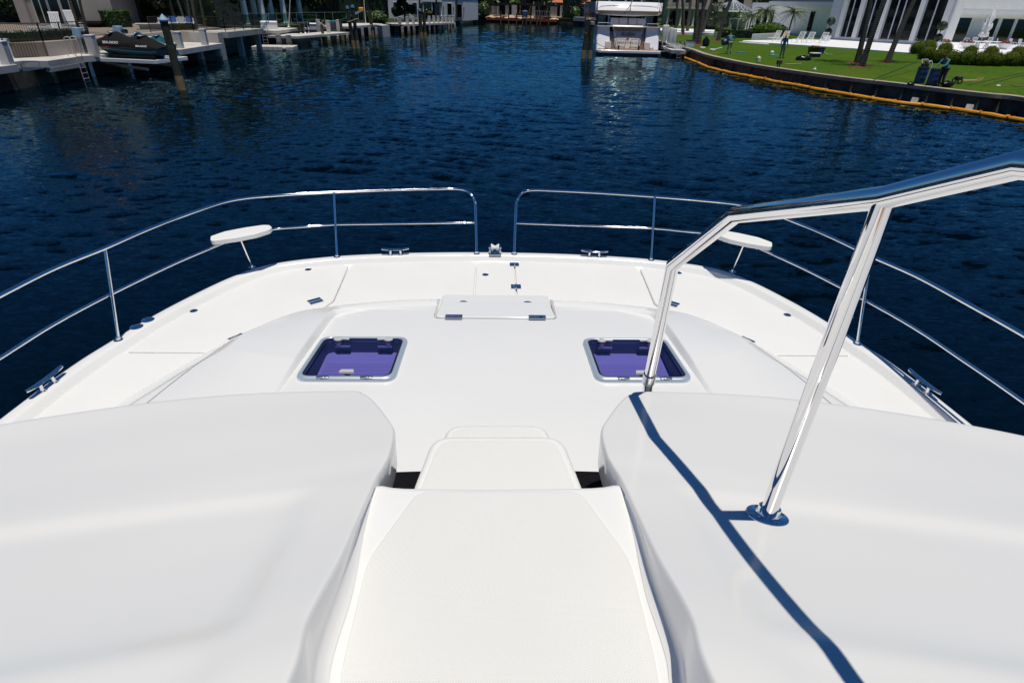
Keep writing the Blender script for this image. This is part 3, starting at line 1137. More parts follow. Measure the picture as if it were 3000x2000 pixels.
def brow(s):
    I = cr(IN, 8)
    O = cr(OUTB, 8)
    Fq = cr(FR, 12)
    ns, nv = len(I), len(Fq)
    rows = []
    for i in range(ns):
        w = max(0, 1 - i / (ns * .45)) ** 2
        row = []
        for j in range(nv):
            # arc length parameter along the front
            v = j / (nv - 1)
            vv = (Fq[j].x - Fq[0].x) / (Fq[-1].x - Fq[0].x)
            p = I[i].lerp(O[i], vv)
            lin = I[0].lerp(O[0], vv)
            p = p + (Fq[j] - lin) * w
            # moulded steps running across the brow
            yy = p.y + .12 * abs(p.x)
            sg = lambda v, w_: 1 / (1 + math.exp(max(-40, min(40, -v / w_))))
            ins_ = sg(abs(p.x) - .53 - .10 * max(0, yy - 1.1), .014)
            rec = .016 * sg(1.235 - yy, .012) - .012 * sg(.755 - yy, .014) + .010 * sg(.69 - yy, .014)
            p.z += -rec * ins_ + .03 * math.sin(PI * min(1, vv * 1.2)) * (1 - w)
            row.append(p)
        rows.append(row)
    k = MB()
    k.grid([[Vector((p.x * s, p.y, p.z)) for p in r] for r in rows])
    # skirt round the front and the inner edge
    path = [rows[0][j] for j in reversed(range(nv))] + [rows[i][0] for i in range(1, ns)]
    sk = [[], [], [], [], [], [], [], []]
    m_ = len(path)
    for i, p in enumerate(path):
        d = path[min(i + 1, m_ - 1)] - path[max(i - 1, 0)]
        nrm = Vector((d.y, -d.x, 0)).normalized() * -1
        # profile: rounded edge, wall, cove
        inn = max(0, min(1, (1.235 - p.y) / .05)) if i >= nv else 0
        wall = lerp(.17, max(.012, p.z - ZF), inn)
        for q, (o_, z_) in enumerate(((0, 0), (.0035, -.0012), (.0065, -.004), (.0085, -.009), (.0095, -.016))):
            sk[q].append(p + nrm * o_ + Vector((0, 0, z_)))
        sk[5].append(p + nrm * lerp(.006, min(.004, wall * .04), inn) + Vector((0, 0, -max(.018, wall - .034))))
        sk[6].append(p + nrm * lerp(-.02, min(.010, wall * .09), inn) + Vector((0, 0, -max(.020, wall - .010))))
        sk[7].append(p + nrm * lerp(-.10, min(.030, wall * .26), inn) + Vector((0, 0, -max(.022, wall - .002))))
    k.grid([[Vector((p.x * s, p.y, p.z)) for p in r] for r in sk])
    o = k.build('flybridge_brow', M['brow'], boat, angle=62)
    bm = bmesh.new()
    bm.from_mesh(o.data)
    bmesh.ops.remove_doubles(bm, verts=bm.verts, dist=.0004)
    bmesh.ops.recalc_face_normals(bm, faces=bm.faces)
    bm.to_mesh(o.data)
    bm.free()
    return o


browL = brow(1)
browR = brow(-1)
# upper works behind the photographer, so that the polished parts have a boat to mirror
k = MB()
k.bx(-2.9, 2.9, -4.4, -1.62, 2.3, 3.4)
k.build('cabin', M['gel'], boat, bevel=.05)

k = MB()
k.bx(-.56, .56, -1.6, -.25, 3.49, 3.512)
k.build('unseen_teak_deck', M['teak'], boat, bevel=.01)  # teak added out of view to brown the reflections in the chrome post
for x, w in ((-1.3, 1.5), (1.3, 1.5)):
    k = MB()
    k.prism(rpoly([(x - w / 2, -2.5), (x + w / 2, -2.5), (x + w / 2, -1.75), (x - w / 2, -1.75)], .1), 3.38, 4.15)
    k.bx(x - w / 2, x + w / 2, -2.6, -2.42, 4.15, 4.65)
    k.build('unseen_dark_seat', M['iron'], boat, bevel=.05)  # dark boxes added out of view to darken the chrome's reflections
# handrail on the starboard side of the steps
hr = MB()
T_ = Vector((.662, .970, 4.421))
rail = [(.76, -.9, 3.70), (.76, -.7, 4.66), (.745, .1, 4.645), (.684, .758, 4.529), T_, (.576, 1.362, 4.260), (.554, 1.695, 3.985), (.585, 1.83, 3.45), (.60, 1.86, 3.30), (.60, 1.62, 3.27)]
hr.tube(rail, .0205, 20)
hro = hr.build('handrail', M['chrome'], boat, angle=40)
k = MB()
bvh = BVHTree.FromObject(browR, bpy.context.evaluated_depsgraph_get())
bq = B(1762, 1184, 3.60)
bdir = (B(1762, 1184, 3.50) - B(1762, 1184, 4.0)).normalized()
hit, hn, _, _ = bvh.ray_cast(B(1762, 1184, 4.0), bdir)
print('BASE', hit, hn)
bs = hit
if hn.z < 0:
    hn = -hn
k.tube([bs, T_], [.0215, .0190], 20)
k.build('rail_post', M['chrome'], hro, angle=40)
k = MB()
rot = Vector((0, 0, 1)).rotation_difference(hn).to_matrix()
k.lathe([(.052, -.004), (.052, .001), (.050, .004), (.034, .0055), (.029, .008), (.0265, .014), (.0265, .030), (.0235, .033)], (0, 0, 0), 28, sx=1.12, sy=.84, rot=rot)
for a in (0, PI * .55, PI, PI * 1.5):
    k.lathe([(.0062, 0), (.0055, .0012), (.002, .0015)], rot @ Vector((.047 * math.cos(a + .4), .033 * math.sin(a + .4), .0052)), 10, rot=rot)
k.build('rail_flange', M['chrome'], hro, bs, rz=R(-12))
k = MB()
k.tube([(.5845, 1.822, 3.482), (.5855, 1.834, 3.436)], .0255, 20)
k.build('rail_joint', M['steel2'], hro)

# bow rails
top = [(-3.32, -1.5, 3.02), (-3.31, .5, 3.015), (-3.285, 1.9, 3.01), (-3.25, 2.9, 3.0), (-3.222, 3.46, 2.985), (-3.19, 3.93, 2.97)] + [tuple(B(*q)) for q in ((241, 570, 2.955), (330, 531, 2.942), (420, 496, 2.932), (500, 469, 2.922), (560, 456, 2.912), (640, 449, 2.90), (767, 442, 2.888), (900, 437, 2.876), (1010, 434.5, 2.868))]
topi = [tuple(B(*q)) for q in ((1058, 435, 2.862), (1078, 443, 2.835), (1089, 459, 2.775), (1092, 480, 2.695))] + [(-.211, 6.08, 2.25)]
midr = [(-3.33, -1.5, 2.64), (-3.32, .5, 2.64), (-3.30, 1.9, 2.635), (-3.27, 2.85, 2.628), (-3.242, 3.32, 2.62), (-3.21, 3.76, 2.61)] + [tuple(B(*q)) for q in ((254, 676, 2.60), (400, 606, 2.59), (495, 566, 2.585), (560, 541, 2.58), (625, 527, 2.577), (700, 521, 2.574), (771, 516, 2.57), (900, 514, 2.562), (1089, 511.5, 2.553))]
posts = [((-.211, 6.08), None), ((-1.737, 5.94), (770, 442, 2.96)), ((-3.083, 4.135), (241, 570, 3.04)), ((-3.24, 1.3), None)]
for s in (1, -1):
    sm = lambda L: [Vector((p.x * s, p.y, p.z)) for p in cr(L, 4)]
    root = MB()
    root.tube(sm(top + topi), .0155, 12)
    ro = root.build('bow_rail', M['chrome'], boat, angle=60)
    k = MB()
    k.tube(sm(midr), .0125, 10)
    k.build('mid_rail', M['chrome'], ro, angle=60)
    st = [(Vector((-1.737, 5.945, ZG)), B(767, 443, 2.888)), (Vector((-3.085, 4.135, ZG)), B(241, 570, 2.955)), (Vector((-3.30, 1.2, ZG)), Vector((-3.30, 1.35, 2.99)))]
    for a, b in st:
        k = MB()
        k.tube([(a.x * s, a.y, a.z), (b.x * s, b.y, b.z)], .0125, 12)
        k.lathe([(.036, 0), (.036, .003), (.028, .008), (.020, .010), (.018, .025), (.014, .026)], (a.x * s, a.y, a.z), 20)
        k.build('stanchion', M['chrome'], ro, angle=45)
    k = MB()
    k.lathe([(.036, 0), (.036, .003), (.028, .008), (.021, .010), (.020, .028), (.016, .029)], (-.211 * s, 6.08, ZG), 20)
    k.build('rail_foot', M['chrome'], ro)
    # pulpit seat pad with its strut
    zc = 2.635
    pc = Vector((-2.545, 5.565, zc))
    k = MB()
    L_, W_ = .30, .125
    pl = [(-L_, -.055), (-L_ + .02, -.085), (-.08, -W_), (.10, -W_), (L_ - .04, -.075), (L_, -.02), (L_, .06), (L_ - .05, .10), (.08, W_), (-.12, W_ * .98), (-L_ + .03, .06)]
    k.prism([(p.x, p.y) for p in rpoly(pl, .02, 3)], -.022, .024)
    k.box((0, 0, -.030), (.36, .13, .018))
    o = k.build('seat_pad', M['pad'], ro, (pc.x * s, pc.y, pc.z), bevel=.010, seg=4)
    o.rotation_euler = (0, 0, R(37) * s)
    if s < 0:
        o.scale.x = -1
    k = MB()
    a, b = Vector((-2.545, 5.637, ZG)), Vector((-2.575, 5.575, zc - .03))
    k.tube([(a.x * s, a.y, a.z), (b.x * s, b.y, b.z)], .011, 12)
    k.lathe([(.036, 0), (.036, .003), (.028, .008), (.020, .010), (.018, .025), (.014, .026)], (a.x * s, a.y, a.z), 20)
    k.build('seat_strut', M['chrome'], ro)
# ------------------------------------------------------------------ shared builders for the shore
def leaves(mb, c, r, n, size, rg, shell=.55, flat=.6, box=False):
    """n leaf clumps spread through an ellipsoid (or box) volume"""
    c = Vector(c)
    for _ in range(n):
        if box:
            q = Vector((rg.uniform(-1, 1), rg.uniform(-1, 1), rg.uniform(-1, 1)))
            ax = rg.randrange(3)
            if rg.random() < shell:
                q[ax] = (1 if rg.random() < .6 or ax == 2 else -1) * rg.uniform(.9, 1.04)
        else:
            q = Vector((rg.gauss(0, 1), rg.gauss(0, 1), rg.gauss(0, 1))).normalized()
            q *= rg.uniform(shell, 1.05) ** .6
        p = c + Vector((q.x * r[0], q.y * r[1], q.z * r[2]))
        nrm = (q + Vector((rg.gauss(0, .6), rg.gauss(0, .6), rg.gauss(.35, .6)))).normalized()
        a = nrm.orthogonal().normalized()
        a.rotate(Quaternion(nrm, rg.uniform(0, 6.28)))
        b = nrm.cross(a)
        s = size * rg.uniform(.6, 1.3)
        t = s * flat
        mb.add([p - a * s, p - b * t + nrm * s * .12, p + a * s, p + b * t - nrm * s * .1], [(0, 1, 2, 3)])
    return mb


def limb(mb, p0, p1, r0, r1, rg, n=5, wob=.08, sides=9):
    p0, p1 = Vector(p0), Vector(p1)
    L_ = (p1 - p0).length
    pts, rs = [], []
    for i in range(n + 1):
        t = i / n
        w = math.sin(PI * t) * wob * L_
        pts.append(p0.lerp(p1, t) + Vector((rg.uniform(-w, w), rg.uniform(-w, w), 0)))
        rs.append(lerp(r0, r1, t))
    mb.tube(pts, rs, sides)
    return pts


def tree(label, loc, h, cr_, rg, n=2600, size=.28, m='leafd', low=.35, cat='tree', group=None, name='broadleaf_tree', tr=.22, lobes=11):
    t = thing(name, label, cat, loc, 0, group)
    k = MB()
    top = limb(k, (0, 0, -.1), (rg.uniform(-.4, .4), rg.uniform(-.4, .4), h * .55), tr, tr * .55, rg)
    cs = []
    for i in range(lobes):
        a = 2 * PI * i / lobes + rg.uniform(-.4, .4)
        rr = cr_ * rg.uniform(.35, .75)
        z = h * rg.uniform(low + .12, .88)
        cs.append((Vector((rr * math.cos(a), rr * math.sin(a), z)), cr_ * rg.uniform(.3, .5)))
    cs.append((Vector((0, 0, h * .85)), cr_ * .5))
    for c, r in cs[::2]:
        limb(k, top[3], c, tr * .45, .03, rg, 4, .1, 6)
    k.build('trunk', M['trunkd'], t)
    k = MB()
    for c, r in cs:
        leaves(k, c, (r, r, r * .75), n // len(cs), size, rg)
    k.build('crown', M[m], t, smooth=False, fix=False)
    return t


def fronds(mb, c, n, length, rg, droop=1.0, up=.9, leaf=.30, seg=9):
    c = Vector(c)
    for i in range(n):
        a = 2 * PI * i / n + rg.uniform(-.2, .2)
        el = rg.uniform(-.35, up)
        d = Vector((math.cos(a), math.sin(a), 0))
        pts = []
        ln = length * rg.uniform(.8, 1.08)
        for j in range(seg + 1):
            t = j / seg
            pts.append(c + d * (ln * t * math.cos(el * (1 - t * .6))) + Vector((0, 0, ln * (math.sin(el) * t - droop * .55 * t * t))))
        mb.tube(pts, [.022 * (1 - .8 * j / seg) for j in range(seg + 1)], 4, caps=False)
        side = Vector((-d.y, d.x, 0))
        for j in range(1, seg * 2):
            t = j / (seg * 2)
            ii = min(seg - 1, int(t * seg))
            p = pts[ii].lerp(pts[ii + 1], t * seg - ii)
            tan = (pts[ii + 1] - pts[ii]).normalized()
            l_ = leaf * length / 2 * math.sin(PI * min(.97, .15 + t * .85)) * rg.uniform(.85, 1.15)
            for s in (-1, 1):
                tip = p + side * s * l_ * .75 + tan * l_ * .55 + Vector((0, 0, -l_ * rg.uniform(.25, .7)))
                w = tan * .028 * (length / 2)
                mb.add([p - w, p + w, tip], [(0, 1, 2)])


def palm(label, loc, top, rg, r=.16, flen=2.3, nf=20, group=None, crown_m='frond', cat='palm', droop=1.0, up=.95):
    """loc the foot, top the crown's centre relative to it"""
    t = thing('palm_tree', label, cat, loc, 0, group)
    top = Vector(top)
    pts = []
    for i in range(9):
        q = i / 8
        p = Vector((top.x * q, top.y * q, top.z * q))
        bow = math.sin(PI * q) * .05 * top.length
        p += Vector((top.x, top.y, 0)) * (-.18 * math.sin(PI * q))
        pts.append(p)
    pts[0].z = -.15
    rs = [r * (1.45 if i == 0 else 1.08 - .035 * i) for i in range(9)]
    k = MB()
    k.tube(pts, rs, 12)
    k.build('trunk', M['trunk'], t)
    k = MB()
    fronds(k, pts[-1], nf, flen, rg, droop, up)
    k.build('crown', M[crown_m], t, smooth=False, fix=False)
    return t


def hedge(label, A, Bp, depth, z0, h, rg, m='hedge', n=900, size=.10, name='hedge', group=None, cat='hedge', rnd_top=0):
    A, Bp = Vector(A), Vector(Bp)
    L_ = (Bp - A).to_2d().length
    ang = math.atan2(Bp.y - A.y, Bp.x - A.x)
    t = thing(name, label, cat, (A.x, A.y, z0), ang, group)
    k = MB()
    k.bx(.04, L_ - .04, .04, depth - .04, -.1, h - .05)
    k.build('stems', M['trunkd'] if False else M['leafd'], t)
    k = MB()
    leaves(k, (L_ / 2, depth / 2, h / 2), (L_ / 2, depth / 2, h / 2), n, size, rg, .93, .65, True)
    k.build('foliage', M[m], t, smooth=False, fix=False)
    return t


def bush(label, loc, r, rg, m='hedge', n=420, size=.09, name='shrub', group=None, cat='shrub'):
    t = thing(name, label, cat, loc, 0, group)
    k = MB()
    r = r if isinstance(r, (tuple, list)) else (r, r, r)
    k.ell((0, 0, r[2] * .80), (r[0] * .90, r[1] * .90, r[2] * .86), 14, 9, .03, rg)
    leaves(k, (0, 0, r[2] * .80), (r[0], r[1], r[2] * .98), n, size, rg, .93, .65)
    k.build('foliage', M[m], t, smooth=False, fix=False)
    k = MB()
    k.cyl((0, 0, -.1), (0, 0, r[2] * .5), .05)
    k.build('stem', M['trunkd'], t)
    return t


class House:
    """front face on local y = 0 from A to B (left to right as seen from the water), building behind it"""

    def __init__(s, name, label, A, Bp, depth, z0, h, m, cat='house', group=None):
        A, Bp = Vector(A), Vector(Bp)
        s.L = (Bp - A).to_2d().length
        s.t = thing(name, label, cat, (A.x, A.y, z0), math.atan2(Bp.y - A.y, Bp.x - A.x), group)
        s.h, s.d = h, depth
        if m:
            k = MB()
            k.bx(0, s.L, 0, depth, -.5, h)
            k.build('wall', M[m], s.t)

    def roof(s, m='tile', over=.5, rise=1.6, z=None, x0=None, x1=None, d0=0, d1=None):
        x0 = 0 if x0 is None else x0
        x1 = s.L if x1 is None else x1
        d1 = s.d if d1 is None else d1
        z = s.h if z is None else z
        a, b, c, d = x0 - over, x1 + over, d0 - over, d1 + over
        i = min((b - a), (d - c)) * .5
        k = MB()
        if b - a > d - c:
            r0, r1 = ((a + i), (c + d) / 2), ((b - i), (c + d) / 2)
        else:
            r0, r1 = ((a + b) / 2, c + i), ((a + b) / 2, d - i)
        vs = [(a, c, z), (b, c, z), (b, d, z), (a, d, z), (r0[0], r0[1], z + rise), (r1[0], r1[1], z + rise)]
        vs2 = [(x, y, q - .14) for x, y, q in vs[:4]]
        if b - a > d - c:
            fs = [(0, 1, 5, 4), (1, 2, 5), (2, 3, 4, 5), (3, 0, 4)]
        else:
            fs = [(0, 1, 4), (1, 2, 5, 4), (2, 3, 5), (3, 0, 4, 5)]
        k.add(vs + vs2, fs + [(6 + i_ if False else 6 + i_, 0, 0) for i_ in ()] + [(0, 6, 7, 1), (1, 7, 8, 2), (2, 8, 9, 3), (3, 9, 6, 0), (6, 9, 8, 7)])
        return k.build('roof', M[m], s.t, smooth=False)

    def win(s, x0, x1, z0, z1, nx=1, nz=1, fw=.07, m='glassd', fm='wpaint', y=0.0, name='window', arch=False, sill=False, label=None):
        k = MB()
        w = fw
        for a, b in ((x0 - w, x0), (x1, x1 + w)):
            k.bx(a, b, y - .06, y + .02, z0 - w, z1 + w)
        k.bx(x0, x1, y - .058, y + .02, z1, z1 + w)
        k.bx(x0, x1, y - .058, y + .02, z0 - w, z0)
        for i in range(1, nx):
            q = lerp(x0, x1, i / nx)
            k.bx(q - w * .35, q + w * .35, y - .05, y + .02, z0, z1)
        for i in range(1, nz):
            q = lerp(z0, z1, i / nz)
            k.bx(x0, x1, y - .046, y + .02, q - w * .3, q + w * .3)
        f = k.build(name, M[fm], s.t, smooth=False)
        if label:
            f['label'] = label
        k = MB()
        if arch:
            r = (x1 - x0) / 2
            pts = [(x0, z0), (x1, z0)] + [((x0 + x1) / 2 + r * math.cos(a), z1 - r + r * math.sin(a)) for a in [PI * j / 10 for j in range(11)]]
            k.add([(p[0], y - .02, p[1]) for p in pts] , [tuple(range(len(pts)))])
        else:
            k.bx(x0, x1, y - .02, y + .01, z0, z1)
        k.build('pane', M[m], f, smooth=False)
        if sill:
            k = MB()
            k.bx(x0 - .12, x1 + .12, y - .14, y + .01, z0 - w - .09, z0 - w - .003)
            k.build('sill', M[fm], f, smooth=False)
        return f

    def part(s, name, m, *boxes, bevel=0):
        k = MB()
        for b in boxes:
            k.bx(*b)
        return k.build(name, M[m], s.t, smooth=False, bevel=bevel)

    def column(s, x, y, z0, z1, r, m='wpaint', name='column'):
        k = MB()
        k.lathe([(r * 1.5, z0), (r * 1.5, z0 + .12), (r * 1.2, z0 + .2), (r, z0 + .3), (r * .9, z1 - .3), (r * 1.25, z1 - .15), (r * 1.4, z1)], (x, y, 0), 14)
        return k.build(name, M[m], s.t)


def fence(label, pts, z0, h, m='iron', post=1.8, bal=.11, name='fence', group=None, cat='fence', glass=None, rail=.045):
    a = Vector(pts[0])
    t = thing(name, label, cat, (a.x, a.y, z0), 0, group)
    k, kb, kg, ps = MB(), MB(), MB(), []
    for p, q in zip(pts[:-1], pts[1:]):
        p, q = Vector((p[0] - a.x, p[1] - a.y, 0)), Vector((q[0] - a.x, q[1] - a.y, 0))
        L_ = (q - p).length
        up = Vector((0, 0, 1))
        k.beam(p + up * h, q + up * h, rail, rail)
        if not glass:
            k.beam(p + up * .12, q + up * .12, rail * .8, rail * .8)
        nn = max(1, round(L_ / post))
        for i in range(nn + 1):
            ps.append(p.lerp(q, i / nn))
        if glass:
            for i in range(nn):
                u, v = p.lerp(q, (i + .04) / nn), p.lerp(q, (i + .96) / nn)
                kg.beam(u + up * (h * .53), v + up * (h * .53), .012, h * .82)
        else:
            nb = int(L_ / bal)
            for i in range(nb):
                u = p.lerp(q, (i + .5) / nb)
                kb.cyl(u + up * .12, u + up * h, .011, n=4)
    k.build('rail', M[m], t, smooth=False)
    for p in ps:
        kp = MB()
        kp.bx(-rail / 2, rail / 2, -rail / 2, rail / 2, -.03, h + .03)
        kp.build('post', M[m], t, p, smooth=False)
    if glass:
        kg.build('glass_panel', M[glass], t, smooth=False)
    else:
        kb.build('baluster', M[m], t, smooth=False)
    return t


def skin_mesh(name, joints, edges, mt, parent, sub=2, root=0):
    """one continuous tapered surface grown over a jointed skeleton: joints = [(x, y, z, rx, ry)]"""
    me = bpy.data.meshes.new(name)
    me.from_pydata([j[:3] for j in joints], edges, [])
    o = bpy.data.objects.new(name, me)
    C.objects.link(o)
    md = o.modifiers.new('Skin', 'SKIN')
    md.use_smooth_shade = True
    md.branch_smoothing = .6
    sv = me.skin_vertices[0].data
    for i, j in enumerate(joints):
        sv[i].radius = (j[3], j[4] if len(j) > 4 else j[3])
        sv[i].use_root = (i == root)
    s2 = o.modifiers.new('Sub', 'SUBSURF')
    s2.levels = s2.render_levels = sub
    bpy.context.view_layer.update()
    m2 = bpy.data.meshes.new_from_object(o.evaluated_get(bpy.context.evaluated_depsgraph_get()))
    o.modifiers.clear()
    o.data = m2
    m2.materials.clear()
    m2.materials.append(M[mt])
    m2.polygons.foreach_set('use_smooth', [True] * len(m2.polygons))
    o.parent = parent
    return o


def person(label, loc, rz, J, shirt='shirt', trousers='khaki', hat=None, hair='darkcloth', scale=1.0):
    """J: joint name -> (x, y, z); figure faces -y before rotation"""
    t = thing('person', label, 'person', loc, rz)
    t.scale = (scale,) * 3
    g = lambda n: Vector(J[n])
    hd, nk = g('head'), g('neck')
    js = [(*g('hip'), .12, .10), (*g('waist'), .115, .09), (*g('chest'), .135, .10), (*nk, .052), (*hd, .085, .095), (*(hd + (hd - nk).normalized() * .10), .07, .08)]
    es = [(0, 1), (1, 2), (2, 3), (3, 4), (4, 5)]

    def chain(start, pts):
        prev = start
        for p in pts:
            js.append(p)
            es.append((prev, len(js) - 1))
            prev = len(js) - 1
        return prev
    for s in ('l', 'r'):
        sh, el, wr = g(s + 'sh'), g(s + 'el'), g(s + 'wr')
        d = (wr - el).normalized()
        e = chain(2, [(*sh, .058), (*sh.lerp(el, .5), .046), (*el, .038), (*wr, .026)])
        side = d.cross(Vector((0, 1, 0)))
        side = side.normalized() if side.length > .1 else Vector((1, 0, 0))
        pm = wr + d * .075
        e2 = chain(e, [(*pm, .034, .016)])
        for f in range(4):
            b_ = pm + side * (f - 1.5) * .017
            ln = (.062, .076, .070, .052)[f]
            chain(e2, [(*(b_ + d * .03), .009), (*(b_ + d * ln + Vector((0, -.012, 0))), .008)])
        chain(e, [(*(wr + d * .035 - side * .035), .010), (*(wr + d * .075 - side * .05), .009)])
        th, kn, an = g(s + 'hp'), g(s + 'kn'), g(s + 'an')
        e = chain(0, [(*th, .085), (*kn, .052), (*kn.lerp(an, .4), .048), (*an, .032)])
        toe = g(s + 'to')
        chain(e, [(*toe, .036, .028)])
    skin_mesh('body', js, es, 'skin', t)
    # shirt over torso and arms
    js2 = [(*g('hip'), .150, .125), (*g('waist'), .145, .118), (*g('chest'), .162, .125), (*(nk - (nk - g('chest')).normalized() * .03), .075)]
    es2 = [(0, 1), (1, 2), (2, 3)]
    for s in ('l', 'r'):
        sh, el, wr = g(s + 'sh'), g(s + 'el'), g(s + 'wr')
        o = len(js2)
        js2 += [(*sh, .072), (*sh.lerp(el, .5), .064), (*el, .056), (*el.lerp(wr, .85), .043)]
        es2 += [(2, o), (o, o + 1), (o + 1, o + 2), (o + 2, o + 3)]
    skin_mesh('shirt', js2, es2, shirt, t)
    js3 = [(*(g('hip') + Vector((0, 0, .02))), .142, .12)]
    es3 = []
    for s in ('l', 'r'):
        th, kn, an = g(s + 'hp'), g(s + 'kn'), g(s + 'an')
        o = len(js3)
        js3 += [(*th, .105), (*kn, .075), (*kn.lerp(an, .5), .068), (*an.lerp(kn, .08), .062)]
        es3 += [(0, o), (o, o + 1), (o + 1, o + 2), (o + 2, o + 3)]
    skin_mesh('trousers', js3, es3, trousers, t)
    for s in ('l', 'r'):
        an, toe = g(s + 'an'), g(s + 'to')
        k = MB()
        d = toe - an
        heel = an - Vector((d.x, d.y, 0)).normalized() * .05
        k.tube([(heel.x, heel.y, an.z - .045), (an.x, an.y, an.z - .03), (lerp(an.x, toe.x, .6), lerp(an.y, toe.y, .6), an.z - .045), (toe.x, toe.y, toe.z)], [.035, .050, .045, .034], 10)
        k.build('shoe', M['darkcloth'], t)
    up = (hd - nk).normalized()
    k = MB()
    c = hd + up * .045
    if hat:
        rot = Vector((0, 0, 1)).rotation_difference(up).to_matrix()
        k.lathe([(.225, .02), (.22, .032), (.125, .055), (.115, .11), (.09, .15), (.03, .165)], c + up * .02, 22, rot=rot)
        k.build('hat', M[hat], t)
        k = MB()
        k.lathe([(.127, .056), (.121, .082)], c + up * .02, 22, rot=rot)
        k.build('hat_band', M['darkcloth'], t)
    else:
        k.ell(c + Vector((0, .012, .025)), (.092, .102, .095), 14, 9)
        k.build('hair', M[hair], t)
    # face
    k = MB()
    fw = Vector((0, -1, 0))
    k.ell(hd + up * .015 + fw * .098, (.014, .02, .022), 8, 6)
    for s in (-1, 1):
        k.ell(hd + up * .01 + Vector((s * .088, .005, 0)), (.012, .02, .03), 8, 6)
    k.build('face', M['skin'], t)
    return t


def jug(label, loc, rz=0, group=None, m='jug'):
    t = thing('plastic_jug', label, 'jug', loc, rz, group)
    k = MB()
    k.prism(rpoly([(-.17, -.13), (.17, -.13), (.17, .13), (-.17, .13)], .05), 0, .30, None)
    k.lathe([(.15, .30), (.10, .36), (.045, .39)], (0.02, 0, 0), 14, sx=1, sy=.8)
    k.tube([(-.12, 0, .29), (-.13, 0, .37), (-.04, 0, .40), (.03, 0, .37)], .02, 8)
    k.build('body', M[m], t, bevel=.012)
    k = MB()
    k.cyl((.02, 0, .385), (.02, 0, .43), .045)
    k.build('cap', M['wpaint'], t)
    return t


def pile(label, loc, h, r=.17, lean=(0, 0), cap=None, m='wood', group=None, band=.75, name='mooring_pile', white=False):
    t = thing(name, label, 'mooring pile', loc, 0, group)
    tp = Vector((lean[0], lean[1], h))
    k = MB()
    pts = [tp * q for q in (-.3, .0, .25, .5, .75, 1)]
    k.tube(pts, [r * 1.05, r * 1.03, r, r * .98, r * .96, r * .94], 14)
    k.build('shaft', M[m], t)
    if band:
        k = MB()
        k.tube([tp * (-.05), tp * (band / h * .5), tp * (band / h)], [r * 1.09, r * 1.07, r * 1.03], 14)
        k.build('barnacle_band', M['barn'], t)
    if cap == 'cone':
        k = MB()
        k.lathe([(r * 1.16, -.05), (r * 1.18, .02), (.01, .30)], tp, 16)
        k.build('cone_cap', M['ltblue'], t)
    elif cap:
        k = MB()
        k.lathe([(r * 1.1, -.22), (r * 1.1, .03), (.02, .07)], tp, 16)
        k.build('cap', M[cap], t)
    return t


def rope(label, pts, r=.022, sag=0, group=None, n=8, m='rope'):
    if sag:
        a, b = Vector(pts[0]), Vector(pts[-1])
        pts = [a.lerp(b, i / n) - Vector((0, 0, sag * 4 * (i / n) * (1 - i / n))) for i in range(n + 1)]
    k = MB()
    k.tube(pts, r, 7)
    o = k.build('mooring_line', M[m])
    return tag(o, label, 'rope', group)
# ------------------------------------------------------------------ left bank
rg = random.Random(11)
DZ, TZ = 1.3, 2.05
# bank: ground behind the docks and the raised terrace
g = MB()
bank = [(-28.2, -60), (-28.2, 33.0), (-28.4, 44), (-27.5, 52), (-28.4, 60), (-31.2, 66), (-31.2, 75), (-28, 86), (-26, 96), (-23.8, 102), (-15.6, 116), (-14.8, 165), (-420, 165), (-420, -60)]
g.prism(bank, -2.0, 1.02)
tag(g.build('ground', M['earth'], smooth=False), kind='structure')
k = MB()
terr = [(-29.6, 35.2), (-28.0, 37.6), (-27.95, 52.4), (-26.6, 52.2), (-27.5, 60), (-31.5, 62), (-31.5, 66), (-60, 66), (-60, 35.2)]
k.prism(terr, .9, TZ)
tag(k.build('terrace_ground', M['paver'], smooth=False), kind='structure')


def dock(label, poly, z, thick, piles, pr=.16, group=None, m='concw', pm='conc', tint=True):
    """slab with its piles; piles given as photo pixels of their foot in the water, or points"""
    o = Vector((poly[0][0], poly[0][1], 0))
    t = thing('dock', label, 'dock', o, 0, group)
    k = MB()
    k.prism([(p[0] - o.x, p[1] - o.y) for p in poly], z - thick, z)
    k.build('deck_slab', M[m], t, smooth=False, bevel=.015)
    for p in piles:
        q = Vector((p[0] - o.x, p[1] - o.y, 0))
        k = MB()
        k.bx(q.x - pr, q.x + pr, q.y - pr, q.y + pr, -1.5, z - thick + .003)
        pp = k.build('pile', M[pm], t, smooth=False, bevel=.02)
        k = MB()
        k.bx(q.x - pr - .02, q.x + pr + .02, q.y - pr - .02, q.y + pr + .02, -.2, .38)
        k.build('barnacle_band', M['barn'], pp, smooth=False)
    return t


dock('long white concrete dock under the cream house, with the watercraft lift beside it',
     [(-26.35, 20), (-26.45, 33.2), (-27.6, 33.3), (-27.6, 35.2), (-26.35, 35.3), (-26.55, 38.6), (-25.6, 41.0), (-23.85, 45.2), (-24.0, 52.0), (-27.95, 52.4), (-28.0, 37.6), (-29.7, 35.2), (-31, 20)],
     DZ, .36, [P(45, 253, 0), P(158, 243, 0), P(250, 220, 0), (-24.3, 45.2, 0), (-24.25, 48.5, 0), (-24.3, 51.6, 0), (-26.0, 41.5, 0), (-26.7, 29, 0), (-26.7, 25, 0)])
# fascia beam at the ladder
k = MB()
k.prism([(-26.33, 35.32), (-26.53, 38.58), (-26.83, 38.58), (-26.63, 35.32)], .72, .937)
tag(k.build('dock_beam', M['conc'], smooth=False), 'grey concrete beam along the front of the near dock beside the ladder', 'beam')
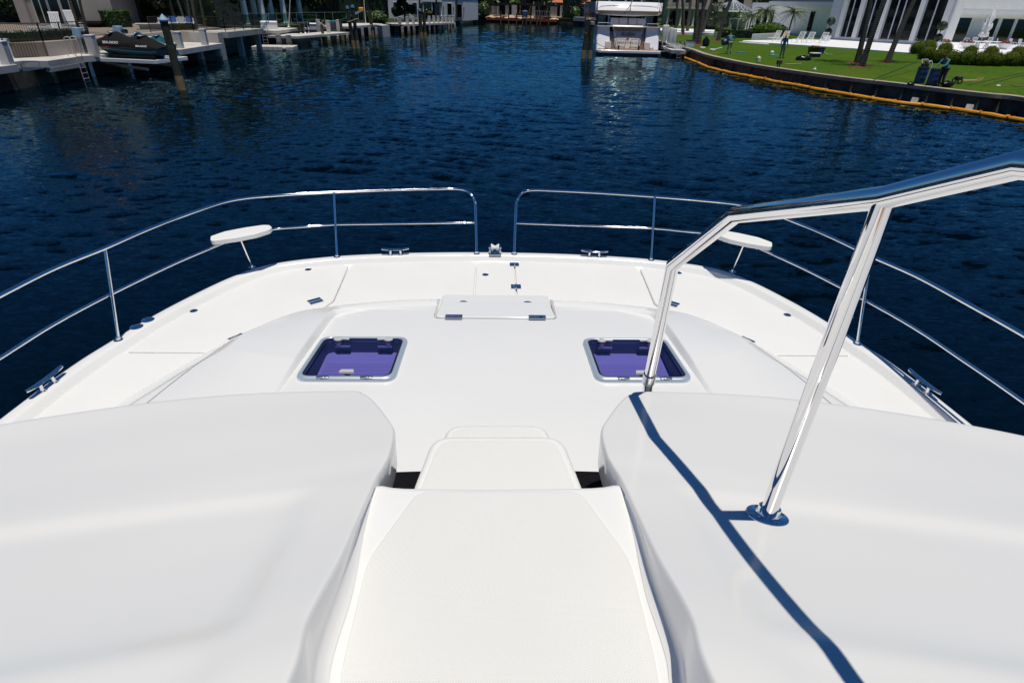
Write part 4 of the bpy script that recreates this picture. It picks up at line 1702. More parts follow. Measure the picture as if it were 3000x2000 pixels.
# seawall behind and below
k = MB()
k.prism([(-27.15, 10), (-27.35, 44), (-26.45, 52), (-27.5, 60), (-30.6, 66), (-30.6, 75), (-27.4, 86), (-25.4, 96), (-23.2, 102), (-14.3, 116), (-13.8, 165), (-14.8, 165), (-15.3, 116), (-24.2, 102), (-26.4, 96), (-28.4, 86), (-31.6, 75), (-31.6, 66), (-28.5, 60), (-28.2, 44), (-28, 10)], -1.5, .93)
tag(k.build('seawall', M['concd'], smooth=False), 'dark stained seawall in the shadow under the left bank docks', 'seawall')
# retaining wall with planter block
k = MB()
w0, w1, w2, w3, w4, w5 = P(146, 167, DZ), P(274, 152, DZ), P(330, 146, DZ), (-27.75, 52.3), (-26.75, 52.1), (-24.9, 52.9)
fr = [(w0.x, w0.y), (-27.8, 44), (-27.75, 52.2), (-26.6, 52.0), (-26.4, 52.9)]
k.prism(fr + [(-28.2, 52.6), (-28.2, 44), (w0.x - .3, w0.y + .3)], DZ - .2, TZ + .03)
tag(k.build('retaining_wall', M['stucco'], smooth=False), 'long cream retaining wall behind the near dock, below the iron fence', 'wall')
k = MB()
k.prism([(-26.6, 52.02), (-24.3, 52.1), (-24.3, 53.0), (-26.4, 53.1)], -.2, TZ)
k.prism([(-26.4, 53.1), (-23.9, 53.1), (-23.9, 60.4), (-26.4, 60.4)], TZ - .45, TZ + .01)
for y in (56, 60):
    k.bx(-24.5, -24.1, y - .2, y + .2, -1.5, TZ - .45)
tag(k.build('terrace_pier', M['conc'], smooth=False, bevel=.02), 'raised grey concrete terrace block reaching over the water on square piles', 'pier')
# side wall of the stair at far left, gate and fences
k = MB()
a, b = P(-30, 165, DZ), P(62, 158, DZ)
k.prism([(-33, 36.5), (-29.75, 35.4), (-29.75, 35.75), (-33, 36.9)], DZ - .2, 3.35)
k.prism([(-29.75, 35.4), (-28.9, 36.1), (-28.9, 36.4), (-29.75, 35.75)], DZ - .2, 2.3)
tag(k.build('garden_wall', M['stuccow'], smooth=False), 'tall white garden wall at the far left end of the near dock', 'wall')
hedge('low dark hedge strip just behind the bronze iron fence', (-29.3, 36.2, 0), (-28.3, 41.2, 0), .5, TZ, .55, rg, 'leafd', 500, .07)
fence('low bronze iron fence on top of the cream retaining wall, nearest the cream house', [(-29.0, 36.0), (-28.05, 37.8), (-28.0, 41.2)], TZ + .03, .95)
t = thing('iron_gate', 'bronze iron bar gate closing the stair between the white and cream walls', 'gate', (-28.75, 36.15, DZ))
k = MB()
for i in range(9):
    k.cyl((i * .085, i * .115, .03), (i * .085, i * .115, .95), .014, n=5)
k.build('bars', M['iron'], t, smooth=False)
k = MB()
k.beam((0, 0, .05), (.7, .95, .05), .03, .04)
k.beam((0, 0, .95), (.7, .95, .95), .03, .04)
k.build('frame', M['iron'], t, smooth=False)
fence('bronze iron fence on the curved cream wall, between the palm trunks and the pier', [(-28.0, 49.2), (-27.9, 52.3), (-26.3, 52.4), (-24.1, 53.2), (-24.0, 60.2)], TZ + .03, 1.05, post=1.7)

# cream house with tall glazing
A, Bq = P(72, 74, TZ), P(255, 78, TZ)
h1 = House('cream_house', 'big cream stucco house at far left with tall dark glazing and a projecting plain bay', A, Bq, 9, TZ, 7.2, 'stucco')
L_ = h1.L
for i, (u0, u1) in enumerate(((.26, .47), (.50, .66), (.70, .84), (.88, .97))):
    h1.win(u0 * L_, u1 * L_, .15, 4.6, nx=(2, 1, 1, 1)[i], nz=1, fw=.12, fm='concw', name='window')
h1.part('pilaster', 'stucco', (.0, .16 * L_, -.35, -.06, 0, 6.6))
h1.part('pilaster', 'stucco', (.845 * L_, .875 * L_, -.25, -.06, 0, 6.6))
h1.roof('tile', .7, 1.6)
Ab, Bb = P(258, 80, TZ), P(343, 80, TZ)
dv = (Bb - Ab).to_2d().normalized()
k = MB()
ang = math.atan2(Bb.y - Ab.y, Bb.x - Ab.x)
rot = Matrix.Rotation(-h1.t.rotation_euler.z, 4, 'Z')
la, lb = rot @ (Ab - A), rot @ (Bb - A)
perp = Vector((-(lb - la).y, (lb - la).x, 0)).normalized()
k.prism([(la.x, la.y), (lb.x, lb.y), (lb.x + perp.x * 8, lb.y + perp.y * 8), (la.x + perp.x * 8, la.y + perp.y * 8)], -.5, 7.0)
bay = k.build('bay', M['stucco'], h1.t, smooth=False)
# window on the receding side of the bay
k = MB()
e0, e1 = lb + perp * 1.0, lb + perp * 2.5
out = (lb - la).normalized() * .05
for q0, q1, z0, z1 in ((e0, e1, 1.0, 5.0),):
    k.prism([(q0.x, q0.y), (q1.x, q1.y), (q1.x + out.x, q1.y + out.y), (q0.x + out.x, q0.y + out.y)], z0, z1)
wf = k.build('window', M['concw'], h1.t, smooth=False)
k = MB()
q0, q1 = e0.lerp(e1, .15) + out * 1.05, e0.lerp(e1, .85) + out * 1.05
k.add([(q0.x, q0.y, 1.2), (q1.x, q1.y, 1.2), (q1.x, q1.y, 4.9), (q0.x, q0.y, 4.9)], [(0, 1, 2, 3)])
k.build('pane', M['glassd'], wf, smooth=False)

# terrace furniture
def slat_chair(label, loc, rz, group='white slatted terrace chairs'):
    t = thing('slatted_chair', label, 'chair', loc, rz, group)
    k = MB()
    for i in range(6):
        k.box((-.25 + i * .10, .22, .85), (.075, .03, 1.0), rx=-.28)
    k.box((0, .36, 1.34), (.62, .035, .12), rx=-.28)
    k.build('backrest', M['wpaint'], t, smooth=False)
    k = MB()
    for i in range(6):
        k.box((0, .10 - i * .11, .40 + i * .012), (.58, .085, .025))
    k.build('seat', M['wpaint'], t, smooth=False)
    for sx in (-1, 1):
        k = MB()
        k.box((sx * .30, -.42, .22), (.06, .06, .5))
        k.box((sx * .30, .15, .18), (.06, .06, .42), rx=-.3)
        k.box((sx * .33, -.15, .58), (.10, .75, .03))
        k.build('arm', M['wpaint'], t, smooth=False)
    return t


p = P(172, 104, TZ)
ch = slat_chair('tall white slatted chair on the terrace, seen square on behind the iron fence', (p.x, p.y, TZ), R(20))
p = P(222, 92, TZ)
dup(ch, (p.x, p.y, TZ), R(60), 'white slatted chair half hidden behind the leaning trunk by the cream bay')
k = thing('lounge_bed', 'low white slatted lounge bed along the cream house glazing', 'lounger', (*P(85, 98, TZ).to_2d(), TZ), R(25))
q = MB()
for i in range(18):
    q.box((.1 + i * .2, .3, .36), (.12, .7, .03))
q.build('slats', M['wpaint'], k, smooth=False)
q = MB()
q.beam((0, 0, .3), (3.6, 0, .3), .05, .10)
q.beam((0, .6, .3), (3.6, .6, .3), .05, .10)
for x in (.1, 3.5):
    for y in (0, .6):
        q.bx(x - .03, x + .03, y - .03, y + .03, 0, .3)
q.build('frame', M['wpaint'], k, smooth=False)
t = thing('planter_bowl', 'wide dark bowl planter in front of the plain cream bay', 'planter', (*P(278, 80, TZ).to_2d(), TZ))
k = MB()
k.lathe([(.45, 0), (.95, .42), (.98, .50), (.90, .50), (.42, .12)], n=20)
k.build('bowl', M['iron'], t)
hedge('clipped square green hedge under the tall bay window', P(340, 82, TZ), P(392, 80, TZ), 1.4, TZ, 1.25, rg, n=900, size=.09)

# ladder
def ladder(label, loc, rz, top=1.05, bot=-1.5, group=None):
    t = thing('dock_ladder', label, 'ladder', loc, rz, group)
    for s in (-1, 1):
        k = MB()
        k.tube(cr([(s * .24, 0, bot), (s * .24, 0, 0), (s * .24, 0, top - .2), (s * .24, .08, top - .02), (s * .24, .25, top), (s * .24, .42, top - .12), (s * .24, .48, top - .5), (s * .24, .48, .02)], 4), .022, 8)
        k.build('side_rail', M['ygrey'], t)
    for i in range(5):
        k = MB()
        k.box((0, 0, bot + .3 + i * .3), (.46, .07, .03))
        k.build('rung', M['ygrey'], t, smooth=False)
    return t


p = P(258, 167, DZ)
ladder('polished steel ladder hanging on the near dock beside the white corner post', (-26.44, 38.15, DZ), R(88))

# white posts of the near dock
def dock_post(label, loc, h, w=.30, group='white square dock posts', rz=0):
    t = thing('dock_post', label, 'post', loc, rz, group)
    k = MB()
    k.bx(-w / 2, w / 2, -w / 2, w / 2, -.1, h)
    k.build('shaft', M['concw'], t, smooth=False, bevel=.012)
    k = MB()
    k.bx(-w / 2 - .012, w / 2 + .012, -w / 2 - .012, w / 2 + .012, h - .002, h + .05)
    k.build('cap', M['wpaint'], t, smooth=False, bevel=.01)
    return t


for px, lab, z, h, w in ((43, 'white square post standing alone at far left by the sunken gangway', DZ, 1.05, .42), (281, 'white square post at the near dock corner between ladder and boat lift', DZ, 1.05, .45), (452, 'white square post behind the dark covered watercraft', DZ, .62, .5), (521, 'white square post with cap just left of the next dock corner post', DZ, 1.0, .42), (583, 'taller white square post at the far corner of the near dock', DZ, 1.05, .42)):
    py = {43: 183, 281: 168, 452: 120, 521: 131, 583: 130}[px]
    p = P(px, py, z)
    if px == 43:
        p = Vector((-26.75, 33.0, z))
    if px == 281:
        p = Vector((-26.35, 39.5, z))
    if px == 521:
        p = Vector((-24.35, 46.0, z))
    if px == 583:
        p = Vector((-24.25, 49.6, z))
    if px == 452:
        p = Vector((-26.4, 46.3, z))
    dock_post(lab, (p.x, p.y, z), h, w, rz=.1)

# sunken gangway
t = thing('folded_gangway', 'pale metal gangway frame folded in the dock recess at far left', 'gangway', (-26.9, 33.5, .95))
k = MB()
for y in (.1, 1.6):
    k.beam((-.45, y, 0), (.35, y, 0), .06, .08)
for x in (-.45, -.05, .35):
    k.beam((x, .1, 0), (x, 1.6, 0), .05, .06)
k.build('frame', M['steel2'], t, smooth=False)
k = MB()
k.tube(cr([(.3, .2, .05), (.3, .2, .35), (.3, 1.4, .35), (.3, 1.4, .05)], 4), .025, 7)
k.build('hand_rail', M['steel2'], t)

# boat lift with covered watercraft
lf = thing('boat_lift', 'white aluminium boat lift platform held over the water beside the near dock', 'boat lift', (-24.45, 40.9, 0), R(-10))
k = MB()
X0, X1, Y0, Y1 = -2.35, 2.35, -1.55, 1.35
for a, b in (((X0, Y0), (X1, Y0)), ((X1, Y0), (X1, Y1)), ((X1, Y1), (X0, Y1)), ((X0, Y1), (X0, Y0)), ((X0, -.5), (X1, -.5)), ((X0, .45), (X1, .45))):
    k.beam((*a, 1.02), (*b, 1.02), .20, .20)
k.build('platform', M['wpaint'], lf, smooth=False, bevel=.01)
k = MB()
k.beam((X0, Y0 + .2, .85), (X1 - .8, Y0 + .2, .55), .12, .14)
k.beam((X0, Y1 - .2, .85), (X1 - .8, Y1 - .2, .55), .12, .14)
k.build('brace', M['steel2'], lf, smooth=False)
for y in (Y0 + .15, Y1 + .5):
    k = MB()
    k.bx(X0 - .42, X0 - .14, y - .14, y + .14, -1.2, 2.35)
    pst = k.build('lift_post', M['steel2'], lf, smooth=False, bevel=.02)
    k = MB()
    k.prism(rpoly([(X0 - .55, y - .28), (X0 - .02, y - .28), (X0 - .02, y + .28), (X0 - .55, y + .28)], .1), 2.2, 2.75, [(X0 - .28 + (p_.x - X0 + .28) * .8, y + (p_.y - y) * .8) for p_ in rpoly([(X0 - .55, y - .28), (X0 - .02, y - .28), (X0 - .02, y + .28), (X0 - .55, y + .28)], .1)])
    k.build('motor_cover', M['ltblue'], pst, bevel=.03)
    k = MB()
    k.cyl((X0 + .02, y, 2.45), (X0 + .32, y, 2.45), .13)
    k.build('motor', M['black'], pst)


def watercraft(label, loc, rz, hull, cov, txt=True):
    t = thing('personal_watercraft', label, 'watercraft', loc, rz, None)
    k = MB()
    rows = []
    for x, w, zb, zs in ((-1.68, .05, .62, .70), (-1.45, .26, .42, .72), (-1.05, .46, .22, .70), (-.4, .56, .10, .66), (.5, .58, .06, .60), (1.25, .56, .08, .56), (1.55, .50, .16, .52)):
        rows.append([Vector((x, a * w, z)) for a, z in ((-1.0, zs), (-1.02, lerp(zb, zs, .7)), (-.82, lerp(zb, zs, .32)), (-.3, zb), (.3, zb), (.82, lerp(zb, zs, .32)), (1.02, lerp(zb, zs, .7)), (1.0, zs))])
    k.grid(rows)
    k.add(rows[-1], [tuple(range(8))])
    k.add(rows[0], [tuple(range(8))])
    k.build('hull', M[hull], t, angle=50)
    k = MB()
    rows = []
    for x, w, zt, sh in ((-1.72, .06, .74, .5), (-1.45, .30, .88, .5), (-1.1, .47, 1.05, .45), (-.75, .55, 1.22, .40), (-.45, .57, 1.30, .36), (-.15, .58, 1.12, .42), (.2, .59, 1.02, .44), (.55, .60, 1.16, .40), (.85, .60, 1.12, .40), (1.2, .58, .90, .5), (1.5, .55, .74, .55), (1.66, .48, .62, .6)):
        zs = .60 - .06 * (x + 1.7) / 3.3
        row = []
        for j in range(13):
            a = PI * j / 12
            yy = -math.cos(a)
            hh_ = math.sin(a)
            wig = .018 * math.sin(j * 2.3 + x * 6)
            row.append(Vector((x, yy * (w + .03) * (1 if abs(yy) > sh else .95) + wig, zs + (zt - zs) * hh_ ** (.75 if hh_ > 0 else 1) * (1 if abs(yy) < sh else .8) + wig)))
        rows.append(row)
    k.grid(rows)
    k.add(rows[0], [tuple(range(13))])
    k.add(rows[-1], [tuple(range(13))])
    cv = k.build('cover', M[cov], t, angle=70)
    k = MB()
    k.bx(-.95, -.25, -.585, -.572, .55, .61)
    k.build('hull_stripe', M['red'], t, smooth=False)
    k = MB()
    for x in (-.62, .72):
        k.ell((x, 0, 1.30 if x < 0 else 1.16), (.16, .34, .07), 12, 6)
    k.build('mirror', M['steel2'], t)
    for x, y in ((.9, -.35), (-.7, -.3), (.9, .35), (-.7, .3)):
        pass
    k = MB()
    k.bx(-1.0, 1.3, -.36, -.20, -.10, .16)
    k.bx(-1.0, 1.3, .20, .36, -.10, .16)
    k.build('bunk', M['black'], t, smooth=False)
    if txt:
        for body, x, z, sz in (('SEA-DOO', -.42, .80, .17), ('SEA-DOO', .98, .66, .12)):
            o = text('cover_lettering', body, sz, M['wpaint'], t, .004, font_bold=True, offset=.006)
            o.location = (x, -.640, z)
            o.rotation_euler = (R(90 - 12), 0, 0)
    return t


w1 = watercraft('personal watercraft under a charcoal cover with white lettering, on the white lift', (-24.55, 40.35, 1.13), R(-10), 'teal', 'cover')
w1.scale = (1.5, 1.2, 1.08)
w2 = watercraft('second covered personal watercraft with teal hull, behind the charcoal one', (-25.5, 44.2, 1.02), R(4), 'teal', 'teal', False)
pile('dark leaning mooring pile with a pointed metal cap in front of the boat lift', (-18.9, 34.8, 0), 3.45, .21, (-.12, .1), 'cone', group=None)

# white counter, sofa, palms and trunks behind the near dock
t = thing('outdoor_counter', 'white flared outdoor counter behind the pointed mooring pile', 'counter', (*P(468, 116, DZ).to_2d(), DZ), R(30))
k = MB()
k.prism([(-1.25, -.4), (1.25, -.4), (1.25, .4), (-1.25, .4)], 0, 1.05)
k.build('body', M['stucco'], t, smooth=False)
k = MB()
k.prism([(-1.35, -.5), (1.35, -.5), (1.35, .5), (-1.35, .5)], 1.053, 1.18, [(-1.5, -.6), (1.5, -.6), (1.5, .6), (-1.5, .6)])
k.build('top', M['concw'], t, smooth=False)
sf = thing('garden_sofa', 'low white garden sofa with blue cushions under the palm trunks', 'sofa', (*P(522, 80, TZ).to_2d(), TZ), R(18))
k = MB()
k.bx(-1.6, 1.6, -.45, .45, .12, .38)
k.bx(-1.6, 1.6, .35, .48, .38, .72)
k.build('frame', M['wpaint'], sf, smooth=False, bevel=.02)
for i, (x, mm) in enumerate(((-1.0, 'darkcloth'), (-.35, 'cushion'), (.35, 'wpaint'), (1.0, 'cushion'))):
    k = MB()
    k.box((x, .22, .62), (.55, .16, .50), rx=-.25)
    if mm == 'wpaint':
        o = k.build('cushion', banded('chevron_cloth', (.02, .02, .03), (.75, .74, .72), 6, 'Z', .9), sf, bevel=.05)
        o['label'] = 'black and white chevron cushion'
    else:
        o = k.build('cushion', M[mm], sf, bevel=.05)
        o['label'] = 'deep blue cushion' if mm == 'cushion' else 'dark cushion'
hedge('long dark hedge closing off the garden behind the blue cushion sofa', P(385, 68, TZ), P(640, 62, TZ), 3, TZ, 4.2, rg, m='leafd', n=3000, size=.16)
hedge('very long dark hedge far behind the colonnade and the glass terrace', (-62, 108, 0), (-27, 132, 0), 4, 1.2, 6.5, rg, 'leafd', 2200, .45)
hedge('rounded bright topped hedge block beside the white columns', P(640, 74, TZ), P(712, 68, TZ), 3, TZ, 3.1, rg, m='hedge', n=1600, size=.13)
hedge('small low hedge strip below the blue cushion sofa', P(512, 90, TZ), P(576, 88, TZ), .7, TZ, .5, rg, n=350, size=.07)
for i, (bx_, by_, tx, lab) in enumerate(((515, 72, 490, 'thin palm trunk leaning left before the long dark hedge, beside the sofa'), (544, 75, 506, 'thicker palm trunk leaning strongly left over the blue cushion sofa'), (562, 80, 551, 'upright thin palm trunk at the left end of the curved fence'), (577, 86, 561, 'pale palm trunk hugging the first panel of the curved fence'), (600, 74, 583, 'slim palm trunk behind the curved fence, left of the hedge block'), (625, 72, 619, 'slim upright palm trunk close to the hedge block'))):
    f = P(bx_, by_, TZ)
    tp = PY(tx, -22 - 0 * i, f.y + .3)
    d = (tp - f)
    d = d * (6.2 / max(.5, d.z))
    palm(lab, (f.x, f.y, TZ), d, rg, .10, 2.0, 16, 'palm trunks behind the near dock')
for i, (bx_, by_, tx, lab) in enumerate(((236, 100, 193, 'dark thin trunk leaning across the glazing of the cream house'), (257, 105, 235, 'dark thin trunk at the corner of the cream bay by the fence end'))):
    f = P(bx_, by_, TZ)
    tp = PY(tx, -30, f.y + .2)
    d = (tp - f)
    d = d * (7.5 / max(.5, d.z))
    palm(lab, (f.x, f.y, TZ), d, rg, .085, 2.2, 16, 'palm trunks before the cream house')
# dark planting at far left
for i, (px, py, r, lab) in enumerate(((20, 60, 2.2, 'dense dark shrub with bright tips filling the far left corner above the wall'), (58, 66, 1.5, 'narrow dark shrub squeezed against the cream house wall at far left'))):
    p = P(px, py, TZ)
    bush(lab, (p.x, p.y, TZ), (r, r, r * 1.5), rg, 'leafd' if i else 'leaf', 900, .2)
p = P(10, 160, DZ)
hedge('low bright green hedge on the dock at the far left edge', (-31.6, 33.2, 0), (-29.9, 34.2, 0), .9, 1.0, .85, rg, n=500, size=.07, m='leaf')
for i, (x, y, h, c, lab) in enumerate(((-47, 62, 12, 4.5, 'broad dark tree rising behind the cream house'), (-38, 66, 11, 4, 'dark spreading tree behind the long hedge'), (-33, 72, 12, 4.2, 'dark tree between the long hedge and the white columns'), (-31, 90, 12, 5, 'dense dark tree behind the glass terrace'), (-27, 98, 11, 4.5, 'dark tree behind the flower terrace and the poles'), (-36, 84, 13, 5, 'tall dark tree behind the white colonnade'), (-25, 112, 11, 4, 'leafy tree beside the far white house'), (-44, 96, 12, 6, 'broad dark tree deep behind the colonnade'), (-40, 110, 12, 6, 'broad dark tree deep behind the glass terrace'), (-55, 80, 12, 6, 'broad dark tree far behind the long hedge'), (-34, 122, 10, 5, 'broad dark tree behind the longest dock'))):
    tree(lab, (x, y, 1.0), h, c, rg, 2600, .34, 'leafd', .12, group='trees along the left bank')

# ------------------------------------------------ second property: colonnade, glass rail, docks
colh = thing('colonnade_house', 'shaded house behind a row of tall white columns and a glass railing', 'house', (*P(722, 76, 1.5).to_2d(), 1.5))
o = colh.location.copy()
for px, py in ((724, 76), (752, 72), (774, 74), (800, 71), (836, 71), (883, 68)):
    p = P(px, py, 1.5) - o
    k = MB()
    k.lathe([(.52, 0), (.52, .18), (.40, .28), (.36, .5), (.33, 4.2), (.42, 4.4), (.50, 4.6)], (p.x, p.y, 0), 16)
    k.build('column', M['wpaint'], colh)
k = MB()
a, b = P(715, 75, 1.5) - o, P(888, 67, 1.5) - o
d = (b - a).normalized()
nn = Vector((-d.y, d.x, 0))
k.prism([tuple((a - d * 1.5 - nn * 1.5).to_2d()), tuple((b + d * 1.5 - nn * 1.5).to_2d()), tuple((b + d * 1.5 + nn * 6).to_2d()), tuple((a - d * 1.5 + nn * 6).to_2d())], 4.6, 5.3)
k.build('roof', M['stuccow'], colh, smooth=False)
k = MB()
k.prism([tuple((a - d * 1.5 + nn * 5.5).to_2d()), tuple((b + d * 1.5 + nn * 5.5).to_2d()), tuple((b + d * 1.5 + nn * 6).to_2d()), tuple((a - d * 1.5 + nn * 6).to_2d())], 0, 4.6)
k.build('wall', M['stuccog'], colh, smooth=False)
gl = [P(706, 82, 1.5), P(790, 80, 1.5), P(838, 77, 1.5), P(905, 73, 1.5), P(1000, 70, 1.5), P(1128, 64, 1.5)]
fence('long green glass railing in front of the white columns', [(p.x, p.y) for p in gl], 1.55, 1.35, 'steel2', 1.6, glass='glassg', group=None)
k = MB()
k.prism([(-31.4, 60.4), (-31.2, 75), (-28, 86), (-26, 96), (-23.8, 102), (-60, 130), (-60, 60.4)], .9, 1.5)
tag(k.build('garden_ground', M['earth'], smooth=False), kind='structure')

pl1 = [P(777, 92, 1.3), P(815, 93, 1.3), P(872, 85, 1.3)]
dock('white concrete dock head on two round legs above the floating platform', [(pl1[0].x, pl1[0].y), (pl1[1].x, pl1[1].y), (pl1[2].x, pl1[2].y), (pl1[2].x - 3.5, pl1[2].y + 1), (pl1[0].x - 2.5, pl1[0].y + 3)], 1.38, .30, [P(820, 134, 0), P(849, 135.5, 0)], .22)
pl2 = [P(873, 107, .95), P(943, 101, .95)]
dock('low white dock with the folding chairs and lockers on it', [(pl2[0].x, pl2[0].y), (pl2[1].x, pl2[1].y), (pl2[1].x - 3.5, pl2[1].y + .5), (pl2[0].x - 3.5, pl2[0].y + .5)], .95, .25, [P(880, 134, 0), P(908, 131, 0), P(940, 128, 0)], .16)
pl3 = [P(952, 101, .95), P(1024, 95, .95)]
dock('low white dock with two tall white posts and a beige bin', [(pl3[0].x, pl3[0].y), (pl3[1].x, pl3[1].y), (pl3[1].x - 3.0, pl3[1].y + .5), (pl3[0].x - 3.0, pl3[0].y + .5)], .95, .25, [P(965, 127, 0), P(990, 124, 0), P(1018, 121, 0)], .16)
pl4 = [P(1022, 78, 1.5), P(1084, 73, 1.5), P(1122, 71, 1.45)]
dock('higher white dock carrying the white davit poles, by the double pile', [(pl4[0].x, pl4[0].y), (pl4[1].x, pl4[1].y), (pl4[2].x, pl4[2].y), (pl4[2].x - 4, pl4[2].y + 1), (pl4[0].x - 4, pl4[0].y + 1)], 1.5, .28, [P(1064, 113, 0), P(1085, 111, 0), P(1104, 110, 0), P(1121, 107, 0)], .15)
e0, e1, e2 = P(1145, 70, 1.3), P(1181, 72, 1.3), P(1334, 66, 1.3)
dock('longest white dock of the left bank ending in the open canal, lined with white posts', [(e0.x, e0.y), (e1.x, e1.y), (e2.x, e2.y), (e2.x - 2.8, e2.y + .8), (e0.x - 1.5, e0.y + 2.5)], 1.3, .27, [P(1180, 102, 0), P(1198.5, 100, 0), P(1214, 98.5, 0), P(1231, 97, 0), P(1258, 95, 0), P(1272, 94, 0), P(1285, 93, 0), P(1297, 92, 0), P(1314, 91.5, 0), P(1321, 91, 0), P(1332.5, 90.5, 0)], .17)
k = MB()
a, b = P(1120, 88, .9), P(1142, 86, .9)
k.prism([(a.x, a.y), (b.x, b.y), (b.x - 2, b.y + 3), (a.x - 2, a.y + 3)], -.5, 1.42)
tag(k.build('seawall_block', M['concw'], smooth=False), 'pale grey concrete block between the davit dock and the longest dock', 'seawall')
# posts along the longest dock
order = ['nearest', 'second', 'third', 'fourth', 'fifth', 'sixth', 'seventh', 'eighth', 'ninth', 'tenth', 'outermost']
for i, px in enumerate((1176, 1196, 1212, 1228, 1257, 1271, 1284, 1297, 1309, 1321, 1331)):
    tq = (px - 1181) / (1334 - 1181)
    p = e1.lerp(e2, max(0, tq)) + Vector((-.25, .1, 0)) if tq > 0 else e1 + Vector((-.5, .1, 0))
    dock_post('white square post on the longest left dock, %s of its eleven' % (order[i] + (' to us' if i == 0 else '')), (p.x, p.y, 1.3), .98, .42, 'white posts of the longest dock')
for px, py, lab in ((935, 92, 'tall white post at the outer corner of the low dock with the folding chairs'), (964, 96, 'tall white post left of the beige bin on its low dock'), (993, 93, 'tall white post right of the beige bin on its low dock')):
    p = P(px, py, .95)
    dock_post(lab, (p.x, p.y, .95), 1.25, .42, 'tall white posts of the low docks')

# floating platform
fp = thing('floating_platform', 'white floating platform of bolted plastic cubes under the dock head', 'platform', (*P(805, 148, 0).to_2d(), 0), R(8))
k = MB()
for i in range(8):
    for j in range(5):
        k.box((-1.9 + i * .5, j * .5, .16), (.47, .47, .38))
k.build('cube_floats', M['concw'], fp, smooth=False, bevel=.05)
k = MB()
k.ell((1.0, -.35, .2), (.2, .2, .24), 12, 8)
k.build('fender_ball', M['jug'], fp)
# things on the second docks
t = thing('stair_frame', 'grey angled stair frame with wheels beside the raised pier', 'stairs', (*P(778, 106, .8).to_2d(), .7), R(35))
k = MB()
for s in (0, .8):
    k.beam((-.8, s, 0), (.6, s, 1.5), .10, .12)
    k.beam((.55, s, 1.4), (.75, s, 2.3), .05, .05)
k.beam((-.3, 0, 1.5), (.7, 0, 2.3), .04, .04)
for i in range(5):
    k.beam((-.65 + i * .28, 0, .15 + i * .3), (-.65 + i * .28, .8, .15 + i * .3), .16, .04)
k.build('frame', M['steel2'], t, smooth=False)
k = MB()
for s in (-.05, .85):
    k.tube([(-.15 + .22 * math.cos(a), s, .45 + .22 * math.sin(a)) for a in [2 * PI * j / 14 for j in range(14)]], .035, 6, closed=True)
k.build('wheel', M['black'], t)
ladder('thin steel ladder reaching down to the floating platform', (*P(776, 108, .9).to_2d(), .9), R(0), 1.0, -1.2)
ladder('dark ladder at the near end of the longest dock', (e0.x + .9, e0.y - .3, 1.3), R(0), .8, -1.4)
t = thing('dock_locker', 'white curved dock locker on the dock head', 'locker', (*P(790, 85, 1.38).to_2d(), 1.38), R(20))
k = MB()
k.prism(rpoly([(-.9, -.4), (.9, -.4), (.9, .4), (-.9, .4)], .08), 0, .65)
k.build('body', M['wpaint'], t, bevel=.04)
k = MB()
k.prism(rpoly([(-.95, -.45), (.95, -.45), (.95, .45), (-.95, .45)], .08), .655, .80, [(p.x * .92, p.y * .8) for p in rpoly([(-.95, -.45), (.95, -.45), (.95, .45), (-.95, .45)], .08)])
k.build('lid', M['wpaint'], t, bevel=.03)
t2 = dup(t, (*P(918, 88, .95).to_2d(), .95), R(10), 'white box locker on the low dock beside the folding chairs')
b = thing('storage_bin', 'beige flat topped bin between the two tall white posts', 'bin', (*P(979, 91, .95).to_2d(), .95), R(10))
k = MB()
k.lathe([(.45, 0), (.52, 1.0), (.55, 1.05)], n=18)
k.build('body', M['tan'], b)
k = MB()
k.lathe([(.57, 1.052), (.57, 1.12), (.1, 1.16)], n=18)
k.build('lid', M['turq'], b)


def folding_chair(label, loc, rz):
    t = thing('folding_chair', label, 'chair', loc, rz, 'chairs on the low dock')
    k = MB()
    for s in (-.25, .25):
        k.tube([(s, -.3, 0), (s, .25, .55)], .018, 6)
        k.tube([(s, .3, 0), (s, -.25, .5), ], .018, 6)
        k.tube([(s, .12, .42), (s, .35, 1.05)], .018, 6)
    k.build('frame', M['steel2'], t)
    k = MB()
    k.box((0, 0, .47), (.5, .5, .03))
    k.build('seat', M['darkcloth'], t)
    k = MB()
    k.box((0, .28, .82), (.5, .03, .45), rx=-.35)
    k.build('backrest', M['darkcloth'], t)
    return t


fc = folding_chair('dark folding chair nearest the dock head, on the low dock', (*P(888, 98, .95).to_2d(), .95), R(200))
dup(fc, (*P(899, 97, .95).to_2d(), .95), R(190), 'dark folding chair second from the dock head, on the low dock')
dup(fc, (*P(908, 95, .95).to_2d(), .95), R(170), 'dark folding chair nearest the white locker on the low dock')
# davit and flag poles
for px, py, tx, r, lab in ((846, 80, 852, .05, 'slender white pole on the dock head by the glass railing'), (1072, 72, 1062, .05, 'slender white pole on the davit dock, leaning left'), (1087, 40, 1082, .075, 'thicker white pole rising from the green pile on the davit dock')):
    f = P(px, py, 1.45)
    tp = PY(tx, -40, f.y)
    d = tp - f
    d = d * (7 / d.z)
    t = thing('white_pole', lab, 'pole', (f.x, f.y, 1.45), 0, 'white poles on the left docks')
    k = MB()
    k.tube([(0, 0, 0), d], [r, r * .7], 8)
    k.build('shaft', M['wpaint'], t)
    k = MB()
    k.lathe([(.2, 0), (.2, .04), (r * 1.5, .08), (r * 1.2, .3)], n=12)
    k.build('base', M['wpaint'], t)
